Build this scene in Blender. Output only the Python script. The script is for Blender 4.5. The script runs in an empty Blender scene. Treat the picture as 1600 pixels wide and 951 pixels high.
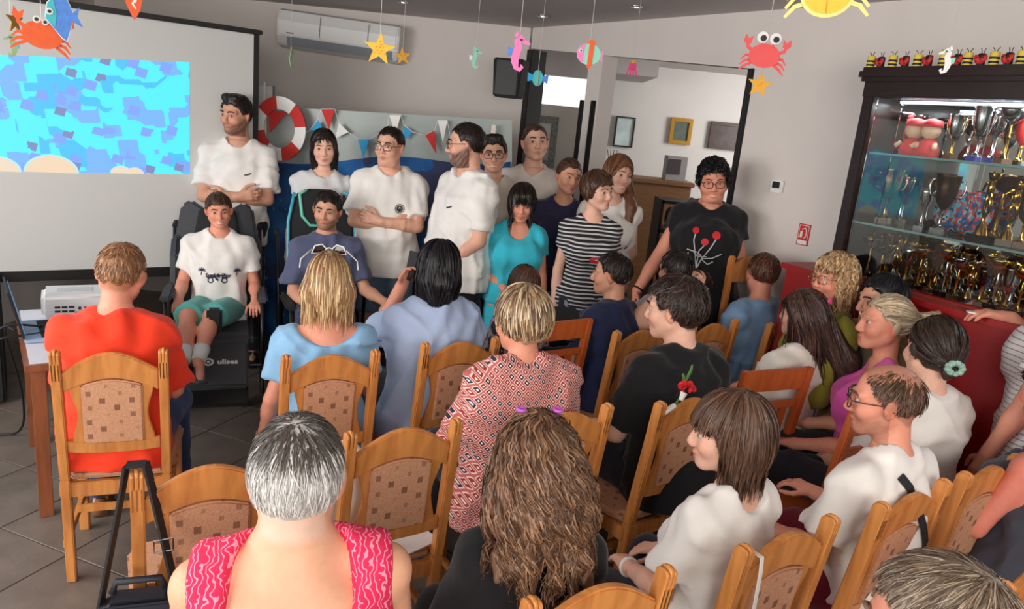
import bpy, bmesh, math, random
import numpy as np
from mathutils import Vector, Matrix

sc = bpy.context.scene
COL = sc.collection
PI = math.pi

# ------------------------------------------------------------------ camera
FOC, CAMH = 1150.0, 1.9
ROLL = math.atan(0.1)
PITCH = math.atan(284.6 / FOC)
cP, sP, cR, sR = math.cos(PITCH), math.sin(PITCH), math.cos(ROLL), math.sin(ROLL)
cam_d = bpy.data.cameras.new('camera')
cam_d.sensor_width = 36.0
cam_d.lens = FOC / 1600 * 36
cam_d.clip_start = 0.02
cam = bpy.data.objects.new('camera', cam_d)
COL.objects.link(cam)
_U, _V, _F = Vector((1, 0, 0)), Vector((0, -sP, -cP)), Vector((0, cP, -sP))
_X = cR * _U - sR * _V
_D = sR * _U + cR * _V
cam.matrix_world = Matrix(((_X.x, -_D.x, -_F.x, 0), (_X.y, -_D.y, -_F.y, 0), (_X.z, -_D.z, -_F.z, CAMH), (0, 0, 0, 1)))
sc.camera = cam


def ray(x, y):
    dx, dy = x - 800, y - 475.5
    u = dx * cR + dy * sR
    v = -dx * sR + dy * cR
    return (u, FOC * cP - v * sP, -(v * cP + FOC * sP))


def atY(x, y, Y):
    r = ray(x, y); t = Y / r[1]
    return Vector((r[0] * t, Y, CAMH + r[2] * t))


def atZ(x, y, Z):
    r = ray(x, y); t = (Z - CAMH) / r[2]
    return Vector((r[0] * t, r[1] * t, Z))


def proj(p):
    z = p[2] - CAMH
    zc = p[1] * cP - z * sP
    vc = -z * cP - p[1] * sP
    u, v = FOC * p[0] / zc, FOC * vc / zc
    return (800 + u * cR - v * sR, 475.5 + u * sR + v * cR)


# ------------------------------------------------------------------ view, world, daylight
sc.view_settings.view_transform = 'Standard'
sc.view_settings.look = 'None'
sc.view_settings.exposure = 0.06
sc.view_settings.gamma = 1.0
sc.view_settings.use_curve_mapping = False
w = bpy.data.worlds.new('world'); sc.world = w
w.use_nodes = True
w.node_tree.nodes['Background'].inputs[0].default_value = (0.95, 0.96, 1.0, 1)
w.node_tree.nodes['Background'].inputs[1].default_value = 0.75


def area(name, loc, target, sx, sy, power, color):
    d = bpy.data.lights.new(name, 'AREA')
    d.shape = 'RECTANGLE'; d.size = sx; d.size_y = sy; d.energy = power; d.color = color
    o = bpy.data.objects.new(name, d); COL.objects.link(o)
    o.location = loc
    o.rotation_euler = (Vector(target) - Vector(loc)).to_track_quat('-Z', 'Y').to_euler()
    return o


area('window_daylight', (-3.6, -1.6, 2.0), (0.2, 3.0, 1.0), 2.6, 1.7, 130, (1.0, 0.96, 0.91))
area('side_window_daylight', (-3.75, 1.9, 1.75), (1.2, 4.0, 1.5), 2.2, 1.4, 95, (0.98, 0.98, 1.0))
area('rear_window_daylight', (0.9, -2.6, 2.3), (0.7, 2.6, 0.9), 3.0, 1.6, 135, (1.0, 0.93, 0.84))


# ------------------------------------------------------------------ materials
def lin(c):
    out = []
    for v in c[:3]:
        v = v / 255.0 if max(c[:3]) > 1.0 else v
        out.append(v / 12.92 if v <= 0.04045 else ((v + 0.055) / 1.055) ** 2.4)
    return tuple(out) + (1.0,)


_mats = {}


def mat(name, color, rough=0.6, metal=0.0, noise=0.0, nscale=30.0, bump=0.0, bscale=120.0, attr=False, spec=None,
        emit=None, stretch=None, sheen=0.0, sss=0.0, coat=0.0):
    if name in _mats:
        return _mats[name]
    m = bpy.data.materials.new(name); m.use_nodes = True
    nt = m.node_tree; N = nt.nodes; L = nt.links
    b = N['Principled BSDF']
    b.inputs['Roughness'].default_value = rough
    b.inputs['Metallic'].default_value = metal
    if spec is not None: b.inputs['Specular IOR Level'].default_value = spec
    if sheen: b.inputs['Sheen Weight'].default_value = sheen
    if coat: b.inputs['Coat Weight'].default_value = coat; b.inputs['Coat Roughness'].default_value = 0.15
    if sss:
        b.inputs['Subsurface Weight'].default_value = sss
        b.inputs['Subsurface Scale'].default_value = 0.01
        b.inputs['Subsurface Radius'].default_value = (1.0, 0.35, 0.2)
    c = lin(color)
    b.inputs['Base Color'].default_value = c
    src = None
    if attr:
        a = N.new('ShaderNodeAttribute'); a.attribute_name = 'Col'; src = a.outputs['Color']
    vec = None
    if noise or bump:
        tc = N.new('ShaderNodeTexCoord'); vec = tc.outputs['Object']
        if stretch:
            mp = N.new('ShaderNodeMapping'); mp.inputs['Scale'].default_value = stretch
            L.new(vec, mp.inputs[0]); vec = mp.outputs[0]
    if noise:
        nz = N.new('ShaderNodeTexNoise'); nz.inputs['Scale'].default_value = nscale; nz.inputs['Detail'].default_value = 4
        L.new(vec, nz.inputs[0])
        mr = N.new('ShaderNodeMapRange'); mr.inputs[1].default_value = 0.25; mr.inputs[2].default_value = 0.75
        mr.inputs[3].default_value = 1 - noise; mr.inputs[4].default_value = 1 + noise
        L.new(nz.outputs[0], mr.inputs[0])
        mx = N.new('ShaderNodeVectorMath'); mx.operation = 'SCALE'
        if src: L.new(src, mx.inputs[0])
        else: mx.inputs[0].default_value = c[:3]
        L.new(mr.outputs[0], mx.inputs['Scale']); src = mx.outputs[0]
    if src: L.new(src, b.inputs['Base Color'])
    if bump:
        nz = N.new('ShaderNodeTexNoise'); nz.inputs['Scale'].default_value = bscale; nz.inputs['Detail'].default_value = 3
        L.new(vec, nz.inputs[0])
        bp = N.new('ShaderNodeBump'); bp.inputs['Strength'].default_value = bump; bp.inputs['Distance'].default_value = 0.01
        L.new(nz.outputs[0], bp.inputs['Height']); L.new(bp.outputs[0], b.inputs['Normal'])
    if emit:
        b.inputs['Emission Color'].default_value = lin(color)
        b.inputs['Emission Strength'].default_value = emit
        if src: L.new(src, b.inputs['Emission Color'])
    _mats[name] = m
    return m


class NG:
    """tiny node builder"""
    def __init__(s, m):
        s.m = m; s.nt = m.node_tree; s.N = s.nt.nodes; s.L = s.nt.links; s.b = s.N['Principled BSDF']

    def n(s, t, **kw):
        nd = s.N.new(t)
        for k, v in kw.items(): setattr(nd, k, v)
        return nd

    def put(s, sock, v):
        if hasattr(v, 'is_output') or isinstance(v, bpy.types.NodeSocket): s.L.new(v, sock)
        else: sock.default_value = v

    def math(s, op, a, b=0.0, c=0.0):
        nd = s.n('ShaderNodeMath', operation=op)
        s.put(nd.inputs[0], a); s.put(nd.inputs[1], b); s.put(nd.inputs[2], c)
        return nd.outputs[0]

    def mix(s, f, a, b):
        nd = s.n('ShaderNodeMix', data_type='RGBA')
        s.put(nd.inputs[0], f); s.put(nd.inputs[6], a); s.put(nd.inputs[7], b)
        return nd.outputs[2]

    def obj(s):
        tc = s.n('ShaderNodeTexCoord'); sx = s.n('ShaderNodeSeparateXYZ')
        s.L.new(tc.outputs['Object'], sx.inputs[0])
        return tc.outputs['Object'], sx.outputs[0], sx.outputs[1], sx.outputs[2]

    def noise(s, vec, scale, detail=3):
        nd = s.n('ShaderNodeTexNoise'); nd.inputs['Scale'].default_value = scale; nd.inputs['Detail'].default_value = detail
        s.L.new(vec, nd.inputs[0]); return nd.outputs[0], nd.outputs[1]

    def bump(s, h, strength=0.3, dist=0.005):
        bp = s.n('ShaderNodeBump'); bp.inputs['Strength'].default_value = strength; bp.inputs['Distance'].default_value = dist
        s.L.new(h, bp.inputs['Height']); s.L.new(bp.outputs[0], s.b.inputs['Normal'])


# ------------------------------------------------------------------ object helpers
def tag(o, label=None, cat=None, group=None, kind=None):
    if label: o['label'] = label
    if cat: o['category'] = cat
    if group: o['group'] = group
    if kind: o['kind'] = kind
    return o


def empty(name, loc, rz=0.0, label=None, cat=None, group=None, kind=None):
    o = bpy.data.objects.new(name, None)
    o.empty_display_size = 0.1
    COL.objects.link(o); o.location = loc; o.rotation_euler = (0, 0, rz)
    return tag(o, label, cat, group, kind)


def link(name, me, parent=None, loc=None, rot=None):
    o = bpy.data.objects.new(name, me); COL.objects.link(o)
    if parent is not None: o.parent = parent
    if loc is not None: o.location = loc
    if rot is not None: o.rotation_euler = rot
    return o


def np_mesh(name, V, Q, m, cols=None, smooth=True):
    """numpy verts + faces (list of (n,k) int arrays) -> mesh"""
    me = bpy.data.meshes.new(name)
    if not isinstance(Q, list): Q = [Q]
    Q = [q for q in Q if len(q)]
    me.vertices.add(len(V)); me.vertices.foreach_set('co', np.ascontiguousarray(V, np.float32).ravel())
    tot = sum(q.size for q in Q); nf = sum(len(q) for q in Q)
    me.loops.add(tot); me.polygons.add(nf)
    if nf:
        me.loops.foreach_set('vertex_index', np.concatenate([q.ravel() for q in Q]).astype(np.int32))
        sizes = np.concatenate([np.full(len(q), q.shape[1], np.int32) for q in Q])
        starts = np.concatenate([[0], np.cumsum(sizes)[:-1]]).astype(np.int32)
        me.polygons.foreach_set('loop_start', starts)
        me.polygons.foreach_set('use_smooth', np.full(nf, smooth, bool))
    me.update(calc_edges=True)
    if cols is not None:
        a = me.attributes.new('Col', 'FLOAT_COLOR', 'POINT')
        c = np.ones((len(V), 4), np.float32); c[:, :3] = cols
        a.data.foreach_set('color', c.ravel())
    me.materials.append(m)
    return me


class MB:
    """collects shapes into ONE mesh"""
    def __init__(s): s.v = []; s.f = []; s.mi = []; s.cur = 0

    def add(s, vs, fs):
        o = len(s.v); s.v += [tuple(p) for p in vs]; s.f += [tuple(i + o for i in f) for f in fs]
        s.mi += [s.cur] * len(fs); return s

    def box(s, c, d, M=None):
        hx, hy, hz = d[0] / 2, d[1] / 2, d[2] / 2
        vs = [Vector((sx * hx, sy * hy, sz * hz)) for sx in (-1, 1) for sy in (-1, 1) for sz in (-1, 1)]
        if M is not None: vs = [M @ p for p in vs]
        vs = [p + Vector(c) for p in vs]
        return s.add(vs, [(0, 1, 3, 2), (4, 6, 7, 5), (0, 4, 5, 1), (2, 3, 7, 6), (0, 2, 6, 4), (1, 5, 7, 3)])

    def prism(s, poly, depth, frame):
        """poly: 2D pts; frame(a,b,c)->3D, extruded c 0..depth"""
        n = len(poly)
        vs = [frame(a, b, 0.0) for a, b in poly] + [frame(a, b, depth) for a, b in poly]
        fs = [tuple(range(n))[::-1], tuple(range(n, 2 * n))] + [(i, (i + 1) % n, n + (i + 1) % n, n + i) for i in range(n)]
        return s.add(vs, fs)

    def tube(s, pts, r, n=8, closed=False, caps=True):
        pts = [Vector(p) for p in pts]; m = len(pts)
        rr = r if isinstance(r, (list, tuple)) else [r] * m
        t0 = (pts[1] - pts[0]).normalized()
        up = Vector((0, 0, 1)) if abs(t0.z) < 0.9 else Vector((1, 0, 0))
        a = t0.cross(up).normalized()
        vs = []
        for i, p in enumerate(pts):
            if closed: t = (pts[(i + 1) % m] - pts[i - 1])
            else: t = pts[min(i + 1, m - 1)] - pts[max(i - 1, 0)]
            t = t.normalized() if t.length > 1e-9 else t0
            a = (a - t * a.dot(t))
            a = a.normalized() if a.length > 1e-6 else t.orthogonal().normalized()
            b = t.cross(a)
            vs += [p + (a * math.cos(2 * PI * k / n) + b * math.sin(2 * PI * k / n)) * rr[i] for k in range(n)]
        fs = []
        for i in range(m if closed else m - 1):
            j = (i + 1) % m
            fs += [(i * n + k, i * n + (k + 1) % n, j * n + (k + 1) % n, j * n + k) for k in range(n)]
        if not closed and caps: fs += [tuple(range(n))[::-1], tuple(range((m - 1) * n, m * n))]
        return s.add(vs, fs)

    def lathe(s, prof, n=16, c=(0, 0, 0), M=None, sx=1.0, sy=1.0):
        vs = []; fs = []
        for r, z in prof:
            for k in range(n):
                p = Vector((r * sx * math.cos(2 * PI * k / n), r * sy * math.sin(2 * PI * k / n), z))
                vs.append((M @ p if M is not None else p) + Vector(c))
        m = len(prof)
        for i in range(m - 1):
            fs += [(i * n + k, i * n + (k + 1) % n, (i + 1) * n + (k + 1) % n, (i + 1) * n + k) for k in range(n)]
        if prof[0][0] > 1e-4: fs.append(tuple(range(n))[::-1])
        if prof[-1][0] > 1e-4: fs.append(tuple(range((m - 1) * n, m * n)))
        return s.add(vs, fs)

    def ball(s, c, r, n=10, M=None):
        r = r if isinstance(r, (tuple, list)) else (r, r, r)
        vs = [(0, 0, -1)]; m = max(4, n // 2)
        for i in range(1, m):
            a = -PI / 2 + PI * i / m
            vs += [(math.cos(a) * math.cos(2 * PI * k / n), math.cos(a) * math.sin(2 * PI * k / n), math.sin(a)) for k in range(n)]
        vs.append((0, 0, 1))
        vs = [Vector((p[0] * r[0], p[1] * r[1], p[2] * r[2])) for p in vs]
        if M is not None: vs = [M @ p for p in vs]
        vs = [p + Vector(c) for p in vs]
        fs = [(0, 1 + (k + 1) % n, 1 + k) for k in range(n)]
        for i in range(m - 2):
            fs += [(1 + i * n + k, 1 + i * n + (k + 1) % n, 1 + (i + 1) * n + (k + 1) % n, 1 + (i + 1) * n + k) for k in range(n)]
        T = len(vs) - 1
        fs += [(1 + (m - 2) * n + k, 1 + (m - 2) * n + (k + 1) % n, T) for k in range(n)]
        return s.add(vs, fs)

    def mesh(s, name, m, smooth=False, bevel=0.0, seg=2):
        me = bpy.data.meshes.new(name)
        me.from_pydata(s.v, [], s.f)
        ms = m if isinstance(m, list) else [m]
        for x in ms: me.materials.append(x)
        if len(ms) > 1: me.polygons.foreach_set('material_index', s.mi)
        bm = bmesh.new(); bm.from_mesh(me)
        bmesh.ops.recalc_face_normals(bm, faces=bm.faces)
        if bevel:
            es = [e for e in bm.edges if len(e.link_faces) == 2 and e.calc_face_angle(0) > 0.5]
            bmesh.ops.bevel(bm, geom=es, offset=bevel, segments=seg, affect='EDGES', clamp_overlap=True)
        bm.to_mesh(me); bm.free()
        if smooth:
            me.polygons.foreach_set('use_smooth', [True] * len(me.polygons))
            if smooth == 'auto':
                me.set_sharp_from_angle(angle=math.radians(40))
        me.update()
        return me

    def build(s, name, m, parent=None, loc=None, rot=None, **kw):
        return link(name, s.mesh(name, m, **kw), parent, loc, rot)


def copy_tree(o, parent=None):
    c = o.copy(); COL.objects.link(c)
    if parent is not None: c.parent = parent
    for ch in list(o.children): copy_tree(ch, c)
    return c


def text_mesh(s, size, bold=0.0):
    cu = bpy.data.curves.new('txt', 'FONT'); cu.body = s; cu.size = size; cu.align_x = 'CENTER'; cu.align_y = 'CENTER'
    cu.offset = bold; cu.resolution_u = 2
    o = bpy.data.objects.new('txt', cu)
    COL.objects.link(o)
    dg = bpy.context.evaluated_depsgraph_get()
    me = bpy.data.meshes.new_from_object(o.evaluated_get(dg))
    vs = [(v.co.x, v.co.y) for v in me.vertices]; fs = [tuple(p.vertices) for p in me.polygons]
    bpy.data.objects.remove(o); bpy.data.meshes.remove(me); bpy.data.curves.remove(cu)
    return vs, fs
# ------------------------------------------------------------------ signed-distance modelling of people and clothes
A_ = lambda *p: np.array(p, float)


def Rx(a): c, s = math.cos(a), math.sin(a); return np.array([[1, 0, 0], [0, c, -s], [0, s, c]])
def Ry(a): c, s = math.cos(a), math.sin(a); return np.array([[c, 0, s], [0, 1, 0], [-s, 0, c]])
def Rz(a): c, s = math.cos(a), math.sin(a); return np.array([[c, -s, 0], [s, c, 0], [0, 0, 1]])
def unit(v): v = np.asarray(v, float); return v / (np.linalg.norm(v) + 1e-12)


class Grid:
    def __init__(s, lo, hi, h):
        s.lo = np.asarray(lo, float); s.h = h
        n = np.maximum(np.ceil((np.asarray(hi) - s.lo) / h).astype(int) + 1, 3)
        s.n = n; s.D = np.full(n, 1.0, np.float32)
        s.ax = [(s.lo[i] + h * np.arange(n[i])).astype(np.float32) for i in range(3)]

    def win(s, lo, hi):
        a = np.clip(np.floor((lo - s.lo) / s.h).astype(int), 0, s.n)
        b = np.clip(np.ceil((hi - s.lo) / s.h).astype(int) + 1, 0, s.n)
        if (b <= a).any(): return None
        sl = tuple(slice(a[i], b[i]) for i in range(3))
        X = s.ax[0][sl[0]][:, None, None]; Y = s.ax[1][sl[1]][None, :, None]; Z = s.ax[2][sl[2]][None, None, :]
        return sl, X, Y, Z

    def run(s, ops):
        for op, pr, k in ops:
            f, lo, hi = pr
            if lo is None: lo, hi = s.lo, s.lo + s.h * s.n
            m = k + 2.5 * s.h
            if op == 'i': lo, hi = s.lo, s.lo + s.h * s.n; m = 0
            wn = s.win(lo - m, hi + m)
            if wn is None: continue
            sl, X, Y, Z = wn
            d = f(X, Y, Z).astype(np.float32); D = s.D[sl]
            if op == 'n': D += d; continue
            if op != 'u':
                if op == 's': d = -d
                a, b = -D, -d
            else: a, b = D, d
            r = np.minimum(a, b)
            if k > 0:
                hh = np.maximum(k - np.abs(a - b), 0) / k
                r = r - hh * hh * (k * 0.25)
            s.D[sl] = r if op == 'u' else -r
        return s

    def grad(s, P):
        I = np.clip(np.rint((P - s.lo) / s.h).astype(int), 1, s.n - 2)
        i, j, k = I.T; D = s.D
        g = np.stack([D[i + 1, j, k] - D[i - 1, j, k], D[i, j + 1, k] - D[i, j - 1, k], D[i, j, k + 1] - D[i, j, k - 1]], 1)
        return g / (np.linalg.norm(g, axis=1, keepdims=True) + 1e-9)

    def val(s, P):
        q = (P - s.lo) / s.h
        I = np.clip(np.floor(q).astype(int), 0, s.n - 2); f = np.clip(q - I, 0, 1)
        i, j, k = I.T; D = s.D; fx, fy, fz = f.T
        c = lambda a, b: D[i + a, j + b, k] * (1 - fz) + D[i + a, j + b, k + 1] * fz
        return (c(0, 0) * (1 - fy) + c(0, 1) * fy) * (1 - fx) + (c(1, 0) * (1 - fy) + c(1, 1) * fy) * fx

    def net(s):
        D = s.D; S = D < 0
        n0, n1, n2 = D.shape
        cnt = np.zeros((n0 - 1, n1 - 1, n2 - 1), np.int8)
        cs = [(a, b, c) for a in (0, 1) for b in (0, 1) for c in (0, 1)]
        for a, b, c in cs: cnt += S[a:n0 - 1 + a, b:n1 - 1 + b, c:n2 - 1 + c]
        act = (cnt > 0) & (cnt < 8)
        idx = np.argwhere(act)
        vals = np.stack([D[idx[:, 0] + a, idx[:, 1] + b, idx[:, 2] + c] for a, b, c in cs], 1)
        acc = np.zeros((len(idx), 3)); num = np.zeros(len(idx))
        for p in range(8):
            for q in range(p + 1, 8):
                ca, cb = np.array(cs[p]), np.array(cs[q])
                if np.abs(ca - cb).sum() != 1: continue
                va, vb = vals[:, p], vals[:, q]
                x = (va < 0) != (vb < 0)
                t = np.where(x, va / np.where(x, va - vb, 1), 0)
                acc += x[:, None] * (ca + t[:, None] * (cb - ca)); num += x
        V = s.lo + (idx + acc / np.maximum(num, 1)[:, None]) * s.h
        M = np.full(act.shape, -1, np.int32); M[act] = np.arange(len(idx))
        Q = []
        for ax in range(3):
            o = [(1, 2), (2, 0), (0, 1)][ax]
            sl0 = [slice(1, -1)] * 3; sl1 = [slice(1, -1)] * 3
            sl0[ax] = slice(0, -1); sl1[ax] = slice(1, None)
            A, B = S[tuple(sl0)], S[tuple(sl1)]
            e = np.argwhere(A != B)
            if not len(e): continue
            ins = A[tuple(e.T)]
            base = e.copy()
            for i in range(3):
                if i != ax: base[:, i] += 1
            def cell(du, dv):
                c = base.copy(); c[:, o[0]] += du; c[:, o[1]] += dv
                return M[tuple(c.T)]
            q = np.stack([cell(-1, -1), cell(0, -1), cell(0, 0), cell(-1, 0)], 1)
            q[~ins] = q[~ins][:, ::-1]
            Q.append(q)
        Q = np.concatenate(Q) if Q else np.zeros((0, 4), np.int32)
        Q = Q[(Q >= 0).all(1)]
        return V, Q


def capsule(a, b, ra, rb=None, flat=False):
    a = np.asarray(a, float); b = np.asarray(b, float)
    rb = ra if rb is None else rb
    ab = b - a; L = np.linalg.norm(ab) + 1e-9; u = ab / L

    def f(X, Y, Z):
        x, y, z = X - a[0], Y - a[1], Z - a[2]
        tt = x * u[0] + y * u[1] + z * u[2]
        t = np.clip(tt, 0, L)
        d = np.sqrt((x - t * u[0]) ** 2 + (y - t * u[1]) ** 2 + (z - t * u[2]) ** 2) - (ra + (rb - ra) * t / L)
        if flat: d = np.maximum(d, tt - L)
        return d
    m = max(ra, rb)
    return f, np.minimum(a, b) - m, np.maximum(a, b) + m


def ell(c, r, R=None):
    c = np.asarray(c, float); r = (r, r, r) if np.isscalar(r) else r

    def f(X, Y, Z):
        x, y, z = X - c[0], Y - c[1], Z - c[2]
        if R is not None:
            x, y, z = (R[0, 0] * x + R[1, 0] * y + R[2, 0] * z, R[0, 1] * x + R[1, 1] * y + R[2, 1] * z, R[0, 2] * x + R[1, 2] * y + R[2, 2] * z)
        k0 = np.sqrt((x / r[0]) ** 2 + (y / r[1]) ** 2 + (z / r[2]) ** 2)
        k1 = np.sqrt((x / r[0] ** 2) ** 2 + (y / r[1] ** 2) ** 2 + (z / r[2] ** 2) ** 2) + 1e-9
        return k0 * (k0 - 1) / k1
    m = max(r) if R is not None else np.array(r)
    return f, c - m, c + m


def loft(o, R, secs, p=2.4):
    """elliptic sections (h, half width, half depth, y offset) along the frame's z"""
    S = np.array(secs, float); o = np.asarray(o, float)
    m = max(S[:, 1].max(), S[:, 2].max() + np.abs(S[:, 3]).max())

    def f(X, Y, Z):
        x, y, z = X - o[0], Y - o[1], Z - o[2]
        lx = R[0, 0] * x + R[1, 0] * y + R[2, 0] * z
        ly = R[0, 1] * x + R[1, 1] * y + R[2, 1] * z
        lz = R[0, 2] * x + R[1, 2] * y + R[2, 2] * z
        w = np.interp(lz, S[:, 0], S[:, 1]); d = np.interp(lz, S[:, 0], S[:, 2]); yo = np.interp(lz, S[:, 0], S[:, 3])
        k = (np.abs(lx / w) ** p + np.abs((ly - yo) / d) ** p) ** (1 / p)
        dd = (k - 1) * np.minimum(w, d)
        return np.maximum(dd, np.maximum(S[0, 0] - lz, lz - S[-1, 0]))
    pts = np.array([o + R @ A_(a * m, b * m, h) for a in (-1, 1) for b in (-1, 1) for h in (S[0, 0], S[-1, 0])])
    return f, pts.min(0), pts.max(0)


def halfspace(p, n):
    """inside where (x-p).n < 0"""
    p = np.asarray(p, float); n = unit(n)
    return (lambda X, Y, Z: (X - p[0]) * n[0] + (Y - p[1]) * n[1] + (Z - p[2]) * n[2]), None, None


def folds(seed, amp, wl=(0.07, 0.16), n=7, vert=0.6):
    r = np.random.RandomState(seed); T = []
    for _ in range(n):
        d = unit(r.normal(size=3) * A_(1, 1, vert)); T.append((d * 2 * PI / r.uniform(*wl), r.uniform(0, 6.3)))

    def f(X, Y, Z):
        out = 0
        wx = 0.02 * np.sin(X * 19 + Z * 13 + seed); wz = 0.02 * np.sin(Y * 17 + X * 11)
        for k, ph in T: out = out + np.sin(k[0] * (X + wz) + k[1] * Y + k[2] * (Z + wx) + ph)
        return amp * out / math.sqrt(n)
    return f, None, None


def creases(seed, amp, n=5):
    r = np.random.RandomState(seed + 77); T = []
    for _ in range(n):
        d = unit(r.normal(size=3) * A_(1, 1, .8)); T.append((d * 2 * PI / r.uniform(.16, .32), r.uniform(0, 6.3), r.uniform(0, 6.3), unit(r.normal(size=3)) * r.uniform(8, 16)))

    def f(X, Y, Z):
        out = 0
        for k, ph, p2, g in T:
            a = k[0] * X + k[1] * Y + k[2] * Z + ph + .7 * np.sin(g[0] * X + g[1] * Y + g[2] * Z + p2)
            out = out - np.exp(-(np.sin(a * .5) / .22) ** 2) * (.5 + .5 * np.sin(g[1] * X + g[2] * Y + g[0] * Z))
        return amp * out
    return f, None, None


def pnoise(P, seed, sc_):
    r = np.random.RandomState(seed); out = 0
    for _ in range(5):
        d = unit(r.normal(size=3)) * 2 * PI * sc_ * r.uniform(.6, 1.6); out = out + np.sin(P @ d + r.uniform(0, 6))
    return out / 3.0


SKIN = mat('skin', (214, 160, 132), rough=0.5, attr=True, noise=0.05, nscale=60, bump=0.06, bscale=300, sss=0.0, spec=0.35)
HAIRM = mat('hair', (60, 45, 35), rough=0.42, attr=True, spec=0.4)
EYEM = mat('eye', (230, 225, 220), rough=0.55, attr=True)
BLACKF = mat('black_frame', (24, 20, 20), rough=0.35)
LENSM = bpy.data.materials.new('spectacle_lens'); LENSM.use_nodes = True
g_ = NG(LENSM)
_t = g_.n('ShaderNodeBsdfTransparent'); _gl = g_.n('ShaderNodeBsdfGlossy'); _gl.inputs['Roughness'].default_value = 0.05
_fr = g_.n('ShaderNodeFresnel'); _fr.inputs[0].default_value = 1.35
_mx = g_.n('ShaderNodeMixShader'); g_.L.new(_fr.outputs[0], _mx.inputs[0]); g_.L.new(_t.outputs[0], _mx.inputs[1]); g_.L.new(_gl.outputs[0], _mx.inputs[2])
g_.L.new(_mx.outputs[0], g_.N['Material Output'].inputs[0])


def cloth(name, color, bump=0.25, noise=0.06, rough=0.85):
    return mat('cloth_' + name, color, rough=rough, noise=noise, nscale=9, bump=bump, bscale=11, spec=0.2, sheen=0.15)


MALE = [(-.125, .10, .08, -.01), (-.09, .155, .11, -.008), (0, .168, .116, -.008), (.10, .150, .106, .004), (.20, .150, .106, .006), (.32, .172, .114, .002),
        (.39, .168, .106, -.008), (.44, .135, .088, -.015), (.485, .080, .066, -.018), (.52, .058, .055, -.015)]
FEM = [(-.125, .11, .09, -.01), (-.08, .172, .118, -.01), (0, .172, .116, -.008), (.10, .142, .10, .002), (.18, .130, .094, .004), (.30, .148, .10, .004),
       (.37, .146, .096, -.006), (.425, .118, .080, -.013), (.475, .068, .06, -.016), (.51, .05, .05, -.014)]

ARMS = {
    'down': ((.14, -.06, -1), (.02, .22, -1), (0, .12, -1), (-1, 0, 0), .55),
    'lap': ((.18, .30, -1), (-.38, .9, -.30), (-.5, .8, -.2), (0, 0, -1), .45),
    'crossA': ((.12, .36, -1), (-1, .42, .10), (-1, .12, .22), (0, -1, 0), .55),
    'crossB': ((.12, .40, -1), (-1, .36, .05), (-1, -.1, -.05), (0, -1, 0), .6),
    'clasp': ((.16, .14, -1), (-.52, .62, -.62), (-.7, .35, -.5), (-.2, -.7, .2), .5),
    'back': ((.22, -.25, -1), (-.35, -.35, -.8), (-.8, -.2, -.6), (0, 1, 0), .4),
    'armrest': ((.28, .12, -1), (.02, .95, -.28), (0, 1, -.25), (0, 0, -1), .7),
    'front': ((.14, .3, -1), (-.25, 1, .05), (-.2, 1, .1), (0, -.1, -1), .5),
    'face': ((.15, .85, -.45), (-.35, -.12, 1), (-.3, -.2, .9), (-.4, -.8, .2), .6),
}
SHORTZH = [(-.12, -.078), (-.06, -.068), (-.025, -.03), (.0, .012), (.02, .008), (.034, .022), (.05, .048), (.068, .062), (.11, .068)]
LONGZH = [(-.3, -.9), (.028, -.9), (.042, -.02), (.055, .040), (.072, .060), (.11, .070)]
persons = {}


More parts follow.
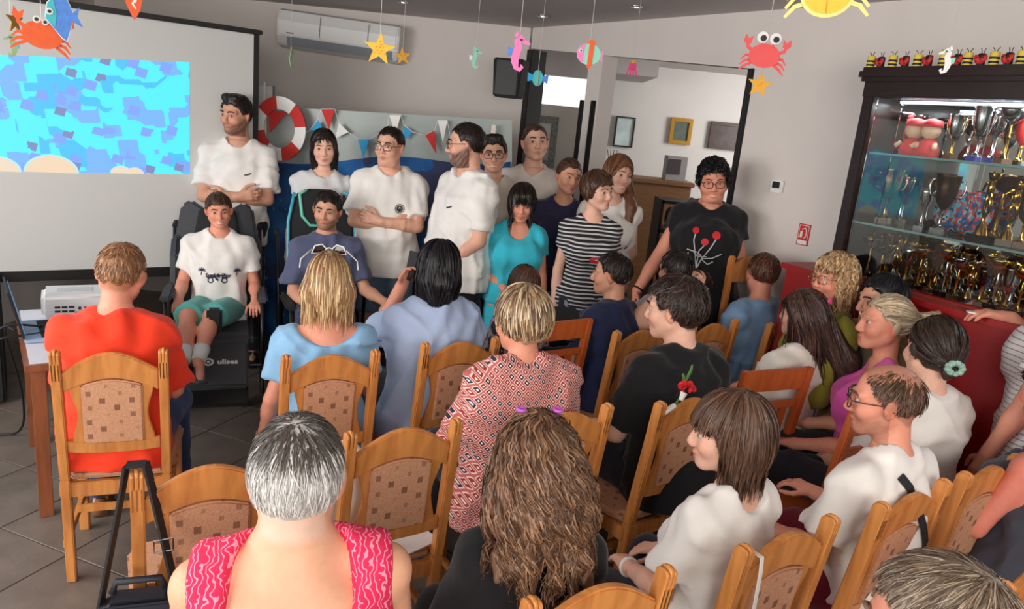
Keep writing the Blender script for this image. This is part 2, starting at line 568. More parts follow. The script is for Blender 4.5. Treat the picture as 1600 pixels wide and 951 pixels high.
def person(label, px, Y, yaw, sit=False, H=None, seat=.46, fem=False, bw=1.0, bd=1.0, belly=0.0, lean=0.0, roll=0.0, twist=0.0, head=(None, 0, 0),
           hscale=1.05, R='down', L='down', skin=(222, 165, 138), hair=None, eyes=True, shirt=None, bottom=None, beard=0.0, smile=0.0, glasses=False,
           hands='RL', group='people in the hall', seed=1, face_fat=0.0, extra=None, legs=None, shoes=(40, 40, 44), hx=0.02, fine=0.005, T=None,
           neck=1.0, shoulder=1.0, brow=None, S=None, socks=False, neckshort=0.0, cres=.0185, raise_sh=0.0):
    yaw = math.radians(yaw); hyaw = yaw if head[0] is None else math.radians(head[0])
    if T is None: T = atY(px[0], px[1], Y)
    T = np.array(T)
    lean, roll, twist = map(math.radians, (lean, roll, twist))
    Rt = Rz(twist) @ Ry(roll) @ Rx(-lean)
    Rh = Rz(hyaw - yaw) @ Rx(-math.radians(head[1])) @ Ry(math.radians(head[2]))
    top = T[2] - hx
    s = (top / 1.75) if not sit else (top - seat) / (.895 * math.cos(lean) * .98 + .02)
    sx_ = MALE if not fem else FEM
    if S: s = S
    for it in range(4):
        pz = .95 * s if not sit else seat + .095 * s
        P0 = A_(0, 0, pz)
        nb = P0 + Rt @ A_(0, -.015, .50) * s
        nt = P0 + Rt @ A_(0, -.005, .605 - .10 * max(0, bw - 1) - neckshort) * s
        hs = s * hscale
        hc = nt + Rh @ A_(0, .022, .085) * hs
        tp = hc[2] + .112 * hs
        if S: s = S
        elif it < 3:
            s *= ((top - (0 if not sit else seat)) / (tp - (0 if not sit else seat)))
    tl = lambda x, y, h: P0 + Rt @ A_(x, y, h) * s
    hd = lambda x, y, z: hc + Rh @ A_(x, y, z) * hs
    ht = hd(0, -.01, .112)
    Ryaw = Rz(yaw)
    base = T[:2] - (Ryaw @ ht)[:2]
    root = empty('person', (base[0], base[1], 0), yaw, label, 'person', group)
    rs = np.random.RandomState(seed)
    # ---- skeleton
    shw = (.166 if not fem else .145) * shoulder
    J = {}
    for sd, sg, spec in (('R', 1, R), ('L', -1, L)):
        spec = ARMS[spec] if isinstance(spec, str) else spec
        S0 = tl(sg * shw, -.008, .437 + raise_sh)
        fl = A_(sg, 1, 1)
        E = S0 + unit(A_(*spec[0]) * fl) * .285 * s
        W = E + unit(A_(*spec[1]) * fl) * .245 * s
        J[sd] = (S0, E, W, unit(A_(*spec[2]) * fl), unit(A_(*spec[3]) * fl), spec[4], sg)
    LG = {}
    for sd, sg in (('R', 1), ('L', -1)):
        hip = P0 + A_(sg * .092, 0, -.02) * s
        if sit:
            kd, ad = legs[sd] if legs else ((sg * .16, 1, .02), (sg * .02, .05, -1))
            kn = hip + unit(kd) * .43 * s
            an = kn + unit(ad) * .40 * s
            if not legs: an[2] = .085
        else:
            kn = A_(sg * .098 * s, .015, .50 * s); an = A_(sg * .10 * s, -.01, .085)
        LG[sd] = (hip, kn, an, sg)
    # ---- body
    fat = bw - 1
    secs = [((h * s), w_ * s * bw, d_ * s * bd + belly * s * .5 * math.exp(-((h - .12) / .12) ** 2), y_ * s + belly * s * .6 * math.exp(-((h - .12) / .12) ** 2)) for h, w_, d_, y_ in sx_]
    ops = [('u', loft(P0, Rt, secs), 0)]
    af = (1 + .6 * fat) * (1.0 if not fem else .88)
    for sd in 'RL':
        S0, E, W, hd_, pn, cu, sg = J[sd]
        ops += [('u', capsule(tl(sg * .05, -.018, .500 + raise_sh * .5), S0, .036 * s, .044 * s), .04 * s), ('u', ell(S0, .052 * s * af), .03 * s),
                ('u', capsule(S0, E, .050 * s * af, .040 * s * af), .02 * s), ('u', capsule(E, E + (W - E) * .4, .041 * s * af, .041 * s * af), .01),
                ('u', capsule(E + (W - E) * .3, W, .041 * s * af, .0265 * s * (1 + .3 * fat)), .015)]
        hip, kn, an, sg = LG[sd]
        lf = 1 + .7 * fat
        ops += [('u', capsule(hip, kn, .080 * s * lf, .054 * s * lf), .03), ('u', capsule(kn, kn + (an - kn) * .35, .052 * s * lf, .054 * s * lf), .02),
                ('u', capsule(kn + (an - kn) * .3, an, .054 * s * lf, .036 * s), .02),
                ('u', capsule(an + A_(0, -.03, -.035), an + A_(sg * .02, .15, -.055) * 1.0, .034 * s, .026 * s), .02)]
    if fem:
        ops += [('u', ell(tl(q * .07, .085 * bd, .315), A_(.062, .055, .062) * s * (1 + fat)), .03) for q in (-1, 1)]
    nr = (.055 if not fem else .047) * s * neck
    ops += [('u', capsule(nb, hd(0, -.024, -.05), nr * 1.10, nr), .045 * s)]
    ff = face_fat
    headp = [('u', ell(hd(0, -.012, .022), A_(.074, .094, .089) * hs, Rh), .02 * hs),
             ('u', ell(hd(0, .020, -.040), A_(.058 + ff, .064, .070) * hs, Rh), .025 * hs)]
    B = lambda a, b, r0, r1, k: headp.append(('u', capsule(hd(*a), hd(*b), r0 * hs, r1 * hs), k * hs))
    ch = .9 if fem else 1.0
    B((0, .064, -.090), (0, .070, -.092), .018 * ch, .016 * ch, .025)
    if ff: B((-.03, .03, -.10), (.03, .03, -.10), .03, .03, .03)
    for q in (-1, 1):
        B((q * .054 * ch, -.0, -.052), (q * .016, .060, -.092), .015, .014, .025)
        headp.append(('u', ell(hd(q * .036, .056, -.030), (.026 + ff) * hs), .02 * hs))
        B((q * .046, .066, .019), (q * .012, .083, .016), .011 if not fem else .008, .011, .014)
    if eyes:
        for q in (-1, 1): headp.append(('s', ell(hd(q * .031, .101, -.001), .0165 * hs), .012 * hs))
    B((0, .084, .006), (0, .103 if not fem else .099, -.033), .0085, .0115, .010)
    for q in (-1, 1):
        B((q * .009, .095, -.038), (q * .012, .091, -.038), .009, .008, .006)
        B((q * .022, .074, -.0645 + .004 * smile), (q * .004, .0875, -.0625), .004, .0065, .005)
    B((-.014, .080, -.0755), (.014, .080, -.0755), .0068, .0068, .006)
    B((0, .083, -.0765), (0, .0835, -.0765), .0072, .0072, .006)
    for q in (-1, 1):
        headp.append(('u', ell(hd(q * .079, -.012, -.008), A_(.0085, .019, .032) * hs, Rh @ Rz(-q * .4) @ Ry(q * .15)), .008 * hs))
    ops += headp
    handboxes = []
    if hands:
        for sd in hands:
            S0, E, W, d, n, cu, sg = J[sd]
            n = unit(n - d * (n @ d)); t = np.cross(d, n) * sg
            pts = [W]; hz = s * (1.0 if not fem else .9)
            ops.append(('u', capsule(W, W + d * .03 * hz, .025 * hz, .024 * hz), .015))
            for o_ in (-.022, .0, .022):
                ops.append(('u', capsule(W + (d * .03 + t * o_ * .7) * hz, W + (d * .082 + t * o_) * hz, .0165 * hz, .0155 * hz), .012))
            for fo, fl, back in ((.030, .068, .0), (.010, .078, .004), (-.010, .072, .002), (-.029, .056, -.006)):
                p = W + (d * (.086 + back) + t * fo) * hz; dd = d + t * fo * 2.0; dd = unit(dd)
                ang = 0
                for frac, bend, r0, r1 in ((.45, 45, .0098, .0088), (.32, 55, .0088, .0080), (.23, 35, .0080, .0068)):
                    ang += math.radians(bend) * cu
                    q_ = p + (dd * math.cos(ang) + n * math.sin(ang)) * fl * frac * hz
                    ops.append(('u', capsule(p, q_, r0 * hz, r1 * hz), .004)); p = q_; pts.append(p)
            p = W + (d * .028 + t * .022 + n * .006) * hz
            for fl, v, r0, r1 in ((.045, d * .75 + t * .7 + n * .35, .013, .011), (.032, d * .95 + t * .25 + n * .35, .0105, .0095), (.026, d * 1 + t * .0 + n * .45 * cu, .0095, .008)):
                q_ = p + unit(v) * fl * hz
                ops.append(('u', capsule(p, q_, r0 * hz, r1 * hz), .006)); p = q_; pts.append(p)
            pts = np.array(pts)
            handboxes.append([pts.min(0) - .03, pts.max(0) + .03])
    if len(handboxes) == 2:
        a, b = handboxes
        if (a[0] < b[1]).all() and (b[0] < a[1]).all(): handboxes = [[np.minimum(a[0], b[0]), np.maximum(a[1], b[1])]]
    allp = [o for o in ops if o[1][1] is not None and o[0] == 'u']
    lo = np.min([o[1][1] for o in allp], 0) - .03; hi = np.max([o[1][2] for o in allp], 0) + .03
    boxes = [[hc - A_(.125, .135, .145) * hs, hc + A_(.125, .135, .145) * hs]] + handboxes
    VV, QQ, off = [], [], 0; skirts = []
    g = Grid(lo, hi, cres).run(ops); V, Q = g.net()
    cen = V[Q].mean(1); keep = np.ones(len(Q), bool)
    for b0, b1 in boxes: keep &= ~((cen > b0).all(1) & (cen < b1).all(1))
    VV.append(V); QQ.append(Q[keep]); off = len(V)
    for bi, (b0, b1) in enumerate(boxes):
        h = (fine if eyes else .0072) if bi == 0 else .0063
        g = Grid(b0 - 2 * h, b1 + 2 * h, h).run(ops); V, Q = g.net()
        cen = V[Q].mean(1)
        k = (cen > b0 - h * .5).all(1) & (cen < b1 + h * .5).all(1)
        for c0, c1 in boxes[:bi]: k &= ~((cen > c0).all(1) & (cen < c1).all(1))
        VV.append(V); QQ.append(Q[k] + off); off += len(V)
        k2 = (cen > b0 - h * 4).all(1) & (cen < b1 + h * 4).all(1) & ~((cen > b0 + h * 2).all(1) & (cen < b1 - h * 2).all(1))
        for c0, c1 in boxes[:bi]: k2 &= ~((cen > c0).all(1) & (cen < c1).all(1))
        skirts.append((V - g.grad(V) * .0012, Q[k2]))
    def rim(Qs):
        e = np.sort(np.concatenate([Qs[:, [0, 1]], Qs[:, [1, 2]], Qs[:, [2, 3]], Qs[:, [3, 0]]]), 1).astype(np.int64)
        key, ct = np.unique(e[:, 0] * 10000000 + e[:, 1], return_counts=True)
        key = key[ct == 1]; return np.unique(np.concatenate([key // 10000000, key % 10000000]))
    V = np.concatenate(VV)
    cb = rim(QQ[0])
    for Qf in QQ[1:]:
        fb = rim(Qf)
        if not len(cb) or not len(fb): continue
        D2 = ((V[cb][:, None, :] - V[fb][None, :, :]) ** 2).sum(2)
        j = D2.argmin(1); ok = D2[np.arange(len(cb)), j] < (2.6 * cres) ** 2
        V[cb[ok]] = V[fb[j[ok]]]
    Q = np.concatenate(QQ)
    for sv, sq in skirts: Q = np.concatenate([Q, sq + len(V)]); V = np.concatenate([V, sv])
    used = np.unique(Q); mp = np.zeros(len(V), np.int32); mp[used] = np.arange(len(used)); V = V[used]; Q = mp[Q]
    # ---- skin colours: lips, cheeks, ears, beard, scalp under the hair
    q = (V - hc) @ Rh / hs
    sk = np.array(lin(skin)[:3]); C = np.tile(sk, (len(V), 1))
    C *= (1 + .05 * pnoise(V, seed, 6))[:, None]

    def blend(mask, col):
        nonlocal C
        mk = np.clip(mask, 0, 1)[:, None]; C = C * (1 - mk) + np.array(lin(col)[:3] if not isinstance(col, np.ndarray) else col) * mk
    inh = (np.abs(q) < .16).all(1)
    gs = lambda c, r: np.exp(-(((q - np.array(c)) / np.array(r)) ** 2).sum(1)) * inh
    red = sk * A_(1.0, .76, .73)
    for k in (-1, 1):
        blend(.55 * gs((k * .042, .062, -.032), (.022, .03, .022)), red)
        blend(.7 * gs((k * .08, -.01, -.01), (.02, .03, .035)), red)
        blend(.5 * gs((k * .031, .088, -.004), (.019, .02, .013)), sk * A_(.66, .55, .55))  # darker skin tone around the eyes
    blend(.5 * gs((0, .106, -.034), (.014, .02, .012)), red)
    lipc = sk * A_(.80, .42, .44) if fem else sk * A_(.80, .52, .50)
    blend(1.0 * gs((0, .088, -.0625), (.021, .02, .0055)), lipc); blend(1.0 * gs((0, .088, -.077), (.017, .02, .0055)), lipc)
    if smile > .5: blend(1.3 * gs((0, .088, -.069), (.017, .02, .0040)), (235, 225, 215))
    else: blend(.8 * gs((0, .088, -.0695), (.019, .02, .0030)), sk * .25)  # dark line between the closed lips
    hcol = hair['c'][0] if hair else (60, 45, 35)
    if beard:
        yb = q[:, 1]; zb = q[:, 2]
        mb_ = 1 / (1 + np.exp((zb + .048 - .03 * np.clip((.055 - yb) / .05, 0, 1.2)) * 260)) * (zb > -.125) * (yb > -.015) * inh
        lipm = np.maximum(gs((0, .088, -.0625), (.022, .02, .0075)), gs((0, .088, -.076), (.018, .02, .0075)))
        blend(beard * mb_ * (1 - np.clip(lipm * 1.4, 0, 1)) * (.85 + .15 * pnoise(V, 5, 60)), hcol)
    if hair and hair.get('style') != 'bald':
        zh = hair.get('szh', hair.get('zh', SHORTZH)); zz = np.interp(q[:, 1], [a for a, b in zh], [b for a, b in zh])
        blend(hair.get('scalp', .9) * inh * np.clip((q[:, 2] - np.maximum(zz, -.1)) / .012 + .3, 0, 1) * (q[:, 2] > -.1) * (q[:,1] < .09), hair['c'][0])
    body = link('body', np_mesh('body', V, Q, SKIN, np.clip(C, 0, 1)), root)
    info = dict(root=root, bd=bd, hd=hd, tl=tl, Rh=Rh, Rt=Rt, hs=hs, s=s, J=J, LG=LG, P0=P0, yaw=yaw, hc=hc, base=base)
    persons[label] = info
    # ---- eyes, eyebrows
    if eyes:
        for k in (-1, 1):
            c = hd(k * .031, .0738, 0); r = .0112 * hs
            e = MB(); M3 = Matrix((Rh @ Rx(-PI / 2)).tolist())
            n0 = 12
            e.ball(c, r, n0, M3)
            cols = []
            fw = Rh @ A_(0, 1, 0)
            for v in e.v:
                a = unit(np.array(v) - c) @ fw
                cols.append((.02, .015, .012) if a > .90 else ((.16, .10, .06) if a > .8 else (.50, .46, .44)))
            nb_ = len(e.v)
            e.ball(c, r * 1.10, n0, Matrix(Rh.tolist()))
            lid = sk * A_(.78, .68, .66)
            keepf = [f for f in e.f if f[0] < nb_ or all(((np.array(e.v[i]) - c) @ (Rh @ A_(0, -.25, 1)) > .12 * r) or ((np.array(e.v[i]) - c) @ (Rh @ A_(0, -.3, -1)) > .62 * r) for i in f)]
            e.f = keepf; cols += [tuple(lid)] * (len(e.v) - nb_)
            me = bpy.data.meshes.new('eye'); me.from_pydata(e.v, [], e.f)
            at = me.attributes.new('Col', 'FLOAT_COLOR', 'POINT')
            for i, cc in enumerate(cols): at.data[i].color = (*cc, 1)
            me.polygons.foreach_set('use_smooth', [True] * len(me.polygons)); me.materials.append(EYEM)
            link('eye', me, root)
            b = MB(); th = 1.0 if not fem else .75
            b.tube([hd(k * .013, .0945, .0195), hd(k * .026, .0945, .0245), hd(k * .040, .087, .025), hd(k * .052, .075, .018)], [.0034 * th * hs, .0044 * th * hs, .0040 * th * hs, .0015 * hs], 6)
            bc = brow or hcol
            b.build('eyebrow', mat('brow_%d_%d_%d' % tuple(bc), bc, rough=.8), root, smooth=True)
    if glasses:
        gcol = BLACKF if glasses is True else glasses
        gl = MB(); y0 = .104
        rim = lambda k: [hd(k * .033 + .0255 * math.copysign(abs(math.cos(a)) ** .7, math.cos(a)), y0 - .010 * abs(math.cos(a)) * (1 if math.cos(a) * k > 0 else .2), -.004 + .019 * math.copysign(abs(math.sin(a)) ** .7, math.sin(a))) for a in np.linspace(0, 2 * PI, 20, endpoint=False)]
        for k in (-1, 1):
            gl.tube(rim(k), .0019 * hs, 6, closed=True)
            gl.tube([hd(k * .058, y0 - .012, .003), hd(k * .076, .06, .004), hd(k * .084, .0, .004), hd(k * .083, -.022, -.012)], .0017 * hs, 6)
        gl.tube([hd(-.008, y0, .0), hd(0, y0 + .003, .004), hd(.008, y0, .0)], .0018 * hs, 6)
        go = gl.build('glasses', gcol, root, smooth=True)
        for k in (-1, 1):
            l = MB(); l.add([Vector(p) for p in rim(k)], [tuple(range(20))]); l.build('lens', LENSM, go)
    # ---- hair
    if hair: make_hair(info, hair, seed)
    if shirt: make_shirt(info, shirt, secs, J, fem, bw, seed, sit, nb, nt, nr, af)
    if bottom: make_bottom(info, bottom, secs, LG, bw, seed, sit)
    if shoes:
        for sd in 'RL':
            hip, kn, an, sg = LG[sd]
            m_ = MB()
            fz = an[2] - .085
            dirv = A_(sg * .12, 1, 0) if not legs else unit(A_(sg * .15, 1, 0))
            dirv = unit(dirv); sdv = A_(dirv[1], -dirv[0], 0)
            prof = [(-.075, .030, .075), (-.05, .036, .085), (.0, .037, .08), (.06, .040, .06), (.12, .044, .045), (.17, .040, .036), (.195, .022, .028)]
            vs, fs = [], []
            for yy, wv, hh in prof:
                c0 = A_(an[0], an[1], fz) + dirv * yy * s
                for xx, zz in ((-1, .0), (-1.05, .25), (-.9, .6), (-.45, 1), (.45, 1), (.9, .6), (1.05, .25), (1, .0)):
                    vs.append(c0 + sdv * xx * wv * s + A_(0, 0, .004 + zz * hh * s))
            for i in range(len(prof) - 1):
                for j in range(8): fs.append((i * 8 + j, i * 8 + (j + 1) % 8, (i + 1) * 8 + (j + 1) % 8, (i + 1) * 8 + j))
            fs += [tuple(range(8)), tuple(range(len(vs) - 8, len(vs)))]
            m_.add(vs, fs); m_.build('shoe', mat('shoe_%d_%d_%d' % tuple(shoes), shoes, rough=.6, bump=.1), root, smooth=True)
    if socks:
        for sd in 'RL':
            hip, kn, an, sg = LG[sd]; b = MB(); b.tube([an + (kn - an) * t for t in (-.02, .08, .16, .26)], [.044 * s, .046 * s, .049 * s, .053 * s], 12); b.build('sock', mat('sock_white', (222, 224, 222), rough=.9), root, smooth=True)
    if extra: extra(info)
    return info


def make_hair(I, hp, seed):
    hd, Rh, hs, root, hc = I['hd'], I['Rh'], I['hs'], I['root'], I['hc']
    th = hp.get('thick', .010)
    zh = hp.get('zh', SHORTZH)
    ops = [('u', ell(hd(0, -.012, .022), A_(.074 + th * .8, .094 + th, .089 + th) * hs, Rh), 0)]
    for v in hp.get('vols', []):
        if v[0] == 'e': ops.append(('u', ell(hd(*v[1]), A_(*v[2]) * hs, Rh), v[3] * hs))
        else: ops.append(('u', capsule(hd(*v[1]), hd(*v[2]), v[3] * hs, v[4] * hs), v[5] * hs))
    lo = np.min([o[1][1] for o in ops], 0) - .02; hi = np.max([o[1][2] for o in ops], 0) + .02

    def cut(X, Y, Z):
        x, y, z = X - hc[0], Y - hc[1], Z - hc[2]
        qx = (Rh[0, 0] * x + Rh[1, 0] * y + Rh[2, 0] * z) / hs
        qy = (Rh[0, 1] * x + Rh[1, 1] * y + Rh[2, 1] * z) / hs
        qz = (Rh[0, 2] * x + Rh[1, 2] * y + Rh[2, 2] * z) / hs
        zz = np.interp(qy, [a for a, b in zh], [b for a, b in zh])
        if hp.get('part'): zz = zz - hp['part'] * np.clip(1 - np.abs(qx) / .06, 0, 1) * (qy > .04)
        if hp.get('drop'): zz = zz - hp['drop'] * np.clip((np.abs(qx) - .045) / .03, 0, 1) * (qy > .02)
        zz = zz + hp.get('edge', .006) * (np.sin(qx * 130 + qy * 60) + np.sin(qx * 71 - qy * 157 + 2))
        return (zz - qz) * hs
    ops.append(('i', (cut, None, None), .008))
    if hp.get('hollow'):
        ops.append(('s', capsule(hd(0, .055, -.05), hd(0, .06, -.6), .058 * hs, .075 * hs), .01))
    for v in hp.get('subs', []):
        ops.append(('s', ell(hd(*v[0]), A_(*v[1]) * hs, Rh), .012 * hs))
    if hp.get('lump'): ops.append(('n', folds(seed + 3, hp['lump'], wl=hp.get('lwl', (.02, .05)), n=8), 0))
    h = hp.get('res', .007)
    g = Grid(lo, hi, h).run(ops)
    V, Q = g.net()
    if not len(V): return
    rs = np.random.RandomState(seed + 11)
    cs = np.array([lin(c)[:3] for c in hp['c']])
    base = cs[0] * .55 + cs[min(1, len(cs) - 1)] * .45

    def palette(n, P=None):
        i = rs.randint(0, len(cs), n); c = cs[i] * rs.uniform(.78, 1.2, (n, 1)); return c
    C = base * .8 * (1 + .22 * pnoise(V * A_(1, 1, .25), seed, 45))[:, None]
    VV, QQ, CC = [V], [Q], [np.clip(C, 0, 1)]
    N = hp.get('n', 900)
    if N:
        zq = (V - hc) @ Rh / hs
        zmin = hp.get('zstart', -.07)
        cand = np.where((zq[:, 2] > zmin) & (g.grad(V)[:, 2] > -.75))[0]
        P = V[cand[rs.randint(0, len(cand), N)]] + rs.normal(0, h * .4, (N, 3))
        steps = hp.get('steps', 6); Ls = hp.get('len', .05) * rs.uniform(.6, 1.25, N); 
        if hp.get('taper'):
            qs = (P - hc) @ Rh / hs; Ls = Ls * np.clip((qs[:, 2] - np.interp(qs[:, 1], [a for a, b in zh], [b for a, b in zh])) / .07, .22, 1)
        dl = (Ls / steps)[:, None]
        crown = hd(*hp.get('crown', (.01, -.055, .105)))
        tie = hd(*hp['tie']) if hp.get('tie') else None
        lift = rs.uniform(-.001, hp.get('lift', .005), N)[:, None]
        jit = rs.normal(0, hp.get('jit', .25), (N, 3))
        gv = hp.get('grav', .5)
        extra = Rh @ A_(*hp.get('dir', (0, 0, 0)))
        wv = hp.get('wave', (0, .04)); ph = rs.uniform(0, 6.3, N)[:, None]
        if hp.get('clump'): ph = (pnoise(P, seed + 9, hp['clump']) * 7)[:, None] + ph * .10
        fq = (2 * PI / (wv[1] * (rs.uniform(.8, 1.3, N) if not hp.get('clump') else rs.uniform(.97, 1.03, N))))[:, None]
        wd = hp.get('width', .0028) * rs.uniform(.6, 1.3, N)[:, None]
        tilt = rs.normal(0, .5, N)[:, None]
        pts = []; prevd = None; shortcut = hp.get('len', .05) < .09 or tie is not None; sweep = hp.get('sweep', 0); fz = hp.get('face', (.035, .045, .066))
        for k in range(steps + 1):
            n = g.grad(P)
            if tie is not None: d = tie - P
            else: d = P - crown
            d = d / (np.linalg.norm(d, axis=1, keepdims=True) + 1e-6) + extra + A_(0, 0, -gv) + jit
            qq = (P - hc) @ Rh / hs
            if sweep: d = d + (Rh @ np.array([1., 0, 0]))[None, :] * (np.sign(qq[:, 0]) * sweep * np.clip((qq[:, 1] + .02) / .06, 0, 1) * (np.abs(qq[:, 0]) < .085))[:, None]
            stop = ((qq[:, 1] > fz[0]) & (qq[:, 2] < fz[1]) & (np.abs(qq[:, 0]) < fz[2]))[:, None]
            under = (n[:, 2] < -.45)[:, None]
            d = np.where(under, A_(0, 0, -1) + jit * .4, d - n * (d * n).sum(1, keepdims=True))
            d /= np.linalg.norm(d, axis=1, keepdims=True) + 1e-9
            if prevd is not None: d = d * .6 + prevd * .4; d /= np.linalg.norm(d, axis=1, keepdims=True) + 1e-9
            prevd = d
            frac = k / steps
            dv = g.val(P)[:, None]
            P = np.where(under, P, P - n * np.clip(dv - lift * (.3 + frac), -.02, .02))
            side = np.cross(d, n); side /= np.linalg.norm(side, axis=1, keepdims=True) + 1e-9
            sd2 = side * np.cos(tilt) + n * np.sin(tilt)
            off = 0
            if wv[0]:
                a = fq * (k * dl) + ph; off = wv[0] * min(1, .25 + frac * 1.5) * (side * np.cos(a) + n * (.6 * np.sin(a) + .5))
            w_ = wd * (1 - .75 * frac ** 2)
            pts.append((P + off - sd2 * w_, P + off + sd2 * w_))
            P = P + d * dl * (~(stop | (under & shortcut)))
        SV = np.stack([np.stack(p, 1) for p in pts], 1)           # N, steps+1, 2, 3
        if hp.get('locks'):
            K, amt = hp['locks']; Cn = SV.mean(2); gi = rs.choice(N, K, replace=False)
            mid = steps // 2
            own = ((Cn[:, None, mid] - Cn[None, gi, mid]) ** 2).sum(2).argmin(1); Gc = Cn[gi][own]
            mm = (amt * np.linspace(0, 1, steps + 1) ** 1.3)[None, :, None]
            new = Cn * (1 - mm) + (Gc + (Cn - Gc) * .18) * mm
            SV = SV + (new - Cn)[:, :, None, :]
        SV = SV.reshape(-1, 3)
        b0 = (np.arange(N) * (steps + 1) * 2)[:, None] + (np.arange(steps) * 2)[None, :]
        SQ = np.stack([b0, b0 + 1, b0 + 3, b0 + 2], -1).reshape(-1, 4)
        sc_ = palette(N)
        if hp.get('zone'):
            z0, z1, zc = hp['zone']; q0 = ((pts[0][0] - hc) @ Rh / hs); pr = np.clip((q0[:, 2] - z0) / (z1 - z0), 0, 1) * (q0[:, 1] < .05); mk = (rs.uniform(size=N) < pr)[:, None]
            sc_ = np.where(mk, np.array(lin(zc)[:3]) * rs.uniform(.7, 1.3, (N, 1)), sc_)
        SC = np.repeat(sc_[:, None, :], (steps + 1) * 2, 1)
        if hp.get('roots') is not None:
            rc = np.array(lin(hp['roots'])[:3]); fr = np.repeat(np.linspace(1, 0, steps + 1) ** 2, 2)[None, :, None]
            SC = SC * (1 - fr * .8) + rc * fr * .8
        VV.append(SV); QQ.append(SQ + len(V)); CC.append(np.clip(SC.reshape(-1, 3), 0, 1))
    V = np.concatenate(VV); Q = np.concatenate(QQ); C = np.concatenate(CC)
    I['hair'] = link('hair', np_mesh('hair', V, Q, HAIRM, C), root)
    I['hairgrid'] = g


def make_shirt(I, sp, secs, J, fem, bw, seed, sit, nb, nt, nr, af):
    s, P0, Rt, tl, root = I['s'], I['P0'], I['Rt'], I['tl'], I['root']
    e = sp.get('ease', .018) * s
    hem = sp.get('hem', -.10) * s
    fl = sp.get('flare', 0)
    S = [(h, w + e + fl * max(0, -h + .1) * .5, d + e + fl * max(0, -h + .1) * .35, y) for h, w, d, y in secs if h > -.09 * s]
    S = [(hem - .05, S[0][1] + fl * .1, S[0][2] + fl * .1, S[0][3])] + [q for q in S if q[0] > hem] if hem < S[0][0] else S
    ops = [('u', loft(P0, Rt, S), 0)]
    if fem: ops += [('u', ell(tl(q * .07, .085 * I['bd'], .315), A_(.062, .055, .062) * s * bw + e * 1.5), .06) for q in (-1, 1)]
    sl = sp.get('sleeve', .62)
    lz = sp.get('loose', .014) * s
    for sd in 'RL':
        S0, E, W, *_ = J[sd]; sg = J[sd][6]
        if sl <= 0:
            ops += [('u', capsule(tl(sg * .05, -.015, .50), tl(sg * (.155 if sp.get('strap') else .125), -.012, .455 if sp.get('strap') else .475), (.056 if sp.get('strap') else .046) * s, (.074 if sp.get('strap') else .045) * s), .04 * s)]
            continue
        ops += [('u', capsule(tl(sg * .05, -.018, .500), S0, .046 * s, .054 * s), .07 * s), ('u', ell(S0, .060 * s * af + lz * .3), .06 * s)]
        if sl <= 1: ops.append(('u', capsule(S0, S0 + (E - S0) * sl, .056 * s * af + lz * .3, .046 * s * af + lz * 1.3, True), .02 * s))
        else:
            ops += [('u', capsule(S0, E, .054 * s * af + lz * .5, .046 * s * af + lz), .02 * s), ('u', capsule(E, E + (W - E) * (sl - 1), .046 * s * af + lz, .04 * s * af + lz, True), .02 * s)]
    if sp.get('puff'):
        for sd in 'RL':
            S0, E, *_ = J[sd]; ops.append(('u', ell(S0 + (E - S0) * .3, A_(.085, .085, .095) * s), .03))
    fa = sp.get('fold', .0055)
    ops.append(('n', folds(seed, fa), 0)); ops.append(('n', creases(seed, fa * 1.9), 0))
    nk = sp.get('neck', 'crew')
    u = Rt @ A_(0, 0, 1)
    if nk == 'crew': ops.append(('s', capsule(tl(0, .012, .545), nt + u * .2, .070 * s, .10 * s), .006)); ops.append(('s', capsule(tl(0, .065, .555), nt + u * .2 + Rt @ A_(0, .07, 0), .060 * s, .1 * s), .01))
    elif nk == 'high': ops.append(('s', capsule(tl(0, .015, .565), nt + u * .2, .066 * s, .10 * s), .006))
    elif nk == 'collar':
        ops.append(('u', capsule(tl(0, -.018, .50), tl(0, -.012, .545), nr * 1.2 + .006, nr * 1.12 + .006, True), .01)); ops.append(('s', capsule(tl(0, .01, .58), nt + u * .2, .058 * s, .10 * s), .004))
        ops.append(('s', capsule(tl(0, .10, .47), tl(0, .12, .60), .03 * s, .06 * s), .006))
    elif nk == 'wide':
        ops.append(('s', ell(tl(0, .10, .50), A_(.105, .13, .16) * s), .01)); ops.append(('s', ell(tl(0, -.16, .50), A_(.135, .20, .26) * s), .008))
        for q in (-1, 1): ops.append(('s', ell(tl(q * .288, -.01, .45), A_(.092, .2, .2) * s), .008))
    elif nk == 'off': ops.append(('s', ell(tl(0, -.05, .56), A_(.150, .26, .135) * s), .012)); ops.append(('i', halfspace(tl(0, 0, .505), Rt @ A_(0, 0, 1)), .01))
    elif nk == 'scoop':
        ops.append(('s', ell(tl(0, .06, .53), A_(.085, .11, .11) * s), .01)); ops.append(('s', ell(tl(0, -.08, .55), A_(.075, .11, .09) * s), .01))
    elif nk == 'tank':
        ops.append(('s', ell(tl(0, .08, .52), A_(.075, .12, .13) * s), .01)); ops.append(('s', ell(tl(0, -.12, .50), A_(.092, .12, .22) * s), .008))
        for q in (-1, 1): ops.append(('s', ell(tl(q * .215, -.01, .42), A_(.07, .16, .16) * s), .01))
    ops.append(('i', halfspace(tl(0, 0, hem / s), -u), .004))
    allp = [o for o in ops if o[1][1] is not None and o[0] == 'u']
    lo = np.min([o[1][1] for o in allp], 0) - .03; hi = np.max([o[1][2] for o in allp], 0) + .03
    g = Grid(lo, hi, sp.get('res', .0135)).run(ops)
    V, Q = g.net()
    I['shirtgrid'] = g
    I['shirt'] = link(sp.get('name', 'shirt'), np_mesh('shirt', V, Q, sp['m']), root)


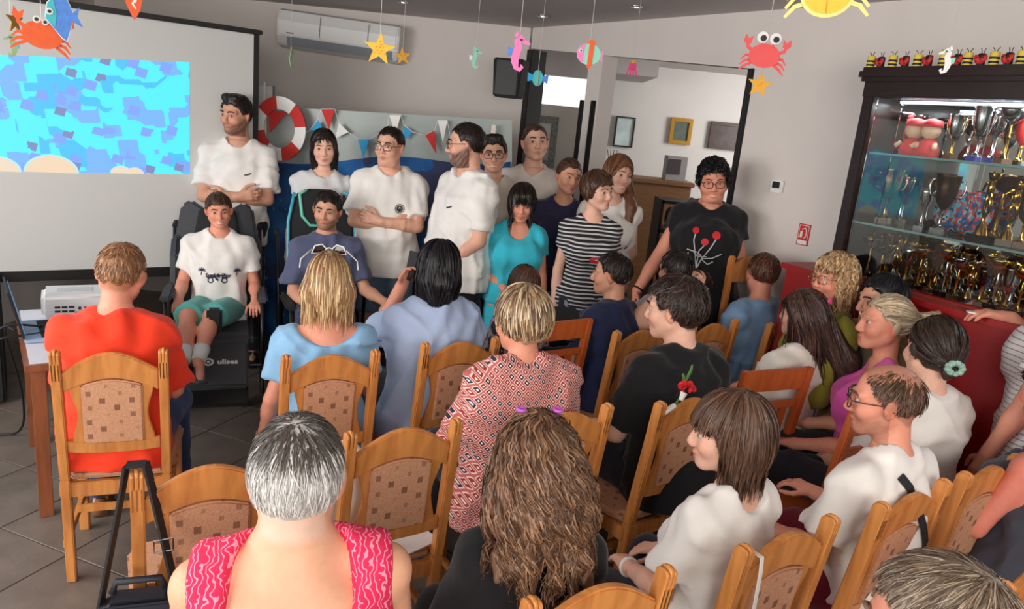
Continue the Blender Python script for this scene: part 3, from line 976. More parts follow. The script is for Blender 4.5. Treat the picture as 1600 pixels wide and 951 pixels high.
def make_bottom(I, sp, secs, LG, bw, seed, sit):
    s, P0, Rt, root = I['s'], I['P0'], I['Rt'], I['root']
    e = .003 * s; k_ = sp.get('kind', 'long'); lz = sp.get('loose', .014)
    Rp = np.eye(3)
    top = sp.get('top', .03) * s
    S = [(h, w + e, d + e, y) for h, w, d, y in secs if h < top]
    S += [(top, S[-1][1], S[-1][2], S[-1][3])]
    if k_ in ('skirt', 'dress'):
        zb = sp['bottom'] - P0[2]
        S = [(zb, S[1][1] * sp.get('fl', 1.15), S[1][2] * sp.get('fl', 1.15), 0), (-.1 * s, S[1][1] * 1.04, S[1][2] * 1.06, 0)] + [q for q in S if q[0] > -.09 * s]
        ops = [('u', loft(P0, Rp, S, 2.1), 0)]
    else:
        ops = [('u', loft(P0, Rp, S), 0)]
        for sd in 'RL':
            hip, kn, an, sg = LG[sd]; lf = 1 + .7 * (bw - 1)
            if k_ == 'long':
                ops += [('u', capsule(hip, kn, .084 * s * lf + lz * .5, .058 * s * lf + lz), .02), ('u', capsule(kn, an + A_(0, 0, .0), .058 * s * lf + lz, .046 * s + lz, True), .02)]
            else:
                f_ = sp.get('to', .95); ops += [('u', capsule(hip, hip + (kn - hip) * f_, .086 * s * lf + lz * .5, .070 * s * lf + lz, True), .02)]
    ops.append(('n', folds(seed + 5, .003), 0)); ops.append(('n', creases(seed + 5, .006), 0))
    allp = [o for o in ops if o[1][1] is not None and o[0] == 'u']
    lo = np.min([o[1][1] for o in allp], 0) - .03; hi = np.max([o[1][2] for o in allp], 0) + .03
    g = Grid(lo, hi, sp.get('res', .019)).run(ops); V, Q = g.net()
    link(sp.get('name', 'trousers'), np_mesh('trousers', V, Q, sp['m']), root)


def on_shirt(I, pts2, o=(0, 0, .35), flip=False, lift=.0025, back=False):
    """wrap flat points (x, z) onto the front (or back) of the shirt, in torso axes; pts in metres about o (torso units)"""
    g = I['shirtgrid']; Rt = I['Rt']; c = I['tl'](*o)
    sgn = -1 if not back else 1
    out = []
    P = np.array([c + Rt @ A_(-x * (1 if not back else -1), -sgn * .32, z) for x, z in pts2])
    d = Rt @ A_(0, sgn, 0)
    hit = np.zeros(len(P), bool)
    for _ in range(90):
        v = g.val(P); m = (v > 0.001) & ~hit
        P = P + d * np.where(m, np.clip(v * .5, .0015, .02), 0)[:, None]
        hit |= ~m
    return P - d * lift


def decal(I, name, shapes, m, o=(0, 0, .35), parent=None, back=False):
    """shapes: list of (verts2, faces)"""
    mb = MB()
    for vs, fs in shapes:
        mb.add([Vector(p) for p in on_shirt(I, vs, o, back=back)], fs)
    me = bpy.data.meshes.new(name); me.from_pydata(mb.v, [], mb.f); me.materials.append(m)
    return link(name, me, parent or I.get('shirt'))


def disc2(cx, cz, r, n=16, rx=None):
    rx = rx or r
    return [(cx, cz)] + [(cx + rx * math.cos(2 * PI * k / n), cz + r * math.sin(2 * PI * k / n)) for k in range(n)], [(0, 1 + k, 1 + (k + 1) % n) for k in range(n)]


def ring2(cx, cz, r0, r1, n=24):
    vs = [(cx + r * math.cos(2 * PI * k / n), cz + r * math.sin(2 * PI * k / n)) for r in (r0, r1) for k in range(n)]
    return vs, [(k, (k + 1) % n, n + (k + 1) % n, n + k) for k in range(n)]


def stroke2(pts, w_):
    dn = [pts[0]]
    for a, b in zip(pts[:-1], pts[1:]):
        m_ = max(1, int(math.hypot(b[0] - a[0], b[1] - a[1]) / .012)) if max(abs(a[0]), abs(b[0])) < .3 and w_ < .05 else 1
        dn += [(a[0] + (b[0] - a[0]) * t / m_, a[1] + (b[1] - a[1]) * t / m_) for t in range(1, m_ + 1)]
    pts = dn
    vs, fs = [], []
    for i, p in enumerate(pts):
        a = pts[max(0, i - 1)]; b = pts[min(len(pts) - 1, i + 1)]
        dx, dy = b[0] - a[0], b[1] - a[1]; l = math.hypot(dx, dy) + 1e-9
        vs += [(p[0] - dy / l * w_ / 2, p[1] + dx / l * w_ / 2), (p[0] + dy / l * w_ / 2, p[1] - dx / l * w_ / 2)]
        if i: fs.append((2 * i - 2, 2 * i - 1, 2 * i + 1, 2 * i))
    return vs, fs
# ------------------------------------------------------------------ the room
# main wall frame: wall_right runs from the corner towards the camera
CX, CY = -0.075, 6.80
EB = Vector((0.5841, -0.8117, 0)); NB = Vector((-0.8117, -0.5841, 0))
CEIL = 2.70
RB = math.atan2(EB.y, EB.x)


def wb(s, z, d=0.0):
    return Vector((CX, CY, 0)) + EB * s + NB * d + Vector((0, 0, z))


def wb_s(xpx, z, d):
    """distance along wall_right whose point at height z, d off the wall, shows at pixel column xpx"""
    lo, hi = 2.0, 5.2
    for _ in range(40):
        m = (lo + hi) / 2
        if proj(wb(m, z, d))[0] < xpx: lo = m
        else: hi = m
    return m


WALL = mat('plaster_white', (220, 212, 206), rough=0.9, noise=0.03, nscale=3, bump=0.05, bscale=200)
WALLF = mat('plaster_far', (214, 210, 206), rough=0.9, noise=0.03, nscale=3)
CEILM = mat('ceiling_grey', (196, 188, 186), rough=0.85, noise=0.03, nscale=5)
DARKW = mat('dark_wood', (38, 22, 20), rough=0.35, noise=0.25, nscale=12, stretch=(1, 1, 6), spec=0.4)
BLACK = mat('black_paint', (20, 18, 18), rough=0.5)
BLACKM = mat('black_matte', (26, 26, 28), rough=0.8)
GREYP = mat('grey_plastic', (120, 122, 124), rough=0.5)
WHITEP = mat('white_plastic', (232, 232, 230), rough=0.4)
CHROME = mat('chrome', (220, 220, 222), rough=0.12, metal=1.0)
REDL = mat('red_laminate', (158, 24, 26), rough=0.45, noise=0.05, nscale=8)


def solid(name, pts, thick, m, kind='structure', nrm=None, parent=None):
    """a flat polygon given in 3D, thickened along nrm"""
    b = MB(); n = len(pts); pts = [Vector(p) for p in pts]; nv = Vector(nrm) * thick
    b.add(pts + [p + nv for p in pts], [tuple(range(n)), tuple(range(2 * n - 1, n - 1, -1))] + [(i, (i + 1) % n, n + (i + 1) % n, n + i) for i in range(n)])
    o = b.build(name, m, parent)
    if kind: o['kind'] = kind
    return o


# floor slab with real tiles where the photograph shows them
tile_m = mat('tile', (112, 101, 92), rough=0.38, noise=0.22, nscale=7, bump=0.08, bscale=40, spec=0.4)
g_ = NG(tile_m)
vec, ox, oy, oz = g_.obj()
_nf, _nc = g_.noise(vec, 9, 6)
grout = mat('grout', (70, 62, 56), rough=0.9)
fl = MB(); fl.box((-.5, 4.2, -.031), (9.4, 13.4, .05)); floor = fl.build('floor', grout); floor['kind'] = 'structure'
TS = .40
ta = math.radians(33 + 45 - 8)
tdx, tdy = Vector((math.cos(ta), math.sin(ta), 0)), Vector((-math.sin(ta), math.cos(ta), 0))
tb = MB(); tb.box((0, 0, -.004), (TS - .006, TS - .006, .008)); tme = tb.mesh('tile', tile_m, bevel=.0015, seg=1)
rnd = random.Random(4)
rest = MB(); ntile = 0
for i in range(-30, 31):
    for j in range(-30, 31):
        c = Vector((-1.6, 2.4, 0)) + tdx * TS * i + tdy * TS * j
        if not (-4.9 < c.x < 3.9 and -2.2 < c.y < 10.6): continue
        p = proj(c) if c.y > .3 else (9999, 0)
        if -130 < p[0] < 470 and 470 < p[1] < 1100 and c.y > .9:
            t = link('tile', tme, floor, (c.x, c.y, rnd.uniform(-.0006, .0006)), (0, 0, ta)); ntile += 1
        elif -2.2 < c.y < 7.5:
            rest.box((c.x, c.y, -.004), (TS - .006, TS - .006, .008), Matrix.Rotation(ta, 3, 'Z'))
ro = rest.build('tile_field', tile_m, floor); ro['kind'] = 'stuff'

# walls
solid('wall_back', [(-3.9, CY, 0), (CX, CY, 0), (CX, CY, CEIL), (-3.9, CY, CEIL)], .12, WALL, nrm=(0, 1, 0))
solid('wall_left', [(-3.9, CY, 0), (-3.9, .6, 0), (-3.9, .6, CEIL), (-3.9, CY, CEIL)], .12, WALL, nrm=(-1, 0, 0))
out = -NB
zL, zR = 2.53, 2.362
solid('wall_right', [wb(0, CEIL), wb(0.03, CEIL), wb(0.03, zL), wb(2.41, zR), wb(2.41, 0), wb(6.2, 0), wb(6.2, CEIL)], .14, WALL, nrm=out)
solid('ceiling', [(-4.0, -1.2, CEIL), (4.2, -1.2, CEIL), (4.2, 10.4, CEIL), (-4.0, 10.4, CEIL)], .1, CEILM, nrm=(0, 0, 1))
# opening trim: dark jambs, the white column between and its two dark sliding edges
def wbox(name, s0, s1, z0, z1, d0, d1, m, parent=None, kind='structure', bevel=0.004):
    b = MB(); c = (wb(s0, z0, d0) + wb(s1, z1, d1)) / 2
    b.box((0, 0, 0), (abs(s1 - s0), abs(d1 - d0), abs(z1 - z0)))
    o = b.build(name, m, parent, tuple(c), (0, 0, RB), bevel=bevel)
    if kind: o['kind'] = kind
    return o


def wboxg(mb, s0, s1, z0, z1, d0, d1):
    c = (wb(s0, z0, d0) + wb(s1, z1, d1)) / 2
    mb.box(c, (abs(s1 - s0), abs(d1 - d0), abs(z1 - z0)), Matrix.Rotation(RB, 3, 'Z')); return mb


wbox('trim_1', 2.40, 2.445, 0, zR + .0, -.15, .012, BLACK)
wbox('trim_2', -.01, .07, 0, zL - .01, -.15, .012, BLACK)
wbox('wall_column', .835, 1.0, 0, zL - .06, -.16, 0, WALL)
wbox('trim_3', .80, .835, 0, 2.12, -.10, .02, BLACK)
wbox('trim_4', .955, .985, 0, 2.12, -.01, .035, BLACK)
# the room beyond the opening
solid('wall_far', [(-.6, 9.3, 0), (4.4, 9.3, 0), (4.4, 9.3, CEIL), (-.6, 9.3, CEIL)], .1, WALLF, nrm=(0, 1, 0))
solid('wall_far_side', [(4.3, 9.3, 0), (4.3, 2.6, 0), (4.3, 2.6, CEIL), (4.3, 9.3, CEIL)], .1, WALLF, nrm=(1, 0, 0))
pt = mat('glass_partition', (176, 170, 160), rough=0.35)
a0, a1 = atY(822, 168, 7.7), atY(916, 165, 7.7)
solid('wall_partition', [(-.5, 7.7, 0), (.62, 7.7, 0), (.62, 7.7, 2.10), (-.5, 7.7, 2.10)], .06, pt, nrm=(0, 1, 0))
lw = mat('daylight_pane', (250, 250, 246), emit=1.0)
solid('window_1', [(-.5, 7.74, 2.10), (.62, 7.74, 2.10), (.62, 7.74, 2.38), (-.5, 7.74, 2.38)], .02, lw, nrm=(0, 1, 0))
solid('trim_5', [(-.5, 7.7, 2.38), (.62, 7.7, 2.38), (.62, 7.7, CEIL), (-.5, 7.7, CEIL)], .06, CEILM, nrm=(0, 1, 0))
bm_ = MB(); p0 = atY(905, 150, 8.6)
bm_.box((.55, 8.75, 2.60), (1.5, 1.1, .20)); o = bm_.build('beam', CEILM); o['kind'] = 'structure'

area('far_room_daylight', (3.6, 7.4, 2.1), (1.4, 9.2, 1.4), 1.2, 1.2, 55, (1, .98, .95))

# ceiling spotlights
spot_m = mat('lamp_on', (255, 250, 240), emit=2.5)
for k, (x, y, lb) in enumerate([(630, 2, 'small recessed ceiling spotlight above the air conditioner'), (848, 24, 'small recessed ceiling spotlight over the corner with the speaker'), (995, 9, 'small recessed ceiling spotlight before the opening to the next room')]):
    p = atZ(x, y, CEIL)
    e = empty('ceiling_spotlight', tuple(p), 0, lb, 'spotlight', 'ceiling spotlights')
    b = MB(); b.lathe([(.022, 0), (.040, 0), (.042, -.006), (.036, -.012), (.024, -.010)], 16); b.build('ring', CHROME, e, smooth=True)
    b = MB(); b.lathe([(0.0, -.014), (.012, -.012), (.02, -.006), (.02, 0), (0, 0)], 12); b.build('bulb', spot_m, e, smooth=True)

# ------------------------------------------------------------------ projection screen
SD = Vector((.805, .5933, 0)); SN = Vector((.5933, -.805, 0)); SP = Vector((-1.922, 5.30, 0)); RS = math.atan2(SD.y, SD.x)


def spt(s, z, d=0): return SP + SD * s + SN * d + Vector((0, 0, z))


scr = empty('projection_screen', tuple(spt(-1.0, .6)), RS, 'large white projection screen with black border on the rear side of the hall', 'projection screen')


def sbox(name, s0, s1, z0, z1, d0, d1, m, bevel=0.0, parent=None):
    b = MB(); b.box(((s0 + s1) / 2 + 1.0, -(d0 + d1) / 2, (z0 + z1) / 2 - .6), (s1 - s0, d1 - d0, z1 - z0))
    return b.build(name, m, parent or scr, bevel=bevel)


SCRM = mat('screen_cloth', (204, 204, 200), rough=0.9)
sbox('canvas', -2.35, -.02, .70, 2.30, 0, .006, SCRM)
sbox('case', -2.45, .03, 2.305, 2.335, -.02, .03, BLACK, .006)
sbox('bottom_bar', -2.40, .02, .635, .70, -.01, .025, BLACK, .006)
sbox('border', -.025, .012, .70, 2.305, -.001, .009, BLACK)
# projected picture: light thrown on the cloth
pm = bpy.data.materials.new('projected_picture'); pm.use_nodes = True
g_ = NG(pm); vec, ox, oy, oz = g_.obj()
def vor(scale, rot, seedoff):
    mp = g_.n('ShaderNodeMapping'); mp.inputs['Scale'].default_value = (scale, .001, scale * 1.15); mp.inputs['Rotation'].default_value = (0, rot, 0); mp.inputs['Location'].default_value = (seedoff, 0, seedoff * .7)
    g_.L.new(vec, mp.inputs[0])
    nz = g_.n('ShaderNodeTexVoronoi', distance='CHEBYCHEV', feature='F1'); nz.inputs['Scale'].default_value = 1; nz.inputs['Randomness'].default_value = .85
    g_.L.new(mp.outputs[0], nz.inputs[0])
    sx = g_.n('ShaderNodeSeparateXYZ'); g_.L.new(nz.outputs['Color'], sx.inputs[0]); return sx.outputs, nz.outputs['Distance']
c1, d1 = vor(8.5, .12, 3.1); c2, d2 = vor(12, -.25, 7.7); c3, d3 = vor(4, .05, 1.3)
cy, bl, mv, sk_ = lin((70, 235, 250)), lin((112, 178, 248)), lin((118, 132, 186)), lin((60, 190, 245))
f0 = g_.math('GREATER_THAN', c3[0], .42)
col = g_.mix(f0, cy, sk_)
col = g_.mix(g_.math('GREATER_THAN', c1[0], .45), col, cy)
col = g_.mix(g_.math('GREATER_THAN', c1[1], .74), col, bl)
sel = g_.math('MULTIPLY', g_.math('GREATER_THAN', c2[0], .80), g_.math('LESS_THAN', d2, .34))
col = g_.mix(sel, col, mv)
sel2 = g_.math('MULTIPLY', g_.math('GREATER_THAN', c2[1], .82), g_.math('LESS_THAN', d2, .40))
col = g_.mix(sel2, col, lin((120, 160, 250)))
g_.b.inputs['Base Color'].default_value = (.05, .05, .05, 1)
g_.L.new(col, g_.b.inputs['Emission Color']); g_.b.inputs['Emission Strength'].default_value = 1.0
b = MB()
q = [(-2.35, 1.29), (-.44, 1.336), (-.438, 2.071), (-2.35, 1.945)]
q = [(-2.2, 1.30), (-.443, 1.339), (-.438, 2.071), (-2.2, 1.925)]
b.add([(s + 1, -.0075, z - .6) for s, z in q], [(0, 1, 2, 3)])
b.build('projected_picture', pm, scr)
for cx_, cz_, r, colr in ((-1.245, 1.318, .135, (250, 222, 190)), (-1.52, 1.315, .11, (246, 226, 200)), (-.86, 1.328, .06, (235, 232, 200)), (-.78, 1.33, .05, (240, 225, 190))):
    mm = mat('picture_dome_%d' % colr[2], colr, emit=.9); mm.node_tree.nodes['Principled BSDF'].inputs['Base Color'].default_value = (.03, .03, .03, 1)
    me_ = mat('picture_dome_edge', (190, 245, 250), emit=.9); me_.node_tree.nodes['Principled BSDF'].inputs['Base Color'].default_value = (.03, .03, .03, 1)
    for k, (rr, m_, dd) in enumerate(((r * 1.09, me_, .0085), (r, mm, .0095))):
        b = MB(); b.add([(cx_ + rr * math.cos(a) + 1, -dd, cz_ + rr * .75 * math.sin(a) - .6) for a in np.linspace(0, PI, 18)], [tuple(range(18))]); b.build('picture_shape', m_, scr)
# dark speaker case and floor line under the screen
b = MB(); p = atY(0, 480, 4.2)
e = empty('black_case', (-3.28, 4.0, 0), .6, 'black equipment case standing under the projection screen at the picture edge', 'case')
b.box((0, 0, .36), (.62, .42, .70)); b.build('case_shell', BLACKM, e, bevel=.015)
b = MB()
for sx_ in (-1, 1): b.box((sx_ * .28, -.215, .36), (.03, .012, .66))
b.build('corner_strip', BLACK, e)

# ------------------------------------------------------------------ air conditioner
p0 = atY(532, 56, 6.655)
ac = empty('air_conditioner', tuple(p0), 0, 'white wall air conditioner above the stage backdrop', 'air conditioner')
ac.rotation_euler = (0, .045, 0)
ACM = mat('ac_white', (226, 226, 224), rough=0.4, noise=0.02)
b = MB(); prof = [(-.14, .15), (.02, .15), (.08, .13), (.10, .06), (.09, -.07), (.05, -.14), (-.02, -.16), (-.14, -.16)]
b.prism([(y, z) for y, z in prof], 1.04, lambda a, c, d: Vector((d - .52, -a, c)))
b.build('housing', ACM, ac, bevel=.01)
b = MB(); b.prism([(.082, .125), (.104, .05), (.097, -.06), (.088, -.062), (.09, .05), (.07, .12)], .99, lambda a, c, d: Vector((d - .495, -a - .004, c)))
b.build('front_panel', WHITEP, ac, bevel=.002)
b = MB(); b.box((-.15, -.111, .03), (.004, .006, .17)); b.box((.26, -.111, .03), (.004, .006, .17)); b.build('seam', GREYP, ac)
b = MB(); b.prism([(.093, -.075), (.055, -.142), (.045, -.14), (.083, -.07)], .9, lambda a, c, d: Vector((d - .43, -a - .004, c)))
b.build('louver', mat('ac_louver', (150, 156, 164), rough=.4), ac)
b = MB(); b.box((-.40, -.109, -.045), (.06, .003, .010)); b.build('badge', GREYP, ac)

# wall speaker
p0 = atY(797, 123, 6.2)
sp = empty('wall_speaker', tuple(p0), -.25, 'black loudspeaker hung beside the opening corner', 'speaker')
b = MB(); b.prism([(-.125, .15), (.125, .15), (.105, -.15), (-.105, -.15)], .2, lambda a, c, d: Vector((a, d - .1, c))); b.build('cabinet', BLACKM, sp, bevel=.012)
b = MB(); b.box((0, -.103, 0), (.18, .012, .26)); b.build('grille', BLACK, sp, bevel=.004)
b = MB(); b.tube([(0, .1, .0), (0, .3, .04), (0, .60, .04)], .012, 8); b.build('bracket', BLACK, sp)

# ------------------------------------------------------------------ stage backdrop with painted sea, bunting and lifebuoy
BY = 5.62
bd = empty('stage_backdrop', (-1.2, BY, 0), 0, 'freestanding painted sea backdrop with pale upper sheet behind the performers', 'backdrop')
foil = mat('pale_foil', (150, 160, 156), rough=0.35, noise=0.10, nscale=4, bump=0.2, bscale=7)
sea = bpy.data.materials.new('painted_sea'); sea.use_nodes = True
g_ = NG(sea); vec, ox, oy, oz = g_.obj()
n1, _ = g_.noise(vec, 4, 6); n2, _ = g_.noise(vec, 14, 5); n3, _ = g_.noise(vec, 2.0, 3)
cr = g_.n('ShaderNodeValToRGB'); cr.color_ramp.elements[0].color = lin((24, 44, 100)); cr.color_ramp.elements[0].position = .3
cr.color_ramp.elements[1].color = lin((50, 124, 196)); cr.color_ramp.elements[1].position = .7
g_.L.new(n1, cr.inputs[0])
col = g_.mix(g_.math('GREATER_THAN', n2, .68), cr.outputs[0], lin((120, 160, 200)))
col = g_.mix(g_.math('MULTIPLY', g_.math('GREATER_THAN', n3, .52), .75), col, lin((74, 60, 80)))
g_.L.new(col, g_.b.inputs['Base Color']); g_.b.inputs['Roughness'].default_value = .7


def bpt(x, y, d=0): return atY(x, y, BY - d) - Vector((-1.2, BY, 0))


b = MB(); v = [bpt(405, 165), bpt(800, 188), bpt(800, 262), bpt(405, 262)]
b.add(v + [p + Vector((0, .015, 0)) for p in v], [(3, 2, 1, 0), (4, 5, 6, 7), (0, 1, 5, 4), (1, 2, 6, 5), (2, 3, 7, 6), (3, 0, 4, 7)]); b.build('upper_sheet', foil, bd)
b = MB(); NXc = 26
v = []
for k in range(NXc + 1):
    f = k / NXc; top = bpt(408 + 300 * f * 1.3, 250 + 6 * math.sin(f * 9))
    for z in (top.z, top.z * .5, .0 + .01): v.append(Vector((top.x, -.03 + .02 * math.sin(f * 40) * (1 if z < 1 else .4), z)))
b.add(v, [(3 * k + j, 3 * k + 3 + j, 3 * k + 4 + j, 3 * k + 1 + j) for k in range(NXc) for j in (0, 1)])
so = b.build('sea_sheet', sea, bd, smooth=True)
so.modifiers.new('thick', 'SOLIDIFY').thickness = .01
polem = mat('cream_pole', (222, 212, 196), rough=.5)
for x, y0 in ((414, 168), (772, 195)):
    t = bpt(x, y0, .05); b = MB(); b.box((t.x, -.06, t.z / 2), (.035, .03, t.z)); b.build('pole', polem, bd, bevel=.003)
b = MB(); t = bpt(413, 128, -.03); b.tube([(t.x, .03, 1.2), (t.x, .03, t.z)], .006, 6); b.build('thin_rod', WHITEP, bd)
# bunting
bn = empty('bunting', tuple(atY(590, 215, BY - .06)), 0, 'string of red white and blue paper pennants across the pale backdrop', 'bunting')
bo = Vector(bn.location)
PB = lambda x, y: atY(x, y, BY - .06) - bo
RED = mat('paper_red', (206, 50, 46), rough=.8); WHT = mat('paper_white', (236, 236, 232), rough=.8); BLU = mat('paper_blue', (50, 160, 214), rough=.8); YEL = mat('paper_yellow', (230, 190, 70), rough=.8)
for m_, pts in ((RED, [(420, 172), (448, 176), (421, 208)]), (BLU, [(484, 204), (497, 188), (502, 196), (504, 204), (490, 203)]), (RED, [(502, 171), (523, 171), (514, 203)]), (WHT, [(529, 192), (545, 206), (524, 216)]), (BLU, [(559, 217), (577, 217), (568, 248)]),
               (RED, [(590, 212), (606, 196), (608, 216)]), (WHT, [(608, 180), (626, 180), (618, 210)]), (BLU, [(630, 196), (645, 206), (632, 219)]), (RED, [(664, 210), (679, 204), (682, 241)]), (WHT, [(684, 188), (699, 188), (692, 223)]), (YEL, [(697, 222), (704, 218), (705, 226), (698, 227)])):
    b = MB(); P = [PB(*p) for p in pts]; n = len(P)
    b.add(P + [p + Vector((0, .003, 0)) for p in P], [tuple(range(n)), tuple(range(2 * n - 1, n - 1, -1))] + [(i, (i + 1) % n, n + (i + 1) % n, n + i) for i in range(n)])
    o = b.build('pennant', m_, bn)
b = MB(); b.tube([PB(*p) - Vector((0, .004, 0)) for p in ((470, 210), (484, 204), (497, 186), (502, 170), (523, 170), (530, 192), (545, 207), (559, 217), (577, 217), (592, 209), (606, 196), (608, 179), (626, 179), (632, 196), (645, 206), (664, 211), (679, 203), (684, 188), (699, 188), (704, 217))], .0022, 5)
b.build('string', WHT, bn)
# lifebuoy cut from board
lb = empty('lifebuoy', tuple(atY(436, 201, BY - .12)), 0, 'red and white cardboard lifebuoy hung at the backdrop corner', 'lifebuoy')
lo_ = Vector(lb.location)
RO, RI = .205, .125
for k in range(8):
    m_ = (RED, WHT)[k % 2]
    a0, a1 = math.radians(8 + 45 * k), math.radians(8 + 45 * (k + 1))
    b = MB(); n = 10
    pr = [(math.cos(a) * RO * .95, math.sin(a) * RO * 1.12) for a in np.linspace(a0, a1, n)] + [(math.cos(a) * RI * .92, math.sin(a) * RI * 1.1) for a in np.linspace(a1, a0, n)]
    b.prism(pr, .02, lambda a, c, d: Vector((a, d, c))); b.build('segment', m_, lb)

wbd = empty('whiteboard', tuple(atY(405, 185, 5.95)), 0, 'white board edge showing between the projection screen and the lifebuoy', 'whiteboard')
b = MB(); b.box((0, 0, -.25), (.22, .02, 1.0)); b.build('panel', WHITEP, wbd)
for x in (-.115, .115): b = MB(); b.box((x, -.004, -.25), (.014, .03, 1.02)); b.build('edge', GREYP, wbd)
for x in (-.09, .09): b = MB(); zb_ = wbd.location.z; b.box((x, .01, -.75 - (zb_ - .75) / 2), (.02, .02, zb_ - .75)); b.build('leg', GREYP, wbd)

# ------------------------------------------------------------------ thermostat and fire sign on wall_right
p = wb(2.765, 1.675, .0)
th = empty('thermostat', tuple(p), RB, 'small white thermostat with dark display on the white wall', 'thermostat')
b = MB(); b.box((0, -.012, 0), (.085, .024, .075)); b.build('cover', WHITEP, th, bevel=.006)
b = MB(); b.box((0, -.026, .008), (.05, .004, .038)); b.build('display', BLACK, th)
p = wb(3.0, 1.42, .0)
fs_ = empty('fire_extinguisher_sign', tuple(p), RB, 'small red fire extinguisher sign above the red counter end', 'sign')
b = MB(); b.box((0, -.004, 0), (.075, .008, .125)); b.build('plate', mat('sign_red', (200, 36, 40), rough=.5), fs_)
b = MB(); b.box((0, -.0085, -.045), (.062, .003, .024))
b.tube([(-.012, -.009, -.018), (-.012, -.009, .02)], .008, 6); b.tube([(-.012, -.009, .03), (.008, -.009, .04), (.018, -.009, .025), (.018, -.009, -.01), (.008, -.009, -.02)], .003, 5)
b.box((0, -.0085, .054), (.062, .002, .003)); b.box((.0305, -.0085, .015), (.002, .002, .08)); b.box((-.0305, -.0085, .015), (.002, .002, .08))
b.build('pictogram', WHT, fs_)

# the cabinet and counter stand at a small angle to wall_right
CA = math.radians(-7.5)
PV = wb(3.50, 0); RC = RB + CA
EC = Vector((math.cos(RC), math.sin(RC), 0)); NC = Vector((math.sin(RC), -math.cos(RC), 0))


def wc(s, z, d=0.0): return PV + EC * (s - 3.40) + NC * d + Vector((0, 0, z))


def wc_s(xpx, z, d):
    lo, hi = 2.6, 5.2
    for _ in range(40):
        m = (lo + hi) / 2
        if proj(wc(m, z, d))[0] < xpx: lo = m
        else: hi = m
    return m


# ------------------------------------------------------------------ red counter and trophy cabinet
cz = 1.31
ct = empty('red_counter', tuple(wc(3.9, 0, .0)), RC, 'long red counter under the trophy cabinet', 'counter')
def cbox(name, s0, s1, z0, z1, d0, d1, m, parent, s_ref, bevel=.004):
    b = MB(); b.box(((s0 + s1) / 2 - s_ref, -(d0 + d1) / 2, (z0 + z1) / 2), (s1 - s0, d1 - d0, z1 - z0)); return b.build(name, m, parent, bevel=bevel)
cbox('top', 3.16, 6.0, cz - .03, cz, .05, .50, REDL, ct, 3.9)
cbox('front', 3.18, 6.0, .0, cz - .03, .06, .47, REDL, ct, 3.9)
cab = empty('trophy_cabinet', tuple(wc(3.45, cz, 0)), RC, 'dark wood glass fronted trophy cabinet on the red counter', 'cabinet')
cb = lambda name, s0, s1, z0, z1, d0, d1, m, bevel=.004: cbox(name, s0, s1, z0 - cz, z1 - cz, d0, d1, m, cab, 3.45, bevel)
cb('side_panel', 3.40, 3.46, cz, 2.24, .01, .42, DARKW)
cb('header', 3.40, 6.0, 2.18, 2.26, .30, .43, DARKW)
cb('cornice', 3.375, 6.0, 2.25, 2.315, .01, .47, DARKW, .02)
cb('top_board', 3.40, 6.0, 2.20, 2.26, .01, .32, DARKW)
mirr = mat('mirror', (205, 208, 206), rough=.03, metal=1.0)
cb('mirror_back', 3.46, 6.0, cz, 2.20, .012, .022, mirr, 0)
glassm = bpy.data.materials.new('clear_glass'); glassm.use_nodes = True
g_ = NG(glassm); _t = g_.n('ShaderNodeBsdfTransparent'); _t.inputs[0].default_value = (.93, .96, .95, 1); _gl = g_.n('ShaderNodeBsdfGlossy'); _gl.inputs['Roughness'].default_value = .02
_fr = g_.n('ShaderNodeFresnel'); _fr.inputs[0].default_value = 1.5; _mx = g_.n('ShaderNodeMixShader')
g_.L.new(_fr.outputs[0], _mx.inputs[0]); g_.L.new(_t.outputs[0], _mx.inputs[1]); g_.L.new(_gl.outputs[0], _mx.inputs[2]); g_.L.new(_mx.outputs[0], g_.N['Material Output'].inputs[0])
shelfm = mat('glass_shelf', (120, 150, 145), rough=.1, spec=.6)
SH1, SH2 = 1.925, 1.585
for z in (SH1, SH2): cb('shelf', 3.46, 6.0, z - .008, z, .03, .37, glassm, 0); cb('shelf_edge', 3.46, 6.0, z - .009, z + .001, .37, .374, shelfm, 0)
for k, (s0, s1) in enumerate(((3.47, 3.60), (3.605, 4.02), (4.025, 4.5))):
    cb('glass_door', s0, s1, cz + .02, 2.175, .395, .400, glassm, 0)

GOLD = mat('gold', (212, 165, 80), rough=.18, metal=1.0); SILV = mat('silver', (205, 205, 205), rough=.15, metal=1.0)
DKMET = mat('bronze', (110, 80, 60), rough=.2, metal=1.0); BLKST = mat('black_stone', (28, 24, 24), rough=.25); BRNW = mat('brown_base', (92, 60, 40), rough=.4)
REDP = mat('red_enamel', (180, 36, 34), rough=.25); BLUP = mat('blue_enamel', (60, 60, 140), rough=.3)
_tp = {}


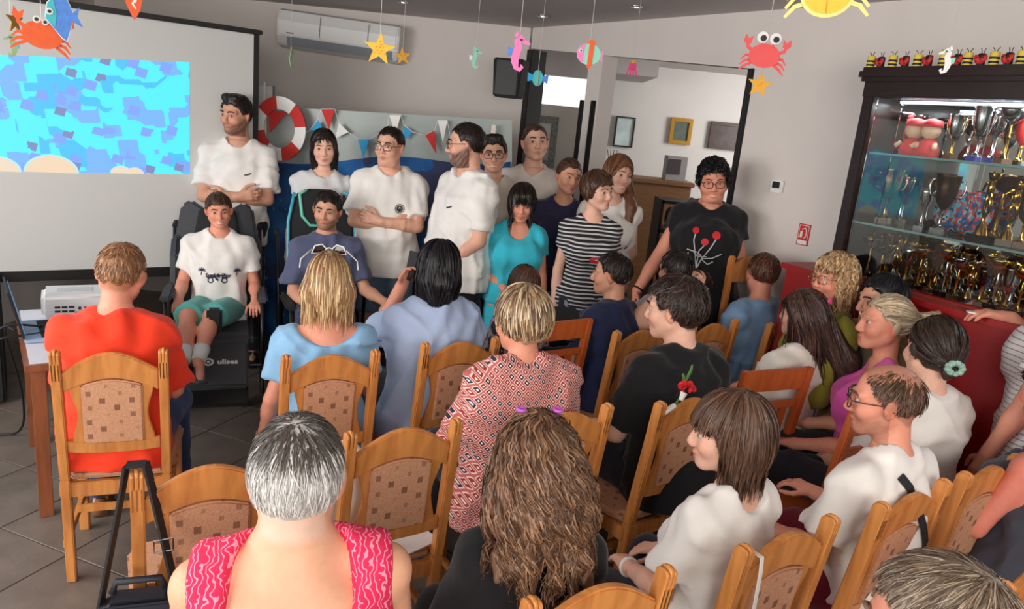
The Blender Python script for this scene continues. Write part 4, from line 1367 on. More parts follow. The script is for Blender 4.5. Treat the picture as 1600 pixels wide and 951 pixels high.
def trophy(kind, h, m1, m2, base):
    key = (kind, m1.name, m2.name, base.name)
    if key in _tp: return _tp[key]
    parts = []
    b = MB(); b.box((0, 0, .05), (.28, .28, .10)); parts.append(('plinth', b.mesh('plinth', base, bevel=.008)))
    if kind == 'cup':
        b = MB(); b.lathe([(.11, .10), (.10, .13), (.04, .18), (.03, .30), (.05, .36), (.03, .40)], 14); parts.append(('stem', b.mesh('stem', m2, smooth='auto')))
        b = MB(); b.lathe([(.03, .40), (.12, .48), (.19, .62), (.21, .80), (.23, .98), (.24, 1.0), (.215, .98), (.19, .80), (.16, .62), (.02, .47)], 18); parts.append(('bowl', b.mesh('bowl', m1, smooth=True)))
        for sg in (-1, 1):
            b = MB(); b.tube([(sg * .19, 0, .62), (sg * .30, 0, .66), (sg * .34, 0, .80), (sg * .29, 0, .92), (sg * .22, 0, .90)], .016, 6); parts.append(('handle', b.mesh('handle', m2, smooth=True)))
    elif kind == 'dish':
        b = MB(); b.lathe([(.11, .10), (.09, .14), (.035, .20), (.03, .45), (.06, .50), (.03, .55), (.025, .72)], 12); parts.append(('stem', b.mesh('stem', m2, smooth='auto')))
        b = MB(); b.lathe([(.025, .72), (.12, .76), (.25, .86), (.30, .97), (.30, 1.0), (.27, .96), (.2, .88), (0, .82)], 18); parts.append(('bowl', b.mesh('bowl', m1, smooth=True)))
    elif kind == 'figure':
        b = MB(); b.lathe([(.11, .10), (.09, .2), (.04, .26), (.03, .36), (.07, .42)], 12); parts.append(('stem', b.mesh('stem', m2, smooth='auto')))
        b = MB()
        b.tube([(-.06, 0, .42), (-.04, 0, .58), (-.01, 0, .70)], [.03, .035, .045], 8); b.tube([(.08, 0, .42), (.06, 0, .58), (.01, 0, .70)], [.03, .035, .045], 8)
        b.tube([(0, 0, .66), (0, 0, .76), (.01, 0, .86)], [.06, .055, .065], 8); b.tube([(.05, 0, .85), (.16, 0, .93), (.17, 0, 1.04)], [.025, .022, .018], 6); b.tube([(-.05, 0, .85), (-.15, 0, .80), (-.19, 0, .70)], [.025, .022, .018], 6)
        b.ball((.01, 0, .945), (.045, .045, .055), 8); parts.append(('figure', b.mesh('figure', m1, smooth=True)))
    elif kind == 'column':
        b = MB(); b.lathe([(.10, .10), (.07, .13), (.05, .18), (.05, .50), (.07, .53)], 12); parts.append(('stem', b.mesh('stem', m2, smooth='auto')))
        b = MB(); b.lathe([(.05, .53), (.08, .57), (.13, .64), (.17, .75), (.19, .9), (.2, 1), (.18, .99), (.14, .75), (0, .6)], 16); parts.append(('bowl', b.mesh('bowl', m1, smooth=True)))
    _tp[key] = parts
    return parts


ords = ['first', 'second', 'third', 'fourth', 'fifth', 'sixth', 'seventh', 'eighth', 'ninth', 'tenth', 'eleventh', 'twelfth', 'thirteenth', 'fourteenth', 'fifteenth', 'sixteenth']
cnt = {}


def put_trophy(x, z, d, kind, h, m1, m2, base, shelf, mn):
    s = wc_s(x, z, d); p = wc(s, z + .0005, d)
    if (p - PV).dot(EC) < .10: p = wc(3.52, z + .0005, d)
    kn = {'cup': 'two handled', 'dish': 'wide dish', 'figure': 'figure topped', 'column': 'narrow'}[kind]
    k = cnt[shelf] = cnt.get(shelf, 0) + 1
    o = empty('trophy', tuple(p), RC + rnd.uniform(-.4, .4), '%s %s trophy, %s along the %s' % (mn, kn, ords[k - 1], shelf), 'trophy', 'trophies on the ' + shelf)
    o.scale = (h * .82, h * .82, h)
    for nm, me in trophy(kind, h, m1, m2, base): link(nm, me, o)


for x, d, kind, h, m1, m2, base, mn in [(1386, .22, 'dish', .20, SILV, REDP, BLKST, 'silver and red'), (1406, .14, 'dish', .20, SILV, SILV, BLKST, 'silver'), (1450, .17, 'dish', .17, SILV, SILV, REDP, 'silver'), (1483, .24, 'cup', .20, SILV, GOLD, BRNW, 'silver and gold'),
                                        (1508, .12, 'dish', .19, DKMET, SILV, BLKST, 'dark bowled'), (1522, .25, 'cup', .24, SILV, SILV, BLUP, 'large silver'), (1545, .13, 'column', .22, SILV, SILV, BLUP, 'silver'), (1565, .25, 'dish', .23, SILV, GOLD, BRNW, 'silver and gold'), (1588, .18, 'cup', .21, REDP, GOLD, BLKST, 'red and gold')]:
    put_trophy(x, SH1, d, kind, h, m1, m2, base, 'upper glass shelf', mn)
for x, d, kind, h, m1, m2, base, mn in [(1368, .24, 'cup', .27, GOLD, GOLD, BRNW, 'gold'), (1388, .12, 'column', .24, GOLD, SILV, BRNW, 'gold and silver'), (1436, .25, 'column', .20, SILV, SILV, BLKST, 'fluted silver'), (1464, .27, 'cup', .27, DKMET, SILV, BLKST, 'dark and silver'),
                                        (1528, .27, 'figure', .31, GOLD, GOLD, BLKST, 'slender gold'), (1549, .20, 'dish', .30, DKMET, GOLD, BLKST, 'brown and gold'), (1568, .26, 'figure', .28, GOLD, GOLD, BRNW, 'broad gold'), (1592, .24, 'cup', .26, SILV, GOLD, BRNW, 'silver and gold')]:
    put_trophy(x, SH2, d, kind, h, m1, m2, base, 'lower glass shelf', mn)
kk = 0
for row, d, n in ((0, .27, 13), (1, .13, 12)):
    for i in range(n):
        x = 1352 + 19.5 * i + 8 * row
        kind = ['dish', 'cup', 'dish', 'column', 'figure', 'dish'][(i * 5 + row * 2) % 6]
        m1, m2, mn = [(GOLD, GOLD, 'gold'), (SILV, GOLD, 'silver and gold'), (GOLD, SILV, 'gold and silver'), (DKMET, GOLD, 'bronze and gold')][(i * 3 + row) % 4]
        put_trophy(x, cz, d, kind, [.20, .17, .22, .19][(i + row) % 4], m1, m2, [BLKST, BRNW][i % 2], ['front row on the red counter', 'rear row on the red counter'][row], mn)
b = MB(); b.box((1.0, -.26, 2.172 - cz), (1.9, .03, .012)); b.build('light_strip', mat('strip_light', (220, 235, 255), emit=3.0), cab)
d_ = bpy.data.lights.new('cabinet_strip', 'AREA'); d_.shape = 'RECTANGLE'; d_.size = 1.8; d_.size_y = .04; d_.energy = 15; d_.color = (.92, .96, 1)
o = bpy.data.objects.new('cabinet_strip', d_); COL.objects.link(o); o.location = wc(4.4, 2.160, .26); o.rotation_euler = (0, 0, RC)
# dolls and plates; the second doll is added as the first one's mirror image
SKD = mat('doll_face', (226, 182, 150), rough=.6); DRED = mat('doll_red', (206, 46, 50), rough=.7)
for x, lb in ((1421, 'red capped cloth doll nearer the cabinet corner on upper shelf'), (1446, 'red capped cloth doll added as mirror image of the other doll on upper shelf')):
    s = wc_s(x, SH1, .26); e = empty('doll', tuple(wc(s, SH1, .26)), RC, lb, 'doll', 'dolls on the upper shelf')
    b = MB(); b.lathe([(.052, 0), (.055, .03), (.035, .075), (.02, .085)], 12); b.build('dress', DRED, e, smooth=True)
    b = MB(); b.ball((0, 0, .12), (.043, .04, .042), 12); b.build('head', SKD, e, smooth=True)
    b = MB(); b.lathe([(.046, .138), (.047, .150), (.04, .168), (.0, .178)], 12); b.build('cap', DRED, e, smooth=True)
    b = MB(); b.tube([(-.045, -.02, .06), (-.06, -.04, .04)], .012, 6); b.tube([(.045, -.02, .06), (.06, -.04, .04)], .012, 6); b.build('arms', SKD, e, smooth=True)
plm = bpy.data.materials.new('painted_plate'); plm.use_nodes = True
g_ = NG(plm); vec, ox, oy, oz = g_.obj(); n1, nc = g_.noise(vec, 22, 2)
cr = g_.n('ShaderNodeValToRGB'); cr.color_ramp.interpolation = 'CONSTANT'
els = cr.color_ramp.elements; els[0].color = lin((40, 90, 150)); els[1].position = .48; els[1].color = lin((210, 70, 60)); q = els.new(.56); q.color = lin((120, 190, 210)); q = els.new(.64); q.color = lin((40, 50, 60))
g_.L.new(n1, cr.inputs[0]); g_.L.new(cr.outputs[0], g_.b.inputs['Base Color']); g_.b.inputs['Roughness'].default_value = .2
for x, lb in ((1486, 'round painted plate behind the dark and silver cup'), (1512, 'round painted plate behind the slender gold figure')):
    s = wc_s(x, SH2, .10); e = empty('plate', tuple(wc(s, SH2, .10)), RC, lb, 'plate', 'painted plates on the lower glass shelf')
    b = MB(); M = Matrix.Rotation(math.radians(82), 3, 'X'); b.lathe([(0, 0), (.06, .002), (.10, .014), (.102, .017), (.06, .008), (0, .006)], 22, (0, 0, .105), M); b.build('dish', plm, e, smooth=True)
    b = MB(); b.box((0, .02, .02), (.07, .05, .04)); b.build('stand', BLKST, e)
# bees and ladybirds on the cabinet top
YB = mat('bee_yellow', (232, 206, 84), rough=.7); LR = mat('ladybird_red', (196, 44, 38), rough=.6)
nbee = nlad = 0
for x, t in [(1359, 'b'), (1375, 'l'), (1393, 'b'), (1413, 'l'), (1432, 'b'), (1449, 'l'), (1472, 'b'), (1494, 'l'), (1510, 'b'), (1531, 'l'), (1551, 'b'), (1574, 'l'), (1594, 'b')]:
    z = 2.316; d = .40; s = wc_s(x, z, d); p = wc(s, z, d)
    if t == 'b':
        nbee += 1
        e = empty('bee_figure', tuple(p), RC + rnd.uniform(-.2, .2), 'yellow and black striped bee figure, %s bee from the cabinet corner' % ords[nbee - 1], 'figurine', 'bees on the cabinet top'); e.scale = (.78,) * 3
        b = MB(); b.lathe([(.022, 0), (.024, .004), (.024, .066), (.02, .072), (0, .075)], 12); b.build('roll', YB, e, smooth='auto')
        for zz in (.012, .034): b = MB(); b.lathe([(.0245, zz), (.0252, zz + .001), (.0252, zz + .010), (.0245, zz + .011)], 12); b.build('stripe', BLACK, e, smooth=True)
        for sg in (-1, 1): b = MB(); b.tube([(sg * .006, 0, .072), (sg * .010, 0, .086), (sg * .02, -.002, .094)], .0022, 5); b.build('antenna', BLACK, e)
    else:
        nlad += 1
        e = empty('ladybird_figure', tuple(p), RC + rnd.uniform(-.2, .2), 'red winged black ladybird figure, %s ladybird from the cabinet corner' % ords[nlad - 1], 'figurine', 'ladybirds on the cabinet top'); e.scale = (.74,) * 3
        b = MB(); b.lathe([(.020, 0), (.022, .004), (.022, .06), (.018, .068), (0, .071)], 12); b.build('roll', BLACK, e, smooth='auto')
        for sg in (-1, 1):
            b = MB(); M = Matrix.Rotation(sg * .5, 3, 'Y'); b.ball((sg * .016, -.016, .034), (.017, .012, .030), 10, M); wg = b.build('wing', LR, e, smooth=True)
            for zz in (.022, .044):
                b = MB(); b.ball((sg * .018, -.028, zz), .0035, 6); b.build('spot', BLACK, wg)
            b = MB(); b.tube([(sg * .006, 0, .068), (sg * .008, 0, .085), (sg * .013, -.002, .097)], .0022, 5); b.build('antenna', BLACK, e)

# ------------------------------------------------------------------ far room things
def picture(x0, y0, x1, y1, Y, fm, cm, lb, mat_m=None, fw=.03):
    a, c = atY(x0, y0, Y), atY(x1, y1, Y); w_, h_ = c.x - a.x, a.z - c.z
    e = empty('picture', ((a.x + c.x) / 2, Y, (a.z + c.z) / 2), 0, lb, 'picture', 'pictures in the far room')
    for sx_, sz_, ww, hh in ((0, h_ / 2 - fw / 2, w_, fw), (0, -h_ / 2 + fw / 2, w_, fw), (-w_ / 2 + fw / 2, 0, fw, h_ - 2 * fw), (w_ / 2 - fw / 2, 0, fw, h_ - 2 * fw)):
        b = MB(); b.box((sx_, -.02, sz_), (ww, .04, hh)); b.build('frame', fm, e, bevel=.004)
    b = MB(); b.box((0, -.01, 0), (w_ - fw, .01, h_ - fw)); b.build('canvas', cm, e)
    return e


cm1 = mat('pic_glass', (196, 214, 214), rough=.15, noise=.3, nscale=5); cm2 = mat('pic_green', (86, 100, 90), rough=.5, noise=.3, nscale=12); cm3 = mat('pic_still_life', (70, 52, 48), rough=.4, noise=.7, nscale=9)
picture(963, 181, 987, 231, 9.28, BLACK, cm1, 'narrow glazed picture in thin black frame on the far wall', fw=.018)
picture(1049, 183, 1077, 227, 9.28, mat('gilt', (200, 150, 62), rough=.3, metal=.6), cm2, 'small painting in broad gilt frame on the far wall', fw=.045)
picture(1111, 189, 1154, 236, 9.28, mat('brown_frame', (70, 46, 34), rough=.4), cm3, 'dark still life painting in brown frame beside the opening jamb', fw=.04)
picture(822, 178, 865, 262, 7.69, mat('lace_grey', (120, 120, 116), rough=.7, noise=.5, nscale=40), mat('lace_pane', (160, 160, 154), rough=.3), 'tall mottled grey framed panel on the partition', fw=.07)
ctop = mat('counter_wood', (134, 92, 58), rough=.5, noise=.2, nscale=8, stretch=(1, 1, 5))
e = empty('reception_desk', (1.25, 8.3, 0), 0, 'brown wooden desk in the far room against the wall', 'desk')
b = MB(); b.box((0, 0, .70), (1.1, .5, 1.40)); b.build('front', ctop, e, bevel=.01)
b = MB(); b.box((0, 0, 1.42), (1.16, .56, .05)); b.build('top', ctop, e, bevel=.01)
e = empty('pot_plant', (.92, 8.2, 1.446), 0, 'small black pot with thin twigs on the far desk', 'plant')
b = MB(); b.lathe([(.05, 0), (.07, .1), (.065, .1), (.05, .02)], 12); b.build('pot', BLACK, e, smooth='auto')
b = MB()
for k in range(4): b.tube([(0, 0, .06), (.02 * (k - 1.5), .01, .16), (.035 * (k - 1.5), 0, .26)], .004, 5)
b.build('twigs', mat('twig', (60, 60, 40)), e)
e = empty('box_file', (1.62, 8.2, 1.446), 0, 'grey box file standing on the far desk', 'box')
b = MB(); b.box((0, 0, .13), (.22, .2, .26)); b.build('box', mat('boxgrey', (150, 146, 146), rough=.6), e, bevel=.005)
b = MB(); b.box((-.03, -.102, .15), (.14, .006, .16)); b.build('label_card', mat('boxdark', (70, 60, 66)), e)
e = empty('shelf_unit', (1.75, 7.25, 0), 0, 'black open shelf unit holding pale rolled blankets', 'shelf')
for z in (.42, .72, 1.02, 1.30): b = MB(); b.box((0, 0, z), (.85, .4, .03)); b.build('board', BLACK, e)
for x in (-.42, .42): b = MB(); b.box((x, 0, .66), (.03, .4, 1.32)); b.build('side_board', BLACK, e)
rollm = mat('blanket', (150, 148, 140), rough=.9, noise=.1, bump=.3, bscale=40)
for i, z in enumerate((.435, .735, 1.035)):
    for j in range(2):
        r = empty('rolled_blanket', (1.75 + (j - .5) * .36, 7.2, z), 0, 'pale rolled blanket on the %s shelf board, %s roll' % (['lowest', 'middle', 'upper'][i], ['inner', 'outer'][j]), 'blanket', 'rolled blankets on the shelf unit')
        b = MB(); b.lathe([(0, -.16), (.08, -.16), (.105, -.14), (.105, .14), (.08, .16), (0, .16)], 14, (0, 0, .105), Matrix.Rotation(PI / 2, 3, 'Y')); b.build('roll', rollm, r, smooth='auto')
e = empty('sofa', (2.6, 8.5, 0), 0, 'pale grey sofa in the far room beyond the shelf unit', 'sofa')
b = MB(); b.box((0, 0, .3), (1.8, .9, .35)); b.build('seat', rollm, e, bevel=.06)
b = MB(); b.box((0, .35, .75), (1.8, .25, .8)); b.build('backrest', rollm, e, bevel=.08)
e = empty('tube_lamp', tuple(atZ(1000, 108, CEIL - .02)), .2, 'pale tube lamp on the far room ceiling', 'lamp')
b = MB(); b.box((0, 0, 0), (.40, .06, .03)); b.build('tube', WHITEP, e, bevel=.01)
b = MB(); b.box((0, 0, .012), (.44, .08, .012)); b.build('housing', GREYP, e)
# ------------------------------------------------------------------ chairs
wood = bpy.data.materials.new('oak_honey'); wood.use_nodes = True
def wood_setup(m, c1, c2, rough=.38):
    g = NG(m); vec, ox, oy, oz = g.obj()
    mp = g.n('ShaderNodeMapping'); mp.inputs['Scale'].default_value = (14, 14, 1.6); g.L.new(vec, mp.inputs[0])
    n1, _ = g.noise(mp.outputs[0], 3.0, 6); n2, _ = g.noise(vec, 3.5, 3)
    cr = g.n('ShaderNodeValToRGB'); cr.color_ramp.elements[0].color = lin(c2); cr.color_ramp.elements[0].position = .32
    cr.color_ramp.elements[1].color = lin(c1); cr.color_ramp.elements[1].position = .62
    g.L.new(g.math('ADD', g.math('MULTIPLY', n1, .8), g.math('MULTIPLY', n2, .25)), cr.inputs[0])
    g.L.new(cr.outputs[0], g.b.inputs['Base Color']); g.b.inputs['Roughness'].default_value = rough
    g.bump(n1, .08, .002)
wood_setup(wood, (212, 142, 76), (176, 108, 54))
redwood = bpy.data.materials.new('red_beech'); redwood.use_nodes = True; wood_setup(redwood, (196, 98, 46), (172, 80, 36))
tblwood = bpy.data.materials.new('table_wood'); tblwood.use_nodes = True; wood_setup(tblwood, (140, 80, 46), (112, 60, 34))
upho = bpy.data.materials.new('speckled_upholstery'); upho.use_nodes = True
g_ = NG(upho); vec, ox, oy, oz = g_.obj()
zz = g_.math('ADD', oz, g_.math('MULTIPLY', oy, .75))
U_ = g_.math('MULTIPLY', ox, 21.0); W_ = g_.math('ADD', g_.math('MULTIPLY', zz, 19.0), g_.math('MULTIPLY', g_.math('FLOOR', U_), .5))
fu = g_.math('SUBTRACT', g_.math('FRACT', U_), .5); fw = g_.math('SUBTRACT', g_.math('FRACT', W_), .5)
cell = g_.n('ShaderNodeCombineXYZ'); g_.L.new(g_.math('FLOOR', U_), cell.inputs[0]); g_.L.new(g_.math('FLOOR', W_), cell.inputs[1])
wn = g_.n('ShaderNodeTexWhiteNoise', noise_dimensions='2D'); g_.L.new(cell.outputs[0], wn.inputs[0])
half = g_.math('MULTIPLY_ADD', wn.outputs[0], .11, .09)
dx_ = g_.math('ABSOLUTE', g_.math('ADD', fu, g_.math('MULTIPLY_ADD', wn.outputs[0], .4, -.2))); dz_ = g_.math('ABSOLUTE', fw)
sq = g_.math('MULTIPLY', g_.math('LESS_THAN', dx_, half), g_.math('LESS_THAN', dz_, half))
keep = g_.math('MULTIPLY', sq, g_.math('MULTIPLY_ADD', wn.outputs[0], .5, .25))
nf, _ = g_.noise(vec, 260, 2); nm, _ = g_.noise(vec, 18, 3)
c0 = g_.mix(g_.math('MULTIPLY', nf, 1.0), lin((158, 98, 66)), lin((240, 190, 152)))
c0 = g_.mix(g_.math('MULTIPLY', nm, .3), c0, lin((176, 118, 86)))
g_.L.new(g_.mix(keep, c0, lin((104, 58, 38))), g_.b.inputs['Base Color']); g_.b.inputs['Roughness'].default_value = .95
g_.bump(nf, .5, .002)

RAKE = lambda z: -.205 - max(0, z - .45) * .13


def chair_parts():
    P = []
    # rear post with carved, three-ridged top; board lies in the raked plane
    for sg in (-1, 1):
        b = MB(); x0 = sg * .172
        for z0, z1 in ((0, .45), (.45, .93)):
            y0, y1 = RAKE(z0) + (.03 if z0 == 0 else 0), RAKE(z1)
            vs = [(x0 + a * .0165, (y0 if z == z0 else y1) + c * .021, z) for z in (z0, z1) for a in (-1, 1) for c in (-1, 1)]
            b.add(vs, [(0, 1, 3, 2), (4, 6, 7, 5), (0, 4, 5, 1), (2, 3, 7, 6), (0, 2, 6, 4), (1, 5, 7, 3)])
        P.append(('rear_post', b.mesh('rear_post', wood, bevel=.004), None))
        for k in (-1, 0, 1):
            r = MB(); yc = RAKE(.93); pr = [(-.021, .86), (.021, .86)] + [(.021 * math.cos(a), .962 + (.018 if k == 0 else .012) * math.sin(a)) for a in np.linspace(0, PI, 7)]
            r.prism([(y + RAKE(z) - 0, z) for y, z in pr], .0098, lambda a, c, d, k=k: Vector((x0 + k * .011 - .0049 + d, a, c)))
            P.append(('post_ridge', r.mesh('post_ridge', wood, bevel=.0025, seg=1), len(P) - 1 - (k + 1)))
    # crest rail
    b = MB(); n = 14; hw = .156
    top = [(x, .905 + .060 * math.cos(min(1, abs(x) / hw) * PI / 2) ** 1.3 - .012 * (abs(x) / hw) ** 4) for x in np.linspace(-hw, hw, n)]
    bot = [(x, .812 + .052 * math.cos(abs(x) / hw * PI / 2)) for x in np.linspace(hw, -hw, n)]
    b.prism(top + bot, .026, lambda a, c, d: Vector((a, RAKE(c) - .013 + d, c)))
    P.append(('crest_rail', b.mesh('crest_rail', wood, bevel=.005), None))
    # carved splats
    for sg in (-1, 1):
        b = MB(); inner = [(sg * .098, z) for z in (.60, .845)]
        outer = [(sg * (.126 + .011 * math.cos((z - .60) / .24 * 2 * PI)), z) for z in np.linspace(.83, .60, 10)]
        b.prism(inner + outer, .018, lambda a, c, d: Vector((a, RAKE(c) - .009 + d, c)))
        P.append(('splat', b.mesh('splat', wood, bevel=.003), None))
    # upholstered back panel
    b = MB(); n = 9
    poly = [(-.1, .60), (.1, .60)] + [(x, .838 + .022 * math.cos(abs(x) / .1 * PI / 2)) for x in np.linspace(.1, -.1, n)]
    b.prism(poly, .034, lambda a, c, d: Vector((a, RAKE(c) - .017 + d, c)))
    P.append(('back_panel', b.mesh('back_panel', upho, bevel=.006), None))
    b = MB(); poly = [(x, .555 + .010 * (x / .156) ** 2) for x in np.linspace(-.156, .156, 9)] + [(x, .602 + .012 * (x / .156) ** 2) for x in np.linspace(.156, -.156, 9)]
    b.prism(poly, .024, lambda a, c, d: Vector((a, RAKE(c) - .012 + d, c)))
    P.append(('lower_rail', b.mesh('lower_rail', wood, bevel=.004), None))
    for sg in (-1, 1):
        b = MB(); b.box((sg * .185, .205, .21), (.038, .038, .42)); P.append(('front_leg', b.mesh('front_leg', wood, bevel=.004), None))
        b = MB(); b.box((sg * .183, .0, .40), (.024, .40, .06)); P.append(('side_rail', b.mesh('side_rail', wood, bevel=.003), None))
        b = MB(); b.box((sg * .183, .0, .17), (.02, .40, .03)); P.append(('stretcher', b.mesh('stretcher', wood, bevel=.003), None))
    for y in (-.195, .205): b = MB(); b.box((0, y, .40), (.34, .024, .06)); P.append(('seat_rail', b.mesh('seat_rail', wood, bevel=.003), None))
    b = MB(); b.box((0, 0.0, .21), (.36, .02, .03)); P.append(('cross_stretcher', b.mesh('cross_stretcher', wood, bevel=.003), None))
    b = MB(); poly = [(-.165, -.185), (.165, -.185), (.20, -.12), (.215, .20), (.19, .235), (-.19, .235), (-.215, .20), (-.20, -.12)]
    b.prism(poly, .05, lambda a, c, d: Vector((a, c, .425 + d)))
    P.append(('seat', b.mesh('seat', upho, bevel=.018, seg=3, smooth='auto'), None))
    return P


def modern_parts():
    P = []
    for sg in (-1, 1):
        b = MB()
        for z0, z1 in ((0, .45), (.45, .99)):
            vs = [(sg * .178 + a * .018, RAKE(z) + (.03 if z == 0 else 0) + c * .018, z) for z in (z0, z1) for a in (-1, 1) for c in (-1, 1)]
            b.add(vs, [(0, 1, 3, 2), (4, 6, 7, 5), (0, 4, 5, 1), (2, 3, 7, 6), (0, 2, 6, 4), (1, 5, 7, 3)])
        P.append(('rear_post', b.mesh('rear_post', redwood, bevel=.004), None))
        b = MB(); b.box((sg * .18, .20, .22), (.036, .036, .44)); P.append(('front_leg', b.mesh('front_leg', redwood, bevel=.004), None))
        b = MB(); b.box((sg * .18, 0, .40), (.022, .40, .06)); P.append(('side_rail', b.mesh('side_rail', redwood, bevel=.003), None))
    for z0, z1, nm in ((.89, .99, 'top_rail'), (.80, .835, 'slot_rail'), (.56, .60, 'lower_rail')):
        b = MB(); b.prism([(-.16, z0), (.16, z0), (.16, z1), (-.16, z1)], .022, lambda a, c, d: Vector((a, RAKE(c) - .011 + d, c))); P.append((nm, b.mesh(nm, redwood, bevel=.003), None))
    for x in (-.09, 0, .09):
        b = MB(); b.prism([(x - .022, .60), (x + .022, .60), (x + .022, .80), (x - .022, .80)], .014, lambda a, c, d: Vector((a, RAKE(c) - .007 + d, c))); P.append(('slat', b.mesh('slat', redwood, bevel=.002), None))
    for y in (-.195, .2): b = MB(); b.box((0, y, .40), (.33, .022, .06)); P.append(('seat_rail', b.mesh('seat_rail', redwood, bevel=.003), None))
    b = MB(); b.box((0, 0.01, .445), (.40, .41, .04)); P.append(('seat', b.mesh('seat', redwood, bevel=.012), None))
    return P


CP, MP = chair_parts(), modern_parts()
chairs = {}


def put_chair(key, sd, x, y, th, label, parts=CP, loc=None, group='carved oak dining chairs'):
    t = math.radians(th)
    if loc is None:
        p = atZ(x, y, .98); lx = -.172 if sd == 'L' else .172; ly = -.27
        loc = (p.x - (lx * math.cos(t) - ly * math.sin(t)), p.y - (lx * math.sin(t) + ly * math.cos(t)))
    r = empty('dining_chair', (loc[0], loc[1], 0), t, label, 'chair', group)
    objs = []
    for nm, me, par in parts: objs.append(link(nm, me, r if par is None else objs[par]))
    chairs[key] = (loc[0], loc[1], t, r, objs)
    return r


put_chair('C1', 'L', 85, 545, 22, 'carved oak chair under the man in the orange red shirt')
put_chair('C2', 'L', 213, 730, 27, 'empty carved oak chair with a black bag hung on its post')
put_chair('C3', 'L', 447, 552, 28, 'carved oak chair behind the woman with the blonde bob')
put_chair('C4', 'L', 665, 533, 33, 'carved oak chair behind the black haired woman in pale blue shirt')
put_chair('C5', 'L', 548, 672, 31, 'empty carved oak chair with a white paper between its posts')
put_chair('C6', 'R', 950, 628, 33, 'carved oak chair of the woman in the red patterned blouse')
put_chair('C7', 'L', 832, 930, 28, 'carved oak chair directly behind the girl with long curly hair')
put_chair('C8', 'L', 1033, 625, 36, 'carved oak chair of the young man in black with a carnation on it')
put_chair('C9', 'L', 965, 515, 35, 'carved oak chair behind the man in the navy polo shirt')
put_chair('C9b', 'R', 1150, 497, 36, 'carved oak chair behind the dark haired man in the red shirt')
put_chair('C10', 'L', 1205, 503, 38, 'carved oak chair of the man in the plain light blue T-shirt')
put_chair('C12', 'L', 1165, 848, 34, 'carved oak chair of the brown bobbed woman with a white ribbon on it')
put_chair('C13', 'L', 1380, 782, 35, 'carved oak chair of the balding man with spectacles')
put_chair('C14', 'L', 1510, 735, 34, 'carved oak chair beside that of the balding man, nearest the frame edge')
put_chair('C15', 'L', 1572, 905, 34, 'carved oak chair cut off by the lower corner of the frame')
MG = 'plain reddish slatted chairs'
put_chair('M1', 'R', 918, 500, 36, 'plain reddish slatted chair beside the man in navy', MP, group=MG)
put_chair('M2', 'L', 1167, 583, 26, 'plain reddish slatted chair in front of the bobbed woman, with open slot', MP, group=MG)
put_chair('M3', 'L', 1335, 648, 30, 'plain reddish slatted chair half hidden by the balding man', MP, group=MG)
# bar stool by the counter
b0 = atY(1185, 450, 4.35)
st = empty('bar_stool', (1.30, 4.55, 0), math.radians(35), 'tall wooden stool with arched back at the counter end behind the man in light blue', 'stool')
for sg in (-1, 1):
    b = MB(); b.box((sg * .16, -.17, .63), (.036, .036, 1.26)); b.build('rear_post', wood, st, bevel=.006)
    b = MB(); b.box((sg * .16, .16, .36), (.036, .036, .72)); b.build('front_leg', wood, st, bevel=.005)
b = MB(); b.prism([(-.142, 1.10)] + [(x, 1.20 + .05 * math.cos(x / .142 * PI / 2)) for x in np.linspace(-.142, .142, 10)] + [(.142, 1.10)], .024, lambda a, c, d: Vector((a, -.182 + d, c))); b.build('crest_rail', wood, st, bevel=.004)
b = MB(); b.box((0, 0, .74), (.37, .38, .05)); b.build('seat', wood, st, bevel=.015)
for z, y in ((.3, .16), (.3, -.17)): b = MB(); b.box((0, y, z), (.29, .02, .03)); b.build('stretcher', wood, st)

# things on chairs -------------------------------------------------
def chair_pt(key, x, y, z):
    bx, by, t, *_ = chairs[key]
    return Vector((bx + x * math.cos(t) - y * math.sin(t), by + x * math.sin(t) + y * math.cos(t), z))


bagm = mat('bag_nylon', (34, 38, 50), rough=.6, bump=.1, bscale=150); strapm = mat('bag_strap', (24, 24, 28), rough=.7, bump=.2, bscale=300)
bg = empty('shoulder_bag', tuple(chair_pt('C2', -.172, -.335, .50)), math.radians(20), 'dark navy shoulder bag hanging by its strap from the empty chair post', 'bag')
def bl(p): return bg.matrix_world.inverted() @ Vector(p)
bg.matrix_world = Matrix.Translation(bg.location) @ Matrix.Rotation(math.radians(20), 4, 'Z')
b = MB(); b.prism([(-.095, 0), (.095, 0), (.10, .12), (.08, .165), (-.08, .165), (-.10, .12)], .09, lambda a, c, d: Vector((a, d - .045, c))); b.build('body', bagm, bg, bevel=.02, seg=3, smooth='auto')
b = MB(); b.prism([(-.09, .10), (.09, .10), (.095, .13), (.075, .172), (-.075, .172), (-.095, .13)], .012, lambda a, c, d: Vector((a, -.058 + d, c))); b.build('flap', bagm, bg, bevel=.005)
b = MB(); b.tube([(-.06, 0, .175), (-.05, 0, .205), (.05, 0, .205), (.06, 0, .175)], .009, 8); b.build('grab_handle', bagm, bg, smooth=True)
b = MB(); b.tube([(-.085, -.047, .10), (.085, -.047, .10)], .003, 5); b.build('zip', mat('zip_grey', (110, 112, 118), rough=.4), bg)
pt_ = bl(chair_pt('C2', -.172, RAKE(.98) + .0, .985))
